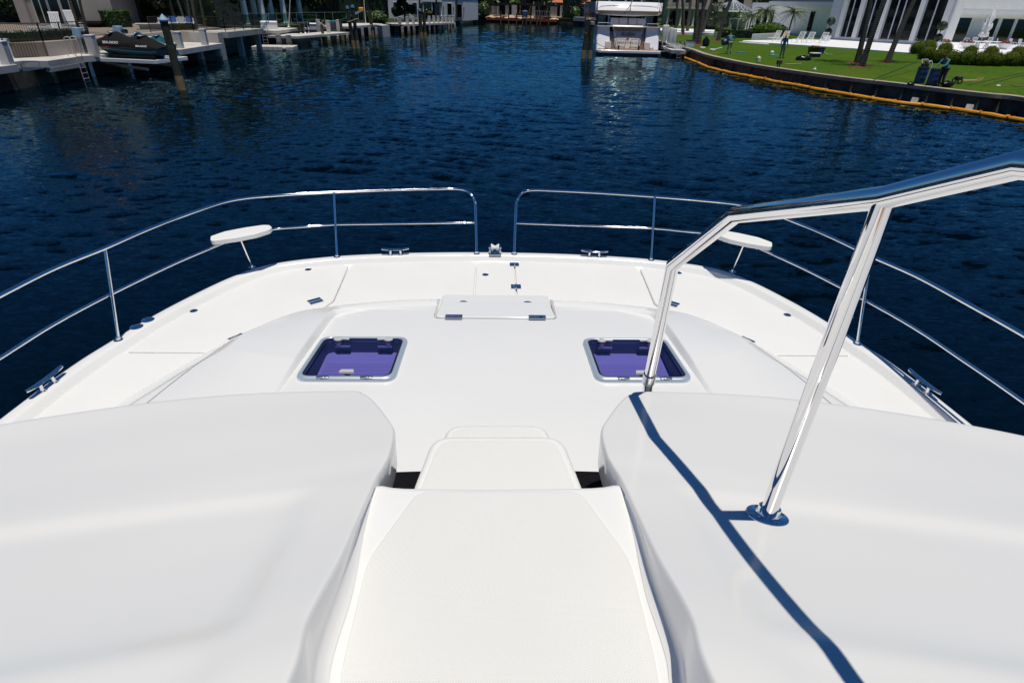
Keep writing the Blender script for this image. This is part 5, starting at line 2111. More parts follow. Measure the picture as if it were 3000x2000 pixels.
# piles in the water along the docks
GP = 'dark mooring piles along the left docks'
p = P(1041, 142, 0)
pile('dark mooring pile, left one of the tied pair before the davit dock', (p.x - .17, p.y, 0), 3.9, .19, (-.22, 0), 'steel2', group=GP)
pile('dark mooring pile, right one of the tied pair before the davit dock', (p.x + .27, p.y + .05, 0), 4.0, .19, (-.12, 0), 'steel2', group=GP)
rope('pale line wound round the tied pair of mooring piles', [(p.x - .45, p.y - .15, 2.5), (p.x - .1, p.y - .25, 2.55), (p.x + .4, p.y - .2, 2.75), (p.x + .6, p.y, 2.8)], .03)
p = P(1239, 113.5, 0)
pile('dark mooring pile, left one of the pair standing off the longest dock', (p.x - .22, p.y, 0), 3.5, .24, (-.03, 0), 'ltblue', group=GP)
pile('dark mooring pile, right one of the pair standing off the longest dock', (p.x + .30, p.y + .2, 0), 3.2, .22, (-.02, 0), None, group=GP)
p = P(1004, 118, 0)
pile('short green pile close to the beige bin dock', (p.x, p.y, 0), 2.35, .2, (-.05, 0), None, group=GP)
p = P(1092, 108, 0)
pile('green pile beside the thicker white pole', (p.x, p.y, 0), 3.3, .22, (-.1, 0), None, group=GP)
p = P(950, 126, 0)
pile('brown broken pile between the two low docks', (p.x, p.y, 0), 1.9, .17, (-.06, 0), None, 'woodb', group=GP)
t = thing('life_ring_cross', 'white crossed line ends tied on the brown pile', 'rope', (p.x, p.y, 2.0))
k = MB()
k.tube([(-.45, -.1, .25), (0, -.12, 0), (.6, -.1, -.4)], .05, 6)
k.tube([(-.25, -.12, -.2), (.3, -.14, .35)], .04, 6)
k.build('knot', M['rope'], t)
# a slide, ring toys and planting on the terrace
t = thing('water_slide', 'long pale green slide propped up behind the tied pair of piles', 'slide', (*P(1003, 66, 1.55).to_2d(), 1.55), R(10))
k = MB()
k.beam((0, 0, .25), (2.9, .2, 1.45), .8, .10)
k.beam((0, -.4, .35), (2.9, -.2, 1.55), .07, .22)
k.beam((0, .4, .35), (2.9, .6, 1.55), .07, .22)
k.build('chute', M['glassg'] if False else M['ltblue'], t, smooth=False)
k = MB()
k.bx(2.5, 3.2, -.3, .4, 1.5, 1.95)
k.build('orange_float', M['orange'], t, bevel=.1)
bush('leafy green planting around the davit pole by the glass railing', (*P(1100, 66, 1.5).to_2d(), 1.3), (1.9, 1.2, 1.0), rg, 'leaf', 700, .16)
bush('low turquoise covered heap of pool toys behind the folding chairs', (*P(884, 70, 1.5).to_2d(), 1.4), (1.2, .5, .35), rg, 'turq', 120, .14)
# ------------------------------------------------------------------ head of the canal and the yacht
rg = random.Random(23)
k = MB()
k.prism([(-14.2, 164.9), (-60, 176), (-60, 420), (420, 420), (420, 150), (16.5, 157.5), (14.0, 160.6), (9.5, 164.5), (3.0, 167.2), (-5, 169.6), (-12, 172.2)], -2, 1.35)
tag(k.build('far_ground', M['earth'], smooth=False), kind='structure')
k = MB()
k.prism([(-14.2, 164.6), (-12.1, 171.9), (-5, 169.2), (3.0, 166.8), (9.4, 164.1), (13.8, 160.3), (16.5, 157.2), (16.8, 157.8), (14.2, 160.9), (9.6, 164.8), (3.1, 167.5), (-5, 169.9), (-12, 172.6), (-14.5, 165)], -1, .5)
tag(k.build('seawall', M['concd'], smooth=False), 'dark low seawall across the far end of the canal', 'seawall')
k = MB()
k.prism([(-9.0, 171.5), (10.0, 164.5), (12, 172), (-8, 178)], 1.2, 1.55)
tag(k.build('sand_ground', M['soil'], smooth=False), kind='structure')
k = MB()
rows = []
for j in range(7):
    row = []
    for i in range(25):
        x = lerp(-8.8, 9.6, i / 24)
        y = lerp(168.9, 163.5, i / 24) + j * .9
        row.append(Vector((x, y, 1.0 + .75 * math.sin(PI * j / 6) * (.55 + .45 * math.sin(i * 1.3) * math.sin(i * .47 + 1)))))
    rows.append(row)
k.grid(rows)
tag(k.build('sand_heap', M['soil']), 'long heaped bank of pale sand behind the red silt fence', 'sand heap')
# construction shell
A, Bq = P(1428, 51, 1.5), P(1640, 58, 1.5)
sc_ = 172.0 / A.y
A, Bq = Vector((A.x * 1.17, 174.5, 0)), Vector((10.9, 170.5, 0))
cs = House('construction_shell', 'unfinished grey block house with open bays and timber props at the canal head', A, Bq, 9, 1.5, 3.5, None)
L_ = cs.L
cs.part('wall', 'stuccog', (0, .03 * L_, 0, 9, 0, 3.0), (.0, .10 * L_, .0, .3, 0, .55), (.245 * L_, .29 * L_, -.2, .3, 0, 3.0), (.335 * L_, .40 * L_, -.5, .4, 0, 3.15), (.60 * L_, .64 * L_, 0, .4, 0, 3.0), (.84 * L_, .93 * L_, 0, .4, 0, 3.0), (.97 * L_, L_, -.2, 9, 0, 3.2), (0, L_, 8.7, 9, 0, 3.2), (.03 * L_, .16 * L_, .25, .45, 0, 2.7))
cs.part('roof_slab', 'black', (-.4, .42 * L_, -.4, 9.4, 3.0, 3.42), (.42 * L_, .97 * L_, -.2, 9.4, 3.1, 3.42), (.12 * L_, .60 * L_, .4, 8, 3.42, 3.75), (.62 * L_, .97 * L_, -.1, 6, 3.42, 4.2))
for i, u in enumerate((.40, .42, .45, .55, .70, .78)):
    k = MB()
    x = u * L_
    k.beam((x, .4, 0), (x + (.5 if i % 2 else -.3), .5, 3.0), .12, .12)
    o = k.build('timber_prop', M['lumber'], cs.t, smooth=False)
for u in (.62, .76, .91):
    k = MB()
    k.bx(u * L_ - .1, u * L_ + .1, -.15, .05, 3.4, 4.35)
    k.build('parapet_stud', M['lumber'], cs.t, smooth=False)
for u0, u1 in ((.06, .09), (.13, .15)):
    k = MB()
    k.bx(u0 * L_, u1 * L_, .0, .1, .3, 2.8)
    k.build('panel', M['concw'], cs.t, smooth=False)
cs.t.scale.z = .76
# silt fence, posts, barrel
k = MB()
pts = []
for i in range(29):
    t_ = i / 28
    x = lerp(-8.6, 9.2, t_)
    y = lerp(168.6, 163.2, t_)
    pts.append((x, y, 1.12 + .22 * math.sin(i * 1.7) * math.sin(i * .6)))
k.grid([[Vector((x, y, .5)) for x, y, z in pts], [Vector((x, y, z)) for x, y, z in pts], [Vector((x, y + .06, z)) for x, y, z in pts], [Vector((x, y + .06, .5)) for x, y, z in pts]])
tag(k.build('silt_fence', M['silt']), 'sagging red silt fence in front of the unfinished block house', 'fence')
for i, (px, lab) in enumerate(((1467, 'first'), (1490, 'second'), (1513, 'third'), (1531, 'fourth'), (1541, 'fifth'), (1554, 'sixth'), (1572, 'seventh'), (1582, 'eighth'), (1606, 'last'))):
    p = P(px, 68 + (px - 1467) * .028, 0)
    pile('thin brown pile before the unfinished block house, %s from the left' % lab, (p.x, p.y - .6, 0), 2.6 if i not in (1, 2) else 2.2, .17, (0, 0), None, 'woodb', 'brown piles at the canal head', 0)
t = thing('site_barrel', 'bright blue square tank standing at the canal edge of the building site', 'tank', (*P(1513, 60, 1.5).to_2d(), 1.5))
t.location.y = 165.5
t.location.x = 1.2
k = MB()
k.prism(rpoly([(-.7, -.6), (.7, -.6), (.7, .6), (-.7, .6)], .15), 0, 1.25)
k.build('body', mat('bright_blue_plastic', (.02, .10, .40), .4), t, bevel=.08)
k = MB()
k.cyl((0, 0, 1.25), (0, 0, 1.36), .2)
k.build('cap', M['wpaint'], t)
t = thing('site_dock', 'small grey slatted jetty in front of the unfinished house', 'jetty', (3.2, 165.3, 1.5), R(-17))
k = MB()
for i in range(14):
    k.bx(i * .32, i * .32 + .26, 0, 1.6, .05, .15)
k.build('deck', M['plank'], t, smooth=False)
k = MB()
for i in range(8):
    k.bx(i * .6, i * .6 + .08, 0, .08, .15, 1.3)
k.bx(0, 4.4, 0, .06, 1.2, 1.32)
k.build('railing', M['stuccog'], t, smooth=False)

hb_ = House('tiled_house', 'white house with a pale orange tile roof showing over the unfinished block house', Vector((8.6, 199, 0)), Vector((17.5, 197, 0)), 8, 1.4, 3.2, 'stuccow')
hb_.roof('tile', .5, 1.7)
hb_.win(1.5, 2.8, .6, 2.2, nx=2)
# white two storey house, far end of the left bank
A, Bq = Vector((-28.5, 143.2, 0)), Vector((-17.0, 145.2, 0))
hw = House('white_villa', 'two storey white villa with balcony and slate shutters beyond the longest dock', A, Bq, 10, 1.5, 7.5, 'stuccow')
L_ = hw.L
for u, w in ((.10, .9), (.28, 1.1), (.45, .9), (.58, 1.1)):
    hw.win(u * L_, u * L_ + w, .2, 2.5, nx=1, nz=1)
hw.win(.64 * L_, .93 * L_, .1, 2.6, nx=4)
hw.part('balcony', 'wpaint', (.62 * L_, L_, -1.4, -.02, 2.75, 3.45))
for u in (.64, .80, .97):
    hw.column(u * L_, -1.2, 0, 2.75, .13)
for u in (.15, .35, .68, .85):
    hw.win(u * L_, u * L_ + 1.0, 3.9, 5.8, nz=2)
hw.roof('tile', .6, 1.8)
A, Bq = Vector((-16.9, 143.8, 0)), Vector((-11.6, 142.6, 0))
hw2 = House('white_tower_house', 'plain white square house block with dark windows at the corner of the canal head', A, Bq, 9, 1.4, 7.8, 'stuccow')
L_ = hw2.L
hw2.win(.22 * L_, .40 * L_, .5, 2.6)
hw2.win(.62 * L_, .82 * L_, .0, 2.5, fm='tan')
for u in (.05, .46, .90):
    hw2.part('lantern', 'black', (u * L_, u * L_ + .12, -.16, -.02, 1.4, 2.0))
hw2.win(.20 * L_, .40 * L_, 4.4, 6.4)
hw2.win(.58 * L_, .86 * L_, 3.9, 6.0, nx=2, sill=True)
hw2.roof('tile', .5, 1.6)
A, Bq = Vector((-40, 143, 0)), Vector((-29.6, 143, 0))
hw3 = House('low_tiled_house', 'low white house with an orange tiled roof left of the white villa', A, Bq, 9, 1.4, 3.2, 'stuccow')
hw3.roof('tile', .5, 1.5)
hw3.win(2, 3.4, .6, 2.4, nx=2)
A, Bq = Vector((-7.9, 190, 0)), Vector((-2.5, 189, 0))
# Mediterranean house
A, Bq = Vector((13.3, 166.5, 0)), Vector((23.5, 163.0, 0))
md = House('tiled_villa', 'white villa with a red clay tile roof and arched door, left of the yacht', A, Bq, 9, 1.5, 3.9, 'stuccow')
L_ = md.L
for u, w in ((.16, .10), (.28, .10)):
    md.win(u * L_, (u + w) * L_, .25, 2.5, nx=3, nz=3, fm='wpaint')
for i in range(4):
    md.win((.17 + i * .055) * L_, (.20 + i * .055) * L_, 2.95, 3.55)
md.win(.46 * L_, .53 * L_, 0, 2.4)
md.win(.60 * L_, .70 * L_, .2, 3.0, nx=2, nz=3, arch=True)
md.roof('tile', .6, 1.5)
md.part('chimney', 'stuccow', (.3 * L_, .42 * L_, 4, 5, 4.2, 6.0))
k = MB()
k.prism([(13.0, 161.0), (16.6, 157.0), (24, 154), (24, 156), (17, 159.5), (14, 162.5)], .9, 1.75)
tag(k.build('villa_terrace', M['concw'], smooth=False), 'white terrace slab in front of the tiled villa', 'terrace')
k = MB()
k.prism([(15.8, 158.6), (24, 154.6), (24, 155.0), (16.0, 159.0)], 1.75, 2.55)
tag(k.build('terrace_wall', M['wpaint'], smooth=False), 'low white terrace wall in front of the tiled villa', 'wall')
hedge('dark tall hedge between the unfinished house and the tiled villa', (10.6, 167.0, 0), (14.8, 164.5, 0), 4, 1.3, 4.6, rg, 'leafd', n=900, size=.3)
for x, y, r, mm, lab in ((-9.2, 170.5, 1.6, 'leaf', 'round green shrub at the corner beside the white block'), (13.6, 163.5, 1.3, 'leaf', 'bright shrub in front of the dark hedge by the tiled villa'), (20, 160, 1.0, 'leaf', 'low shrub under the villa windows'), (-19.5, 140.5, .9, 'leaf', 'narrow shrub in front of the white villa columns')):
    bush(lab, (x, y, 1.4), (r, r, r * 1.1), rg, mm, 260, .28)
for i, (x, y, h, c, mm, lab) in enumerate(((-11.6, 174, 9, 3.6, 'leafd', 'dark leafy tree between the white block and the unfinished house'), (-4, 190, 10, 5, 'leaf', 'broad green tree behind the left half of the unfinished house'), (5, 192, 10, 5.5, 'leaf', 'broad green tree behind the right half of the unfinished house'), (21, 186, 11, 4, 'leafd', 'dark tree behind the dark hedge at the canal head'), (24, 185, 11, 5, 'leafd', 'dark tree behind the tiled villa'), (-18, 185, 11, 5, 'leaf', 'tree behind the white block at the canal head'), (-27, 165, 11, 5, 'leaf', 'tree behind the white villa roof'), (-40, 165, 11, 5, 'leaf', 'tree behind the low tiled house'), (-22.3, 128, 6.5, 2.2, 'leafd', 'small round dark tree in front of the white villa'), (34, 190, 12, 6, 'leafd', 'large tree far behind the yacht'))):
    tree(lab, (x, y, 1.2), h, c, rg, 1500, .5, mm, .10, group='trees round the canal head', lobes=9)
hedge('long wall of dark green trees behind the unfinished house and the tiled villa', (-24, 205, 0), (75, 196, 0), 6, 1.2, 10, rg, 'leafd', 2600, .7, name='tree_belt', cat='trees')
for x, y, hgt, lab in ((-20.2, 133, 5.6, 'bright palm in front of the white villa, behind the dock posts'), (-17.6, 139, 7.0, 'tall palm trunk before the balcony of the white villa'), (-13.2, 137, 7.2, 'palm trunk before the plain white block')):
    palm(lab, (x, y, 1.3), (.3, 0, hgt), rg, .2, 2.6, 18, 'palms before the white villa', 'leafy' if hgt < 6 else 'frond')
md.t.scale.z = .78
# ---------------------------------------------------------------- the yacht
ya = thing('motor_yacht', 'large white motor yacht moored stern towards us, with bronze name letters on its silver transom', 'yacht', (11.62, 68.75, 0), R(-1.2))


def yp(name, m, *boxes, bevel=.02, par=None):
    k = MB()
    for b in boxes:
        k.bx(*b)
    return k.build(name, M[m], par or ya, bevel=bevel, seg=3)


HB = 3.35
# hull sides running away from us
k = MB()
rows = []
for y, w, zt in ((1.15, 1, 2.62), (1.6, 1.0, 2.66), (8, 1.02, 2.8), (18, 1.0, 3.2), (26, .82, 3.9), (31, .45, 4.6), (34, .04, 5.2)):
    rows.append([Vector((a * HB * w * b_, y, z)) for a, b_, z in ((-1, 1, zt), (-1, 1.0, zt * .5), (-1, .93, .3), (-1, .8, -.8), (1, .8, -.8), (1, .93, .3), (1, 1.0, zt * .5), (1, 1, zt))])
k.grid(rows)
k.add([rows[i][0] for i in range(7)] + [rows[i][7] for i in reversed(range(7))], [tuple(range(14))])
k.build('hull', M['yhull'], ya, angle=60)
# swim platform
k = MB()
k.prism(rpoly([(-HB - .08, -.9), (HB + .08, -.9), (HB + .02, 1.3), (-HB - .02, 1.3)], [.5, .5, 0, 0], 6), .22, .50)
sp_ = k.build('swim_platform', M['yhull'], ya, bevel=.05)
k = MB()
k.prism(rpoly([(-HB + .08, -.72), (HB - .08, -.72), (HB - .15, 1.25), (-HB + .15, 1.25)], [.4, .4, 0, 0], 6), .49, .506)
k.build('teak_deck', M['teak'], sp_)
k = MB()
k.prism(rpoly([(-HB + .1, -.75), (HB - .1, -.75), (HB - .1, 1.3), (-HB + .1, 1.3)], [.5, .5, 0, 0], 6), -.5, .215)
k.build('platform_underbody', M['antifoul'], sp_)  # dark antifouled block below the swim platform
# wings either side of the stairs (raked stern quarters)
for s in (-1, 1):
    k = MB()
    k.prism(rpoly([(s * HB, .55), (s * 1.85, .75), (s * 1.85, 2.4), (s * HB, 2.4)], [.35, .12, 0, 0], 6), .505, 2.62, [(p.x, p.y + 1.0) for p in rpoly([(s * HB, .55), (s * 1.97, .75), (s * 1.97, 2.4), (s * HB, 2.4)], [.35, .12, 0, 0], 6)])
    w = k.build('stern_quarter', M['yhull'], ya, bevel=.06, seg=4)
    k = MB()
    k.prism(rpoly([(s * (HB - .06), 1.65), (s * 2.0, 1.80), (s * 2.0, 3.0), (s * (HB - .06), 3.0)], [.3, .1, 0, 0], 6), 2.63, 2.70)
    k.build('quarter_cap', M['ydark'], w)
    k = MB()
    k.prism(rpoly([(s * 1.78, .60), (s * 2.45, .52), (s * 2.45, 1.1), (s * 1.78, 1.1)], [.0, .2, 0, 0], 5), .51, 1.25, [(p.x, p.y + .2) for p in rpoly([(s * 1.78, .60), (s * 2.40, .52), (s * 2.40, 1.1), (s * 1.78, 1.1)], [.0, .2, 0, 0], 5)])
    k.build('fairlead_recess', M['ygrey'], w, bevel=.06)
    k = MB()
    k.tube([(s * 2.0, 1.95, 2.95), (s * (HB - .15), 1.85, 2.95), (s * (HB - .12), 3.2, 3.0)], .03, 8)
    for x, y in ((2.05, 1.95), (HB - .2, 1.9)):
        k.cyl((s * x, y, 2.68), (s * x, y, 2.95), .025)
    k.build('quarter_rail', M['chrome'], w)
    # stairs
    for i in range(5):
        yp('stair_step', 'ygrey', (s * 1.30, s * 1.86, .95 + i * .30, 2.9, .505 + i * .33, .505 + (i + 1) * .33 - .05), bevel=.01)
        yp('stair_tread', 'teak', (s * 1.29, s * 1.87, .90 + i * .30, 1.25 + i * .30, .505 + (i + 1) * .33 - .047, .505 + (i + 1) * .33), bevel=.005)
# transom, raked
tr = thing('transom', None, None, (0, .78, .53))
for kk in ('label', 'category'):
    if kk in tr:
        del tr[kk]
tr.parent = ya
k = MB()
rk = 1.0 / 2.1
wz = lambda z: 1.36 + .30 * z / 2.2
pts = []
for z in (.0, .55, 1.1, 1.7, 2.15, 2.22):
    w = 1.30 + .34 * (z / 2.2)
    yy = z * rk + (0 if z < 2.2 else .05)
    pts.append([Vector((-w, yy + .07, z)), Vector((-w * .8, yy + .015, z)), Vector((0, yy, z)), Vector((w * .8, yy + .015, z)), Vector((w, yy + .07, z)), Vector((w, yy + .6, z)), Vector((-w, yy + .6, z))])
k.grid(pts, closed=True)
k.add(pts[-1], [tuple(range(7))])
panel = k.build('transom_panel', M['ygrey'], tr, angle=60)
tilt = math.atan(rk)
for nm, body, sz, z, shear in (('name_lettering', 'NORWEGIAN', .46, 1.80, .18), ('name_lettering', 'QUEEN', .46, 1.38, .18), ('port_lettering', 'BOCA RATON, FL', .20, .62, 0)):
    o = text(nm, body, sz, M['bronze'], tr, .012, 1.02 if sz > .3 else 1.35, shear, offset=.004 if sz > .3 else .0)
    o.location = (0, z * rk - .025, z)
    o.rotation_euler = (R(90) - tilt, 0, 0)
k = MB()
k.lathe([(.15, -.004), (.15, .02), (.12, .03), (.11, .015)], (0, 0, 0), 22, sy=1.2)
k.ell((0, .03, .02), (.06, .09, .02), 10, 6)
k.box((0, -.13, .02), (.17, .07, .02))
em = k.build('emblem', M['bronze'], tr, (0, 1.0 * rk - .012, 1.0))
em.rotation_euler.x = R(90) - tilt
# two chrome gate hoops and stair rails
for s in (-1, 1):
    k = MB()
    k.tube(cr([(s * 1.10, -.05, 0), (s * 1.10, -.03, .75), (s * 1.02, 0, .92), (s * .4, .0, .92), (s * .30, -.02, .78), (s * .30, -.04, 0)], 4), .026, 8)
    k.tube([(s * 1.10, -.03, .5), (s * .30, -.03, .5)], .016, 6)
    k.build('gate_hoop', M['chrome'], tr)
    k = MB()
    k.tube(cr([(s * 1.26, -.05, .0), (s * 1.24, .1, .9), (s * 1.30, .35, 1.15), (s * 1.62, .55, 1.8), (s * 1.72, .62, 2.2)], 4), .024, 8)
    k.build('stair_rail', M['chrome'], tr)
    yp('stern_bollard', 'black', (s * 1.06 - .08, s * 1.06 + .08, -.30, -.16, .505, .95), bevel=.04)
    k = MB()
    for dx in (-.1, .1):
        k.cyl((s * 2.35 + dx, -.42, .5), (s * 2.35 + dx, -.42, .74), .04)
        k.ell((s * 2.35 + dx * 1.7, -.42, .75), (.12, .05, .045), 8, 6)
    k.build('stern_cleat', M['chrome'], ya)
yp('teak_edge', 'teak', (-1.28, 1.28, .55, .80, .505, .60), bevel=.01)
# cockpit, saloon
yp('cockpit_deck', 'teak', (-3.2, 3.2, 2.6, 9, 2.10, 2.2))
yp('saloon', 'ydark', (-3.0, 3.0, 8.2, 24, 2.2, 4.9))
for s in (-1, 1):
    yp('side_glass', 'ydark', (s * 3.28, s * 3.36, 3.2, 20, 2.72, 4.15), bevel=.01)
    yp('deck_pillar', 'yhull', (s * 2.0 - .08, s * 2.0 + .08, 3.2, 3.4, 2.2, 4.2), bevel=.01)
    yp('side_box', 'ygrey', (s * 2.2, s * 3.1, 4.6, 7.6, 2.2, 3.9), bevel=.03)
k = MB()
for i, x in enumerate((-1.45, -.5, .5, 1.45)):
    k.box((x, 2.35, 3.0), (.92, .25, .85), rx=-.12)
k.build('cockpit_sofa', M['ygrey'], ya, bevel=.06)
# upper deck overhang
k = MB()
prof = []
for t_ in range(15):
    x = -3.45 + 6.9 * t_ / 14
    e = (abs(x) / 3.45)
    y = 1.0 + .55 * e ** 2.2 + (.35 if e > .97 else 0)
    dip = .10 * (1 - e ** 2)
    prof.append((x, y, dip))
prof = [(x, y + 1.25, d) for x, y, d in prof]
rows = [[Vector((x * .985, y + 1.0, 4.86)) for x, y, d in prof], [Vector((x * .99, y + .90, 4.92)) for x, y, d in prof], [Vector((x, y + .80, 4.86)) for x, y, d in prof], [Vector((x * 1.01, y + .16, 4.05)) for x, y, d in prof], [Vector((x * 1.0, y + .0, 3.80 - d)) for x, y, d in prof], [Vector((x * .98, y + .10, 3.70 - d)) for x, y, d in prof], [Vector((x * .96, y + 1.2, 3.86)) for x, y, d in prof], [Vector((x * .96, 9, 3.95)) for x, y, d in prof]]
k.grid(rows)
k.build('upper_bulwark', M['yhull'], ya, angle=50)
for s in (-1, 1):
    k = MB()
    k.grid([[Vector((s * 3.40, y, z)) for y in (1.9, 6, 12, 20)] for z in (3.85, 4.3, 4.88)])
    k.build('upper_side', M['yhull'], ya)
yp('upper_deck', 'teak', (-3.3, 3.3, 1.9, 22, 3.98, 4.1), bevel=.005)
yp('upper_house', 'ydark', (-2.7, 2.7, 6.0, 20, 4.1, 6.6))
for s in (-1, 0, 1):
    yp('upper_frame', 'yhull', (s * 1.8 - .12, s * 1.8 + .12, 5.9, 5.98, 4.1, 6.6), bevel=.01)
k = MB()
k.prism(rpoly([(-3.3, 5.2), (3.3, 5.2), (3.0, 20), (-3.0, 20)], .8), 6.6, 6.95)
k.build('hardtop', M['yhull'], ya, bevel=.1)
k = MB()
k.tube(cr([(-3.3, 4, 5.35), (-3.3, 3.4, 5.35), (-2.9, 3.0, 5.33), (0, 2.7, 5.30), (2.9, 3.0, 5.33), (3.3, 3.4, 5.35), (3.3, 4, 5.35)], 5), .03, 8)
for x, y in ((-3.2, 3.3), (-1.6, 2.8), (1.6, 2.8), (3.2, 3.3)):
    k.cyl((x, y, 4.88), (x, y, 5.35), .022)
k.build('upper_rail', M['chrome'], ya)
k = MB()
k.tube([(.15, 2.75, 4.6), (.22, 2.3, 5.05), (.4, 1.9, 6.8)], [.05, .045, .03], 10)
k.build('flag_staff', M['wpaint'], ya)
k = MB()
k.tube([(-.55, 2.24, 3.78), (.15, 2.46, 4.72)], .03, 8)
k.build('staff_shadow', M['black'], ya)  # cast shadow of the flag staff on the bulwark, modelled as a black tube
# fenders and lines
for i, (px, pyb, pyt, lab) in enumerate(((1941, 125, 74, 'white fender nearest the yacht hull in the row along its right side'), (1949, 125, 74, 'second white fender from the yacht hull'), (1961, 134, 78, 'tall white fender third from the yacht hull'), (1971, 136, 80, 'tall white fender farthest from the yacht hull, beside the lawn dock'))):
    p = PY(px, pyb, 71.2 - (.9 if i > 1 else -1.5))
    t = thing('fender', lab, 'fender', p, 0, 'white fenders on the yacht side')
    k = MB()
    hgt = 1.75
    k.lathe([(.05, 0), (.20, .08), (.235, .25), (.235, hgt - .25), (.20, hgt - .08), (.06, hgt)], n=16)
    k.build('body', M['fender'], t)
    k = MB()
    k.lathe([(.10, hgt - .05), (.08, hgt + .15), (.02, hgt + .2)], n=12)
    k.tube([(0, 0, hgt + .15), (-.1, 0, hgt + .9)], .02, 6)
    k.build('lanyard', M['black'], t)
p = P(1708, 172, 0)
pile('dark green pile with a pale collar left of the yacht, the leaning one', (p.x, p.y, 0), 3.35, .25, (.32, .1), None, group='mooring piles left of the yacht')
pile('dark green pile with a grey cap left of the yacht, the upright one', (p.x + .62, p.y - .1, 0), 3.15, .22, (.02, .1), 'stuccog', group='mooring piles left of the yacht')
W = ya.matrix_basis
yc1, yc2 = Vector((11.62 - 2.4, 68.3, .75)), Vector((11.62 + 2.4, 68.3, .75))
rope('long mooring line from the left piles down to the yacht platform cleat', [(p.x + .1, p.y - .2, 2.25), yc1], .028, .25)
rope('slack mooring line drooping across behind the swim platform', [yc1, yc2], .028, .75, n=14)
rope('second slack line drooping lower across behind the swim platform', [yc1 + Vector((.3, -.1, 0)), yc2 + Vector((-.1, -.1, 0))], .024, .85, n=14)
rope('mooring line from the yacht platform to the lawn edge, the longer one', [yc2 + Vector((.5, -.1, -.2)), P(1990, 157, .05), P(2088, 146, .95)], .028)
rope('mooring line from the seawall corner to the water, the steeper one', [P(1990, 166, .1), P(2022, 146, .95)], .024)
rope('thick white fender line hanging in loops beside the yacht hull', cr([PY(1938, 112, 70), PY(1943, 140, 70), PY(1953, 146, 70), PY(1962, 136, 70), PY(1975, 140, 70)], 6), .05)
# ------------------------------------------------------------------ right bank
rg = random.Random(31)
LZ = .86
CZ = .90
edge = [P(q[0], q[1], CZ).to_2d() for q in ((2020, 143), (2060, 158), (2130, 174), (2200, 187.5), (2300, 203), (2400, 217), (2500, 229.5), (2600, 240.5), (2700, 252.5), (2800, 264), (2900, 275), (3000, 285.5))]
edge = [Vector((17.6, 157.0)), Vector((17.6, 120)), Vector((17.4, 92)), Vector((17.2, 74))] + edge + [Vector((27.5, 27.0)), Vector((33, 21)), Vector((42, 12)), Vector((60, -4)), Vector((90, -30))]
ed3 = cr([(p.x, p.y, 0) for p in edge], 4)


def off(pts, d):
    out = []
    for i, p in enumerate(pts):
        q = pts[min(i + 1, len(pts) - 1)] - pts[max(i - 1, 0)]
        nrm = Vector((-q.y, q.x, 0)).normalized()
        out.append(p + nrm * d)
    return out


# lawn: gently rising sheet
rows = []
for d, z in ((.45, LZ), (3, LZ + .06), (8, LZ + .12), (16, LZ + .20), (28, LZ + .24), (60, LZ + .24), (400, LZ + .24)):
    rows.append([Vector((p.x + d * (1 if d < 30 else 1), p.y + d * .15 * (1 if d < 30 else 1), z)) for p in ed3])
m = MB()
m.grid(rows)
lawn_o = tag(m.build('lawn', M['lawn']), kind='structure')
m = MB()
m.prism([(18.4, 420), (18.4, 100), (18.4, 62), (21, 52), (25, 45), (30, 37), (37, 27), (95, -26), (420, -28), (420, 420)], -2, LZ - .06)
tag(m.build('right_ground', M['earth'], smooth=False), kind='structure')
# seawall with its cap
sw = thing('seawall', 'curving dark seawall with a pale concrete cap below the right lawn', 'seawall', (ed3[12].x, ed3[12].y, 0))
o = sw.location
m = MB()
i_, o_ = off(ed3, .48), off(ed3, 0)
m.grid([[p - o + Vector((0, 0, z)) for p in L] for L, z in ((o_, CZ - .2), (o_, CZ), (i_, CZ + .01), (i_, CZ - .2))])
m.build('cap', mat('tan_cap', (.36, .30, .22), .9, var=.2, vscale=1.5, bump=.3), sw, smooth=False)
m = MB()
i_, o_ = off(ed3, .45), off(ed3, .12)
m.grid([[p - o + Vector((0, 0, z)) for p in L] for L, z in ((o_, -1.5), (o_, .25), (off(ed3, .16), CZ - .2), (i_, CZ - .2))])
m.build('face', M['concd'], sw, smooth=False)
for i in range(10, len(ed3) - 14, 3):
    p = ed3[i] - o
    m = MB()
    n_ = (off(ed3, 1)[i] - ed3[i])
    m.beam(p + n_ * -.02 + Vector((0, 0, -.8)), p + n_ * .22 + Vector((0, 0, CZ - .2)), .28, .28)
    m.build('buttress', M['concd'], sw, smooth=False)
for px, py in ((2676, 301), (2836, 322)):
    p = P(px, py, .10) - o
    m = MB()
    m.beam(p + Vector((-.10, -.12, -.5)), p + Vector((.13, .13, .22)), .34, .30)
    m.build('batter_pile', M['conc'], sw, smooth=False, bevel=.02)
# floating boom
bpts = [P(q[0], q[1], .05) for q in ((1987, 166), (2005, 170), (2040, 184), (2075, 199), (2120, 211), (2160, 219), (2200, 226.5), (2240, 234), (2286, 244), (2328, 250), (2370, 259), (2420, 268), (2490, 280), (2555, 291), (2620, 301), (2700, 310), (2785, 320), (2870, 334), (2950, 347), (3040, 362), (3150, 380))]
bm_ = thing('oil_boom', 'yellow floating oil boom strung along the right seawall in pinched segments', 'boom', bpts[0])
m = MB()
rings, rs = [], []
for a, b in zip(bpts[:-1], bpts[1:]):
    for t_, r in ((0, .055), (.05, .10), (.15, .115), (.5, .12), (.85, .115), (.95, .10)):
        w = Vector((math.sin(a.x * 9 + t_ * 4) * .04, 0, 0))
        rings.append(a.lerp(b, t_) - bpts[0] + w + Vector((0, 0, .03 + rg.uniform(-.012, .012))))
        rs.append(r * rg.uniform(.92, 1.08))
m.tube(rings, rs, 10)
m.build('float', M['boom'], bm_)
m = MB()
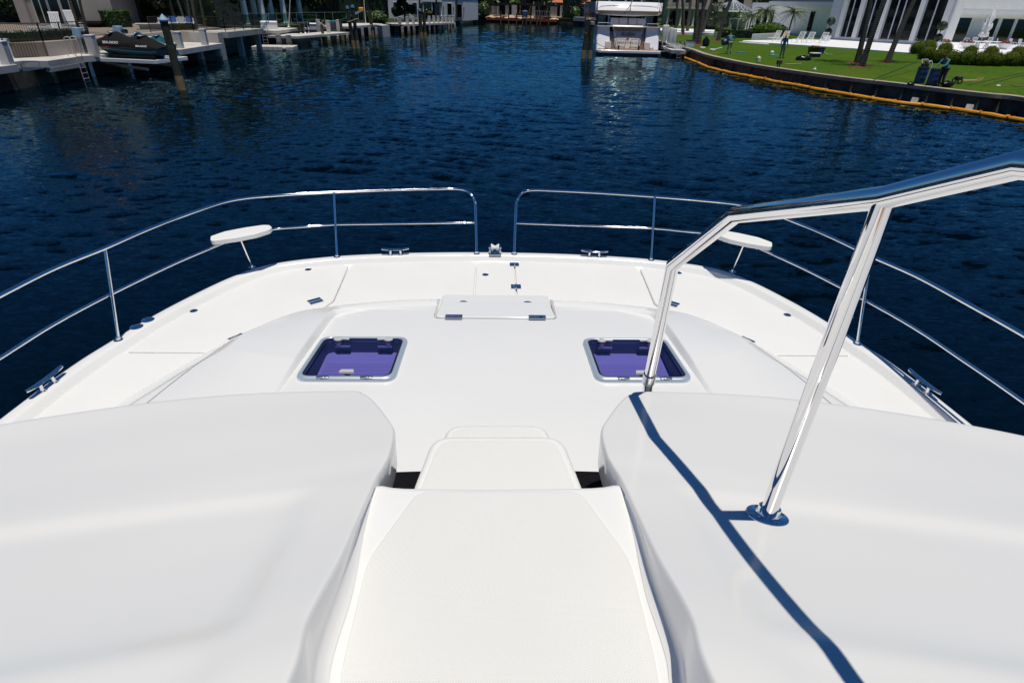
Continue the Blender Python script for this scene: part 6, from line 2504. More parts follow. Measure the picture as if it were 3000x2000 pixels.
m.grid([[p + Vector((0, 0, -.05)) for p in rings], [p + Vector((.03, .03, -.45)) for p in rings]])
m.build('skirt', M['boom'], bm_)
for a in bpts[1:-1]:
    m = MB()
    m.box(a - bpts[0] + Vector((0, 0, .13)), (.16, .05, .10), rz=rg.uniform(0, 3), rx=.5)
    m.build('tab', M['boom'], bm_)

# patio
pz = LZ + .30
pf = [P(q[0], q[1], pz) for q in ((2170, 119), (2200, 122.5), (2330, 131), (2500, 142), (2663, 155), (2760, 163))]
pb = [P(q[0], q[1], pz) for q in ((2230, 111), (2300, 112), (2420, 113), (2600, 124), (2770, 124), (3060, 129))]
m = MB()
poly = [(p.x, p.y) for p in pf] + [(70, 56), (75, 84), (52, 92), (41, 88), (36, 86)]
m.prism(rpoly(poly, [.8, .3, .3, .3, .3, .3, 0, 0, 0, 0, 0]), LZ - .3, pz)
tag(m.build('patio', M['patio'], smooth=False), kind='structure')
m = MB()
m.prism([(p.x, p.y) for p in off([Vector((q.x, q.y, 0)) for q in pf], -.35)] + [(p.x, p.y) for p in reversed(off([Vector((q.x, q.y, 0)) for q in pf], .2))], LZ - .3, pz - .14)
tag(m.build('patio_step', M['patio'], smooth=False), kind='structure')
# the white house: three faces
A, Bq = P(2451, 117, pz), P(2757, 136, pz)
hg = House('glass_front_house', 'big white modern house on the right with tall dark glass between white fins', A, Bq, 2.5, pz, 7.5, 'stuccow')
L_ = hg.L


def uat(px, py, H=hg, Aq=A, Bqq=Bq):
    p = P(px, py, pz) - Aq
    d = (Bqq - Aq).normalized()
    return p.dot(d)


cuts = [uat(x, 117 + (x - 2451) * .0621) for x in (2453, 2474, 2502, 2532, 2568, 2598, 2618, 2670, 2706, 2745)]
wide = {0, 2, 4, 7, 9}
hg.part('plinth', 'stuccow', (-1.6, L_ + .8, -.10, -.003, 0, .35))
for i in range(len(cuts) - 1):
    a, b = cuts[i], cuts[i + 1]
    hg.win(a + (.30 if i in wide else .07), b - (.28 if (i + 1) in wide else .07), .40, 7.0, fw=.05, fm='lattice', name='window')
for i in sorted(wide):
    k = MB()
    a = cuts[i]
    k.bx(a - .30, a + .26, -.45, -.062, .35, 7.4)
    k.build('fin', M['stuccow'], hg.t, smooth=False, bevel=.01)
k = MB()
for i in range(6):
    k.bx(-1.75 + i * .26, -1.52 + i * .26, -.12, -.003, .35, 7.4)
k.build('fluted_pilaster', M['lattice'], hg.t, smooth=False)
hg.part('parapet', 'stuccow', (-1.8, L_ + .8, -.7, .3, 7.1, 7.8))
# right wing
A2, B2 = P(2757, 120, pz), P(3090, 131, pz)
hr2 = House('right_wing', 'white right wing of the modern house with recessed dark doors behind the dining table', A2, B2, 9, pz, 7.0, 'stuccow')
ur = lambda px: (P(px, 120 + (px - 2757) * .033, pz) - A2).dot((B2 - A2).normalized())
for a, b, nx in ((2781, 2823, 1), (2862, 2900, 1), (2911, 2946, 1), (2955, 3005, 1)):
    hr2.win(ur(a), ur(b), .05, 2.9 if nx == 1 else 3.2, fw=.12, nx=nx, fm='wpaint', name='glass_door')
hr2.part('overhang', 'stuccow', (-3.0, hr2.L, -2.2, -.1, 3.35, 3.9))
for px in (2768, 2842):
    u = ur(px)
    k = MB()
    k.bx(u - .5, u + .5, -.08, -.003, .5, 2.7)
    k.build('wall_panel', M['lattice'], hr2.t, smooth=False)
# left wing
A3, B3 = P(2188, 94, pz), P(2444, 112, pz)
hl = House('left_wing', 'low white left wing of the modern house behind the two small palms', A3, B3, 8, pz, 4.2, 'stuccow')
ul = lambda px, py: (P(px, py, pz) - A3).dot((B3 - A3).normalized())
t3 = lambda px: (px - 2188) / (2444 - 2188)
LL = hl.L
for a, b in ((2206, 2222), (2223, 2240), (2241, 2258)):
    ua, ub = ul(a, 94 + 18 * t3(a)), ul(b, 94 + 18 * t3(b))
    hl.win(ua + .15, ub - .1, .75, 3.3, fw=.1)
ua, ub = ul(2364, 106), ul(2379, 107)
hl.win(ua, ub, .6, 3.2, fw=.12)
hl.part('roof_edge', 'stuccow', (ul(2255, 98), LL, -.8, .4, 3.75, 4.4))
hl.part('roof', 'shutter', (ul(2230, 98), LL, -.5, 8, 4.41, 5.2))

# palms on the lawn
GL = 'leaning palms on the right lawn'
cand = (((2034, 127), 2037, 'upright pale palm trunk at the lawn edge, nearest the yacht fenders'), ((2046, 132), 2060, 'dark palm trunk just right of the pale one by the yacht'), ((2041, 106), 2075, 'palm trunk leaning far right behind the pale one by the yacht'), ((2056, 103), 2095, 'thin palm trunk leaning strongly right before the arcaded house'), ((2102, 122), 2151, 'thick dark palm trunk leaning right past the white planter and gazebo'), ((2000, 104), 1991, 'grey palm trunk behind the yacht fenders, in a mulch bed'), ((2012, 100), 2022, 'slim palm trunk between the arcade and the lawn corner'), ((1979, 86), 1981, 'far slim palm trunk just right of the yacht, by the balustrade'), ((2510, 188), 2543, 'left palm trunk of the big pair before the glass house'), ((2523, 199), 2595, 'thick right palm trunk of the big pair before the glass house'), ((2597, 189), 2688, 'palm trunk leaning right between the glass house and the rounded shrubs'))
for i, (b_, tx, lab) in enumerate(cand):
    f = P(b_[0], b_[1], LZ + .06)
    tp = PY(tx, 0, f.y + .3)
    d = tp - f
    far = f.y > 60
    hgt = 8.5 if not far else 9
    d = d * (hgt / d.z)
    palm(lab, f, d, rg, .19 if i > 7 else .22, 2.6, 22, GL)
    m = MB()
    m.lathe([(.95, .0), (.75, .10), (.3, .16), (.05, .17)], (0, 0, 0), 18, sx=1.2)
    for _ in range(60):
        a, r_ = rg.uniform(0, 6.28), rg.uniform(.1, 1.05)
        m.box((r_ * math.cos(a) * 1.2, r_ * math.sin(a), .10 * (1 - r_ * .6)), (.10, .03, .02), rz=rg.uniform(0, 3), ry=rg.uniform(-.5, .5))
    if i in (0, 1, 4, 5, 8, 9, 10):
        tag(m.build('mulch_bed', M['mulch'], None, (f.x, f.y, LZ + .02)), 'red mulch ring round the ' + ('pale upright palm by the yacht', 'dark palm beside the pale one', '', '', 'thick trunk leaning past the planter', 'grey palm behind the fenders', '', '', 'left palm of the big pair', 'right palm of the big pair', 'palm leaning beside the rounded shrubs')[i], 'mulch bed', 'mulch rings on the right lawn')
# small feathery palms before the left wing
for px, py, hgt, lab in ((2226, 108, 3.2, 'small feathery palm before the three dark windows of the left wing'), (2306, 111, 3.1, 'fuller small feathery palm between window and sun loungers'), (2190, 103, 2.5, 'small drooping palm at the left corner of the left wing')):
    p = P(px, py, LZ + .2)
    palm(lab, (p.x, p.y, LZ + .2), (.15, 0, hgt), rg, .11, 2.35, 40, 'small feathery palms', 'frond', droop=1.15, up=1.25)
hedge('long dark clipped hedge left of the white planter wall', P(2113, 110, LZ + .2), P(2210, 113, LZ + .2), 1.6, LZ + .1, 1.05, rg, 'leafd', 1200, .10)
bush('round bright green dome shrub above the white planter wall', (*P(2246, 108, pz).to_2d(), LZ + .3), (2.7, 1.5, 1.0), rg, 'hedge', 1300, .12)
k = MB()
a, b = P(2201, 117, LZ + .2), P(2285, 112, LZ + .2)
k.prism([(a.x, a.y), (b.x, b.y), (b.x + .3, b.y + .6), (a.x + .3, a.y + .6)], LZ, LZ + .85)
tag(k.build('planter_wall', M['patio'], smooth=False), 'low white planter wall under the dome shrub, left of the loungers', 'planter')
t = thing('white_planter', 'square white planter with a clipped shrub beside the thick leaning trunk', 'planter', (*P(2101, 111, LZ + .1).to_2d(), LZ + .1))
k = MB()
k.prism([(-.38, -.38), (.38, -.38), (.38, .38), (-.38, .38)], 0, .75, [(-.45, -.45), (.45, -.45), (.45, .45), (-.45, .45)])
k.build('pot', M['wpaint'], t, smooth=False)
k = MB()
k.ell((0, 0, 1.0), (.5, .5, .5), 12, 8)
leaves(k, (0, 0, 1.0), (.55, .55, .5), 300, .09, rg)
k.build('foliage', M['hedge'], t, smooth=False)


def lounger(label, loc, rz):
    t = thing('sun_lounger', label, 'sun lounger', loc, rz, 'white strapped sun loungers on the patio')
    k = MB()
    for s in (-.33, .33):
        k.tube(cr([(s, -1.05, .36), (s, -.6, .36), (s, .2, .36), (s, .75, 1.12)], 4), .025, 7)
        k.tube([(s, -.95, .36), (s, -1.0, 0)], .022, 6)
        k.tube(cr([(s, .1, .36), (s * 1.1, .15, .1), (s * 1.1, .5, .0), (s * 1.1, .55, .34), (s, .42, .6)], 3), .022, 6)
    k.tube([(-.33, .75, 1.12), (.33, .75, 1.12)], .025, 6)
    k.tube([(-.33, -1.05, .36), (.33, -1.05, .36)], .025, 6)
    k.build('frame', M['wpaint'], t)
    k = MB()
    for i in range(11):
        y = -.98 + i * .11
        k.box((0, y, .375), (.66, .07, .012))
    k.build('seat_straps', M['wpaint'], t, smooth=False)
    k = MB()
    for i in range(8):
        x = -.29 + i * .083
        k.beam((x, .22, .39), (x, .74, 1.12), .045, .012, up=(1, 0, 0))
    k.build('back_straps', M['wpaint'], t, smooth=False)
    return t


lg = None
for px, py, rz, lab in ((2268, 121, -50, 'white sun lounger first from the planter wall, back raised to the right'), (2292, 122, -50, 'white sun lounger second from the planter wall'), (2338, 125, -50, 'white sun lounger third from the planter wall, behind the straw hat worker'), (2366, 126, -50, 'white sun lounger fourth from the planter wall'), (2405, 127, -50, 'white sun lounger with large wheels nearest the glass house')):
    p = P(px, py, pz)
    if lg is None:
        lg = lounger(lab, (p.x, p.y, pz), R(rz))
    else:
        dup(lg, (p.x, p.y, pz), R(rz), lab)


def topiary(label, px, py):
    p = P(px, py, pz)
    t = thing('topiary', label, 'topiary', (p.x, p.y, pz), 0, 'two ball topiaries by the glass house')
    k = MB()
    k.prism([(-.3, -.3), (.3, -.3), (.3, .3), (-.3, .3)], 0, .6, [(-.38, -.38), (.38, -.38), (.38, .38), (-.38, .38)])
    k.build('pot', M['wpaint'], t, smooth=False)
    k = MB()
    k.cyl((0, 0, .5), (0, 0, 2.1), .04)
    k.build('stem', M['trunkd'], t)
    for z, r in ((1.05, .42), (2.2, .50)):
        k = MB()
        k.ell((0, 0, z), (r * .93, r * .93, r * .9), 12, 8)
        leaves(k, (0, 0, z), (r, r, r * .95), 260, .07, rg, .93)
        k.build('ball', M['leafd'], t, smooth=False)


topiary('two ball topiary at the corner beside the wheeled sun lounger', 2420, 120)
topiary('two ball topiary beside the flower bowl at the dark glass', 2738, 141)

# rounded shrub row
row = [(2690, 160, 1.25, 'first rounded shrub at the left end of the front row, by the patio edge'), (2716, 176, 1.15, 'second rounded shrub of the front row'), (2752, 186, 1.15, 'third rounded shrub of the front row'), (2790, 190, 1.1, 'fourth rounded shrub of the front row, behind the man at the barrels'), (2829, 192, 1.15, 'fifth rounded shrub of the front row'), (2873, 194, 1.1, 'sixth rounded shrub of the front row, below the umbrella'), (2917, 195, 1.1, 'seventh rounded shrub of the front row'), (2962, 195, 1.15, 'eighth rounded shrub of the front row'), (3006, 196, 1.2, 'ninth rounded shrub cut by the right edge of the view'), (2722, 152, 1.2, 'left rounded shrub of the back row below the flower bowl'), (2770, 158, 1.1, 'second rounded shrub of the back row'), (2845, 165, 1.0, 'small rounded shrub of the back row under the table'), (2905, 166, 1.0, 'second small rounded shrub of the back row under the table'), (2985, 166, 1.0, 'rounded shrub of the back row at the right edge')]
for px, py, r, lab in row:
    p = P(px, py, LZ + .2)
    r *= .62
    bush(lab, (p.x, p.y + .3, LZ + .10), (r, r, r * .95), rg, 'ball', 900, .045, 'rounded_shrub', 'clipped rounded shrubs by the patio')


def flower_bowl(label, px, py):
    p = P(px, py, pz)
    t = thing('flower_bowl', label, 'flower bowl', (p.x, p.y, pz), 0, 'white bowls of red flowers')
    k = MB()
    k.lathe([(.30, 0), (.55, .35), (.62, .60), (.56, .60), (.2, .3)], n=18)
    k.build('bowl', M['wpaint'], t)
    k = MB()
    leaves(k, (0, 0, .68), (.58, .58, .24), 240, .07, rg)
    k.build('flowers', M['flower'], t, smooth=False)
    k = MB()
    leaves(k, (0, 0, .60), (.52, .52, .14), 120, .08, rg)
    k.build('leaves', M['leaf'], t, smooth=False)


flower_bowl('white bowl of red flowers beside the topiary at the dark glass', 2762, 141)
flower_bowl('white bowl of red flowers at the left end of the dining table', 2831, 143)
flower_bowl('white bowl of red flowers right of the umbrella table', 2938, 145)
p = P(2872, 143, pz)
t = thing('dining_table', 'long white oval dining table under the closed umbrella', 'table', (p.x, p.y, pz), 0)
k = MB()
k.lathe([(.0, .70), (1.0, .70), (1.03, .73), (1.0, .76), (.0, .762)], n=28, sx=2.0, sy=.8)
k.build('tabletop', M['wpaint'], t)
for s in (-1, 1):
    k = MB()
    for dx in (-.2, 0, .2):
        k.beam((s * .55 + dx * .3, 0, .70), (s * .55 + dx * 1.4, 0, 0), .07, .09)
    k.build('leg', M['wpaint'], t, smooth=False)
u = thing('closed_umbrella', 'tall white patio umbrella tied closed above the dining table', 'umbrella', (p.x - .2, p.y + .1, pz))
k = MB()
k.cyl((0, 0, 0), (0.12, 0, 4.2), .035)
k.build('pole', M['wpaint'], u)
k = MB()
rows = []
for z, r in ((1.15, .16), (1.3, .42), (1.6, .40), (1.75, .27), (2.1, .40), (2.5, .36), (2.65, .25), (3.0, .34), (3.4, .26), (3.9, .10), (4.05, .04)):
    rows.append([Vector((.03 * z + (r * (1 + .30 * math.sin(5 * a + z * 2) + .15 * math.sin(9 * a - z * 3))) * math.cos(a), r * (1 + .30 * math.sin(5 * a + z * 2)) * math.sin(a), z + .04 * math.sin(7 * a))) for a in [2 * PI * j / 30 for j in range(30)]])
k.grid(rows, closed=True)
k.build('canopy', M['canvas'], u, angle=80)
k = MB()
k.lathe([(.02, 4.05), (.06, 4.12), (.05, 4.2), (.01, 4.32)], (.12, 0, 0), 12)
k.build('finial', M['wpaint'], u)


def patio_chair(label, px, py, rz):
    p = P(px, py, pz)
    t = thing('patio_chair', label, 'chair', (p.x, p.y, pz), R(rz), 'white strapped patio chairs')
    k = MB()
    for s in (-.27, .27):
        k.tube(cr([(s, -.25, .42), (s, .22, .40), (s, .36, 1.0)], 4), .022, 7)
        k.tube(cr([(s, -.28, .0), (s, -.30, .4), (s, -.2, .64), (s, .28, .62)], 4), .022, 7)
        k.tube([(s, .3, 0), (s, .2, .42)], .022, 6)
    k.tube([(-.27, .36, 1.0), (.27, .36, 1.0)], .022, 6)
    k.build('frame', M['wpaint'], t)
    k = MB()
    for i in range(6):
        x = -.22 + i * .088
        k.beam((x, .23, .44), (x, .355, .98), .05, .012, up=(1, 0, 0))
    k.build('backrest', M['wpaint'], t, smooth=False)
    k = MB()
    k.box((0, 0, .42), (.52, .46, .03))
    k.build('seat', M['canvas'], t)
    return t


pc_ = patio_chair('white strapped chair facing us at the left end of the row at the dark glass', 2647, 128, 0)
for i, (px, py, rz, lab) in enumerate(((2678, 131, 40, 'second white strapped chair at the dark glass'), (2698, 132, 40, 'third white strapped chair at the dark glass'), (2716, 133, 40, 'fourth white strapped chair at the dark glass, before the topiary'), (2818, 141, -60, 'patio chair at the left end of the dining table'), (2843, 137, 180, 'patio chair behind the table, left of the umbrella'), (2888, 137, 180, 'patio chair behind the table, right of the umbrella'), (2923, 142, 60, 'patio chair at the right end of the dining table'), (2960, 143, 20, 'patio chair standing apart right of the table'), (2988, 144, 20, 'patio chair nearest the right edge of the view'))):
    p = P(px, py, pz)
    dup(pc_, (p.x, p.y, pz), R(rz), lab)

# gazebo and white gate
gz = thing('gazebo', 'white gazebo with a lattice roof behind the leaning trunk', 'gazebo', (*P(2135, 74, pz).to_2d(), LZ + .2))
gz.location = (P(2135, 80, pz).x, P(2135, 80, pz).y, LZ + .2)
rr_ = 4.6
m = MB()
for i in range(8):
    a = 2 * PI * i / 8 + .2
    m.cyl((rr_ * .92 * math.cos(a), rr_ * .92 * math.sin(a), 0), (rr_ * .92 * math.cos(a), rr_ * .92 * math.sin(a), 2.7), .12)
m.build('post', M['wpaint'], gz)
m = MB()
ring = [Vector((rr_ * math.cos(2 * PI * i / 24), rr_ * math.sin(2 * PI * i / 24), 2.85)) for i in range(24)]
m.tube(ring, .16, 6, closed=True)
apex = Vector((0, 0, 4.9))
for i in range(24):
    m.beam(ring[i], apex, .07, .07)
for i in range(24):
    for q in range(5):
        a, b = ring[i].lerp(apex, q / 6), ring[(i + 1) % 24].lerp(apex, (q + 1) / 6)
        c, d = ring[(i + 1) % 24].lerp(apex, q / 6), ring[i].lerp(apex, (q + 1) / 6)
        m.beam(a, b, .05, .05)
        m.beam(c, d, .05, .05)
m.build('lattice_roof', M['lattice'], gz, smooth=False)
fence('white vertical bar garden gate left of the small drooping palm', [tuple(P(2133, 91, LZ + .2).to_2d()), tuple(P(2182, 94, LZ + .2).to_2d())], LZ + .2, 1.9, 'wpaint', 2.2, .22, name='garden_gate', cat='gate', rail=.07)
A, Bq = P(2090, 76, LZ + .2), P(2178, 80, LZ + .2)
hb = House('pool_house', 'white pool house with turquoise glass behind the gazebo', A + Vector((0, 6, 0)), Bq + Vector((0, 6, 0)), 6, LZ + .2, 3.4, 'stuccow')
hb.win(hb.L * .3, hb.L * .75, .3, 2.6, nx=3, m='turq')
for px, py, r, lab in ((2092, 92, 1.9, 'tall rounded dark shrub before the pool house'), (2075, 90, 1.5, 'second rounded dark shrub left of the pool house'), (2160, 88, 1.3, 'bright shrub behind the white garden gate')):
    p = P(px, py, LZ + .2)
    bush(lab, (p.x, p.y, LZ + .2), (r, r, r * 1.25), rg, 'leafd' if r > 1.4 else 'leaf', 500, .2)
# arcaded house
A, Bq = Vector((30.5, 138, 0)), Vector((47, 136, 0))
ah = House('arcaded_house', 'large tan house with round arches and a stone balustrade behind the palm trunks', A, Bq, 10, LZ + .2, 8, 'tan')
L_ = ah.L
for i in range(6):
    u = .04 + i * .155
    ah.win(u * L_, (u + .10) * L_, .05, 2.75, fw=.06, fm='tan', arch=True, m='glassd')
    ah.win((u + .01) * L_, (u + .09) * L_, 4.1, 6.3, fm='concw')
ah.part('balcony_floor', 'concw', (-.3, L_ + .3, -1.5, -.003, 3.05, 3.25))
k = MB()
for i in range(60):
    x = i / 59 * L_
    k.lathe([(.05, 3.253), (.09, 3.45), (.05, 3.7), (.06, 3.95)], (x, -1.35, 0), 6)
k.build('baluster', M['concw'], ah.t)
ah.part('balustrade_rail', 'concw', (-.3, L_ + .3, -1.5, -1.2, 3.953, 4.12))
for i in range(7):
    ah.column((.015 + i * .155) * L_, -1.2, 0, 3.05, .18, 'concw')
k = MB()
k.prism([(22, 96), (40, 98), (44, 112), (22, 112)], LZ - .1, LZ + .45)
tag(k.build('pool_terrace', M['patio'], smooth=False), kind='structure')
for i, (x, y, h, c, lab) in enumerate(((60, 100, 12, 5.5, 'dark tree behind the left wing roof'), (48, 150, 12, 6, 'tall tree behind the arcaded house'), (66, 140, 13, 6, 'tall tree behind the gazebo'), (28, 150, 12, 5, 'dark tree left of the arcaded house'))):
    tree(lab, (x, y, 1.2), h, c, rg, 1500, .45, 'leafd', .12, group='trees behind the right bank houses', lobes=9)

# tender dock beside the yacht
t = thing('side_dock', 'white floating dock with a ladder at the corner of the right lawn', 'dock', (16.9, 66.2, 0))
k = MB()
k.prism([(-1.2, .4), (.2, -.2), (.6, 7), (-.9, 7)], .40, .75)
k.build('deck_slab', M['concw'], t, smooth=False, bevel=.02)
for x, y in ((-1.0, .8), (.1, .2), (-.8, 6)):
    k = MB()
    k.bx(x - .14, x + .14, y - .14, y + .14, -1, .40)
    k.build('pile', M['concd'], t, smooth=False)
ladder('steel ladder on the white floating dock by the lawn corner', (16.5, 66.2, .75), R(10), .7, -1.0)
t = thing('dinghy', 'small white tender lying on the floating dock beside the yacht', 'dinghy', (16.6, 70.0, .76), R(8))
k = MB()
rows = []
for y, w, z in ((-1.7, .55, .35), (-.8, .62, .36), (.4, .60, .40), (1.2, .40, .5), (1.7, .06, .62)):
    rows.append([Vector((a * w, y, zz)) for a, zz in ((-.8, z), (-1, z), (-.95, .12), (-.4, .0), (.4, .0), (.95, .12), (1, z), (.8, z))])
k.grid(rows)
k.add(rows[0], [tuple(range(8))])
k.build('hull', M['wpaint'], t)
k = MB()
k.box((0, -.4, .38), (1.0, .3, .06))
k.box((0, .5, .42), (.9, .25, .06))
k.build('thwart', M['steel2'], t)
t = thing('power_pedestal', 'grey white service box on the lawn corner next to the floating dock', 'box', (*P(2019, 139, LZ).to_2d(), LZ))
k = MB()
k.bx(-.42, .42, -.3, .3, 0, .62)
k.build('body', M['lattice'], t, smooth=False, bevel=.04)
k = MB()
k.bx(-.45, .45, -.33, .33, .622, .70)
k.build('lid', M['leafd'], t, smooth=False, bevel=.02)

# workers
J1 = dict(hip=(0, 0, .93), waist=(.0, .0, 1.10), chest=(0, .01, 1.33), neck=(0, 0, 1.50), head=(0, -.03, 1.60), lsh=(-.20, .01, 1.41), rsh=(.20, .01, 1.41), lel=(-.27, .02, 1.13), rel=(.28, .03, 1.13), lwr=(-.30, -.06, .88), rwr=(.32, -.05, .88), lhp=(-.10, 0, .88), rhp=(.10, 0, .88), lkn=(-.11, -.02, .48), rkn=(.12, -.02, .48), lan=(-.12, 0, .09), ran=(.14, .02, .09), lto=(-.15, -.15, .035), rto=(.17, -.13, .035))
p = P(2288, 171, LZ + .1)
person('man standing on the lawn in a wide straw hat, teal shirt and khaki trousers', (p.x, p.y, LZ + .11), R(10), J1, hat='straw', scale=1.06)
J2 = dict(hip=(0, 0, .90), waist=(.02, -.05, 1.07), chest=(.06, -.16, 1.27), neck=(.08, -.24, 1.41), head=(.09, -.33, 1.49), lsh=(-.14, -.15, 1.35), rsh=(.26, -.16, 1.35), lel=(-.30, -.26, 1.16), rel=(.38, -.28, 1.12), lwr=(-.32, -.46, 1.10), rwr=(.34, -.46, .98), lhp=(-.09, 0, .86), rhp=(.09, 0, .86), lkn=(-.13, -.06, .47), rkn=(.12, -.02, .47), lan=(-.15, .04, .09), ran=(.14, .06, .09), lto=(-.18, -.10, .035), rto=(.17, -.08, .035))
p = P(2134, 157, LZ + .1)
person('man walking on the lawn in a pale teal shirt, bending forward with a blue drum', (p.x, p.y, LZ + .11), R(165), J2, trousers='khaki', scale=1.06)
J3 = dict(hip=(0, 0, .92), waist=(0, -.05, 1.09), chest=(-.02, -.16, 1.30), neck=(-.03, -.26, 1.43), head=(-.04, -.35, 1.50), lsh=(-.20, -.16, 1.37), rsh=(.17, -.17, 1.37), lel=(-.26, -.30, 1.12), rel=(.24, -.32, 1.12), lwr=(-.18, -.52, 1.00), rwr=(.16, -.54, 1.00), lhp=(-.10, 0, .87), rhp=(.10, 0, .87), lkn=(-.11, -.03, .48), rkn=(.11, -.03, .48), lan=(-.11, .02, .09), ran=(.12, .02, .09), lto=(-.13, -.13, .035), rto=(.14, -.13, .035))
p = P(2752, 253, LZ + .05)
person('man in a teal shirt and dark trousers leaning over the blue barrels', (p.x, p.y, LZ + .03), R(-75), J3, trousers='darkcloth', scale=1.06)


def drum(label, loc, rz=0, tilt=None, r=.30, h=.88):
    t = thing('drum', label, 'drum', loc, rz, 'blue plastic drums')
    k = MB()
    k.lathe([(r * .9, 0), (r, .03), (r, .27), (r * 1.03, .30), (r, .33), (r, .57), (r * 1.03, .60), (r, .63), (r, h - .03), (r * .92, h)], n=22)
    k.build('body', M['blue'], t)
    k = MB()
    k.lathe([(r * .99, h - .02), (r * 1.03, h + .01), (r * .9, h + .03), (r * .88, h + .005)], n=22)
    k.build('rim', M['black'], t)
    if tilt:
        t.rotation_euler = tilt
    return t


p = P(2692, 243, LZ + .05)
drum('dark blue plastic drum with the pump on top, nearer the shrubs', (p.x, p.y, LZ + .03))
q = P(2728, 249, LZ + .05)
drum('dark blue plastic drum right in front of the bending man', (q.x, q.y, LZ + .03))
pp = P(2134, 157, LZ + .1)
drum('blue drum carried sideways by the walking man', (pp.x - .62, pp.y + .35, LZ + .95), 0, (0, R(78), R(15)), .27, .8)
t = thing('pump', 'small engine pump with hoses standing on the left blue drum', 'pump', (p.x, p.y, LZ + .93))
k = MB()
k.box((0, 0, .12), (.36, .26, .20))
k.cyl((-.1, -.1, .25), (.16, .1, .30), .09)
k.build('engine', M['iron'], t, bevel=.03)
k = MB()
k.tube(cr([(.15, 0, .25), (.3, 0, .34), (.38, -.05, .1), (.36, -.1, -.5)], 4), .025, 7)
k.tube([(-.2, 0, .2), (-.25, .1, .4), (.1, .1, .42), (.2, 0, .3)], .018, 6)
k.build('hose', M['wpaint'], t)
for body_, px, py, lab in (('a', 2221, 181, 'milky plastic jug on the lawn nearest the seawall cap'), ('b', 2260, 163, 'milky plastic jug with a blue base further up the lawn')):
    p_ = P(px, py, LZ + .1)
    jug(lab, (p_.x, p_.y, LZ + .09), R(20 if body_ == 'a' else -15), 'milky jugs on the lawn')
p_ = P(2264, 164, LZ + .1)
t = thing('blue_tray', 'flat blue tray under the further milky jug', 'tray', (p_.x + .25, p_.y + .25, LZ + .10))
k = MB()
k.prism(rpoly([(-.35, -.2), (.35, -.2), (.35, .2), (-.35, .2)], .1), 0, .06)
k.build('body', M['turq'], t, bevel=.02)
# tub, chest and bags
p_ = P(2388, 160, LZ + .1)
t = thing('black_tub', 'black tub with yellow lid edge and a blue hose on the lawn', 'tub', (p_.x, p_.y, LZ + .10), R(10))
k = MB()
k.prism([(-.55, -.35), (.55, -.35), (.55, .35), (-.55, .35)], 0, .62, [(-.66, -.42), (.66, -.42), (.66, .42), (-.66, .42)])
k.build('body', M['bag'], t, bevel=.04)
k = MB()
k.bx(-.5, .1, -.30, .2, .622, .78)
k.build('yellow_case', M['straw'], t, bevel=.05)
k = MB()
k.bx(.1, .45, -.42, -.36, .15, .5)
k.build('blue_panel', M['blue'], t)
tag(rope('x', cr([(p_.x + .6, p_.y, LZ + .45), (p_.x + 1.0, p_.y - .2, LZ + .15), (p_.x + 1.5, p_.y - .3, LZ + .13)], 5), .05, m='ltblue'), 'blue hose running out from the black tub', 'hose').name = 'blue_hose'
p_ = P(2386, 169, LZ + .1)
t = thing('cool_box', 'small white cool box in front of the black tub', 'cool box', (p_.x, p_.y, LZ + .09), R(10))
k = MB()
k.bx(-.42, .42, -.22, .22, 0, .30)
k.build('body', M['bag'], t, bevel=.03)
k = MB()
k.bx(-.44, .44, -.24, .24, .303, .40)
k.build('lid', M['wpaint'], t, bevel=.03)


def bag(label, px, py, r):
    p = P(px, py, LZ + .08)
    t = thing('black_bag', label, 'bag', (p.x, p.y, LZ + .06), 0, 'black plastic bags on the lawn')
    k = MB()
    k.ell((0, 0, r[2] * .8), r, 16, 9, .16, rg)
    k.build('sack', M['bag'], t)
    k = MB()
    k.lathe([(.05, r[2] * 1.5), (.03, r[2] * 1.7), (.10, r[2] * 1.95)], n=10)
    k.build('knot', M['bag'], t)


bag('crumpled black plastic bag lying left of the white cool box', 2352, 178, (.62, .35, .22))
bag('upright black bag standing on the lawn near the yacht', 2066, 136, (.38, .3, .5))
bag('crumpled black bag at the feet of the man by the barrels', 2772, 252, (.38, .25, .16))
bag('small dark bag on the seawall cap before the barrels', 2667, 249, (.20, .15, .10))
# loose gear on the lawn
for a, b, r, mm, lab in (((2092, 146), (2115, 140), .04, 'wpaint', 'white plastic pipe lying on the lawn behind the seawall'), ((2117, 151), (2160, 155), .025, 'steel2', 'thin grey pole on the lawn at the walking man feet'), ((2300, 189), (2348, 187), .025, 'lumber', 'thin pale rod on the lawn below the standing man'), ((2560, 233), (2678, 210), .03, 'iron', 'long dark hose lance sloping up to the left drum')):
    q0, q1 = P(*a, LZ + .1), P(*b, LZ + .1)
    q0.z, q1.z = LZ + .11, LZ + .11 if mm != 'iron' else LZ + .75
    k = MB()
    k.tube([q0, q1], r, 8)
    tag(k.build('pole' if mm != 'wpaint' else 'pipe', M[mm]), lab, 'pole')
t = thing('net_head', 'turquoise flat broom head on the lawn right of the walking man', 'broom', (*P(2172, 156, LZ + .1).to_2d(), LZ + .10), R(12))
k = MB()
k.box((0, 0, .05), (.75, .18, .08))
k.build('head', M['turq'], t, bevel=.02)
k = MB()
k.tube([(-.3, 0, .08), (-1.3, .1, .06)], .02, 6)
k.build('handle', M['steel2'], t)
t = thing('lamp_box', 'small brown lawn light on two short legs by the seawall cap', 'lawn light', (*P(2280, 197, LZ).to_2d(), LZ), R(10))
k = MB()
k.box((0, 0, .34), (.36, .22, .26))
k.build('housing', M['trunkd'], t, bevel=.02)
for s in (-.08, .08):
    k = MB()
    k.bx(s - .03, s + .03, -.03, .03, 0, .22)
    k.build('leg', M['trunkd'], t, smooth=False)
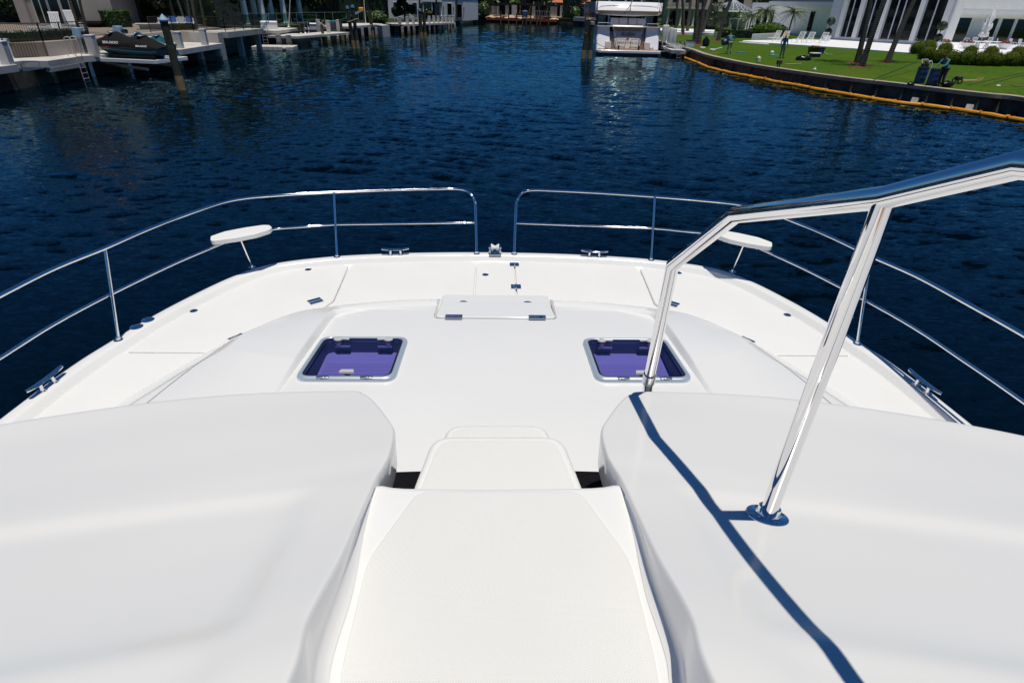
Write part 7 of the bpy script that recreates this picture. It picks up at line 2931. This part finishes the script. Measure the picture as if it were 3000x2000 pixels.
t = thing('lawn_valve', 'small white valve cover in the lawn left of the big palm pair', 'valve', (*P(2386, 206, LZ + .05).to_2d(), LZ + .05))
k = MB()
k.lathe([(.12, 0), (.12, .08), (.06, .11), (.05, .2)], n=14)
k.build('body', M['wpaint'], t)
for i, (px, py, lab) in enumerate(((2058, 145, 'white coiled dock line on the seawall cap nearest the yacht'), (2087, 151, 'white curved cleat line on the seawall cap further right'))):
    p_ = P(px, py, CZ + .02)
    k = MB()
    k.tube([(.20 * math.cos(a) * (1 + a * .02), .14 * math.sin(a), .04 + .03 * a / 3) for a in [2 * PI * j / 12 for j in range(30)]], .04, 6)
    tag(k.build('coiled_line', M['wpaint'], None, p_), lab, 'rope')
# fallen hand truck and hoses at right
p_ = P(2800, 246, LZ + .05)
t = thing('hand_truck', 'rusty tan hand truck lying on the lawn right of the barrels', 'hand truck', (p_.x, p_.y, LZ + .12), R(4))
k = MB()
for y in (-.16, .16):
    k.tube([(0, y, .12), (1.35, y, .16), (1.55, y * .6, .3)], .022, 7)
for x in (.3, .6, .9):
    k.tube([(x, -.16, .13), (x, .16, .13)], .016, 6)
k.build('frame', M['lumber'], t)
for y in (-.24, .24):
    k = MB()
    k.tube([(.02 + .13 * math.cos(a), y, .10 + .13 * math.sin(a)) for a in [2 * PI * j / 14 for j in range(14)]], .04, 6, closed=True)
    k.build('wheel', M['black'], t)
k = MB()
k.box((.05, 0, .25), (.3, .35, .2))
k.build('motor', M['iron'], t, bevel=.03)
for pts, lab in (([(2830, 252), (2845, 235), (2860, 222), (2878, 215), (2880, 230), (2870, 246)], 'thin dark hose arching up behind the hand truck'), ([(2905, 226), (2918, 218), (2925, 226), (2912, 232), (2930, 240), (2950, 236)], 'thin dark hose coiled loosely on the lawn at right'), ([(2950, 214), (2970, 208), (3005, 206), (3030, 212)], 'thin dark hose near the rounded shrubs at the right edge'), ([(2960, 250), (2980, 256), (3005, 254)], 'short dark hose end at the right edge of the lawn')):
    q = [P(a, b, LZ + .08) for a, b in pts]
    for v in q:
        v.z = LZ + .10
    if 'arching' in lab:
        for v, z in zip(q, (.1, .5, .85, .95, .6, .1)):
            v.z = LZ + z
            v.y = q[0].y
            v.x = q[0].x + (v.x - q[0].x) * .6
    k = MB()
    k.tube(cr(q, 5), .016, 6)
    tag(k.build('garden_hose', M['iron']), lab, 'hose', 'dark hoses on the right lawn')
p_ = P(2924, 254, LZ + .05)
k = MB()
k.ell((0, 0, .05), (.14, .07, .05), 10, 6)
tag(k.build('plastic_bottle', M['wpaint'], None, (p_.x, p_.y, LZ + .05)), 'small white plastic bottle lying alone on the lawn at right', 'bottle')
# ------------------------------------------------------------------ the canal: modelled wavelets, finer near the boat
import numpy as np


def water():
    rs = np.random.RandomState(5)
    ny, nx = 1250, 1050
    yy = np.exp(np.linspace(math.log(2.2), math.log(178), ny))
    tt = np.linspace(-1.38, 1.38, nx)
    Y = np.repeat(yy[:, None], nx, 1)
    X = (Y + 5) * tt[None, :] + 1.0
    D = np.repeat(np.maximum(yy * .0036, (yy + 5) * (2.76 / nx))[:, None], nx, 1)
    Z = np.zeros_like(X)
    gust = 1 + .22 * np.sin(X * .09 + 1.3 * np.sin(Y * .05)) * np.sin(Y * .11 + X * .04) + .22 * np.sin(X * .31 - Y * .23 + 2)
    wx = X + .5 * np.sin(Y * .37 + .6 * np.sin(X * .21)) + .05 * np.sin(Y * 1.1 + X * .7)
    wy = Y + .5 * np.sin(X * .33 + .5 * np.sin(Y * .27)) + .07 * np.sin(X * .9 - Y * .6)
    for i in range(90):
        lam = math.exp(rs.uniform(math.log(.18), math.log(1.9)))
        a = rs.normal(.12, .30) + (PI if rs.rand() < .3 else 0)
        k = 2 * PI / lam
        s = .029 * (1.25 if lam < .7 else .75)
        w = np.clip((lam / D - 2.2) / 1.6, 0, 1)
        ph = k * (wx * math.sin(a) + wy * math.cos(a)) + rs.uniform(0, 6.28)
        sn = np.sin(ph)
        Z += (s / k) * w * (sn + .14 * np.cos(2 * ph)) * gust
    edge = np.clip((1.38 - np.abs(tt)) / .12, 0, 1)[None, :] * np.clip((178 - yy) / 8, 0, 1)[:, None] * np.clip((yy - 2.2) / .8, 0, 1)[:, None]
    Z *= edge
    co = np.stack([X, Y, Z], -1).reshape(-1, 3).astype(np.float32)
    base = (np.arange(ny - 1)[:, None] * nx + np.arange(nx - 1)[None, :]).reshape(-1)
    q = np.stack([base, base + 1, base + nx + 1, base + nx], -1).astype(np.int32)
    # flat outer water joined to the rim of the modelled part
    rim = [(0, j) for j in range(0, nx)] + [(i, nx - 1) for i in range(1, ny)] + [(ny - 1, j) for j in range(nx - 2, -1, -1)] + [(i, 0) for i in range(ny - 2, 0, -1)]
    ri = np.array([i * nx + j for i, j in rim], np.int32)
    o = len(co)
    far = []
    for i, j in rim:
        if j == 0:
            far.append((-1500, yy[i], 0))
        elif j == nx - 1:
            far.append((1500, yy[i], 0))
        else:
            far.append((tt[j] * 1080, -300 if i == 0 else 2500, 0))
    m_ = len(far)
    # corner patches
    far += [(-1500, -300, 0), (1500, -300, 0), (1500, 2500, 0), (-1500, 2500, 0)]
    co = np.concatenate([co, np.array(far, np.float32)])
    k_ = np.arange(m_)
    q = np.concatenate([q, np.stack([ri, o + k_, o + (k_ + 1) % m_, ri[(k_ + 1) % m_]], -1).astype(np.int32)])
    me = bpy.data.meshes.new('water')
    me.vertices.add(len(co))
    me.vertices.foreach_set('co', co.reshape(-1))
    me.loops.add(q.size)
    me.loops.foreach_set('vertex_index', q.reshape(-1))
    me.polygons.add(len(q))
    me.polygons.foreach_set('loop_start', np.arange(0, q.size, 4, dtype=np.int32))
    me.polygons.foreach_set('loop_total', np.full(len(q), 4, np.int32))
    me.polygons.foreach_set('use_smooth', np.ones(len(q), bool))
    me.update(calc_edges=True)
    me.materials.append(M['water'])
    ob = bpy.data.objects.new('water', me)
    C.objects.link(ob)
    return tag(ob, kind='structure')


water()
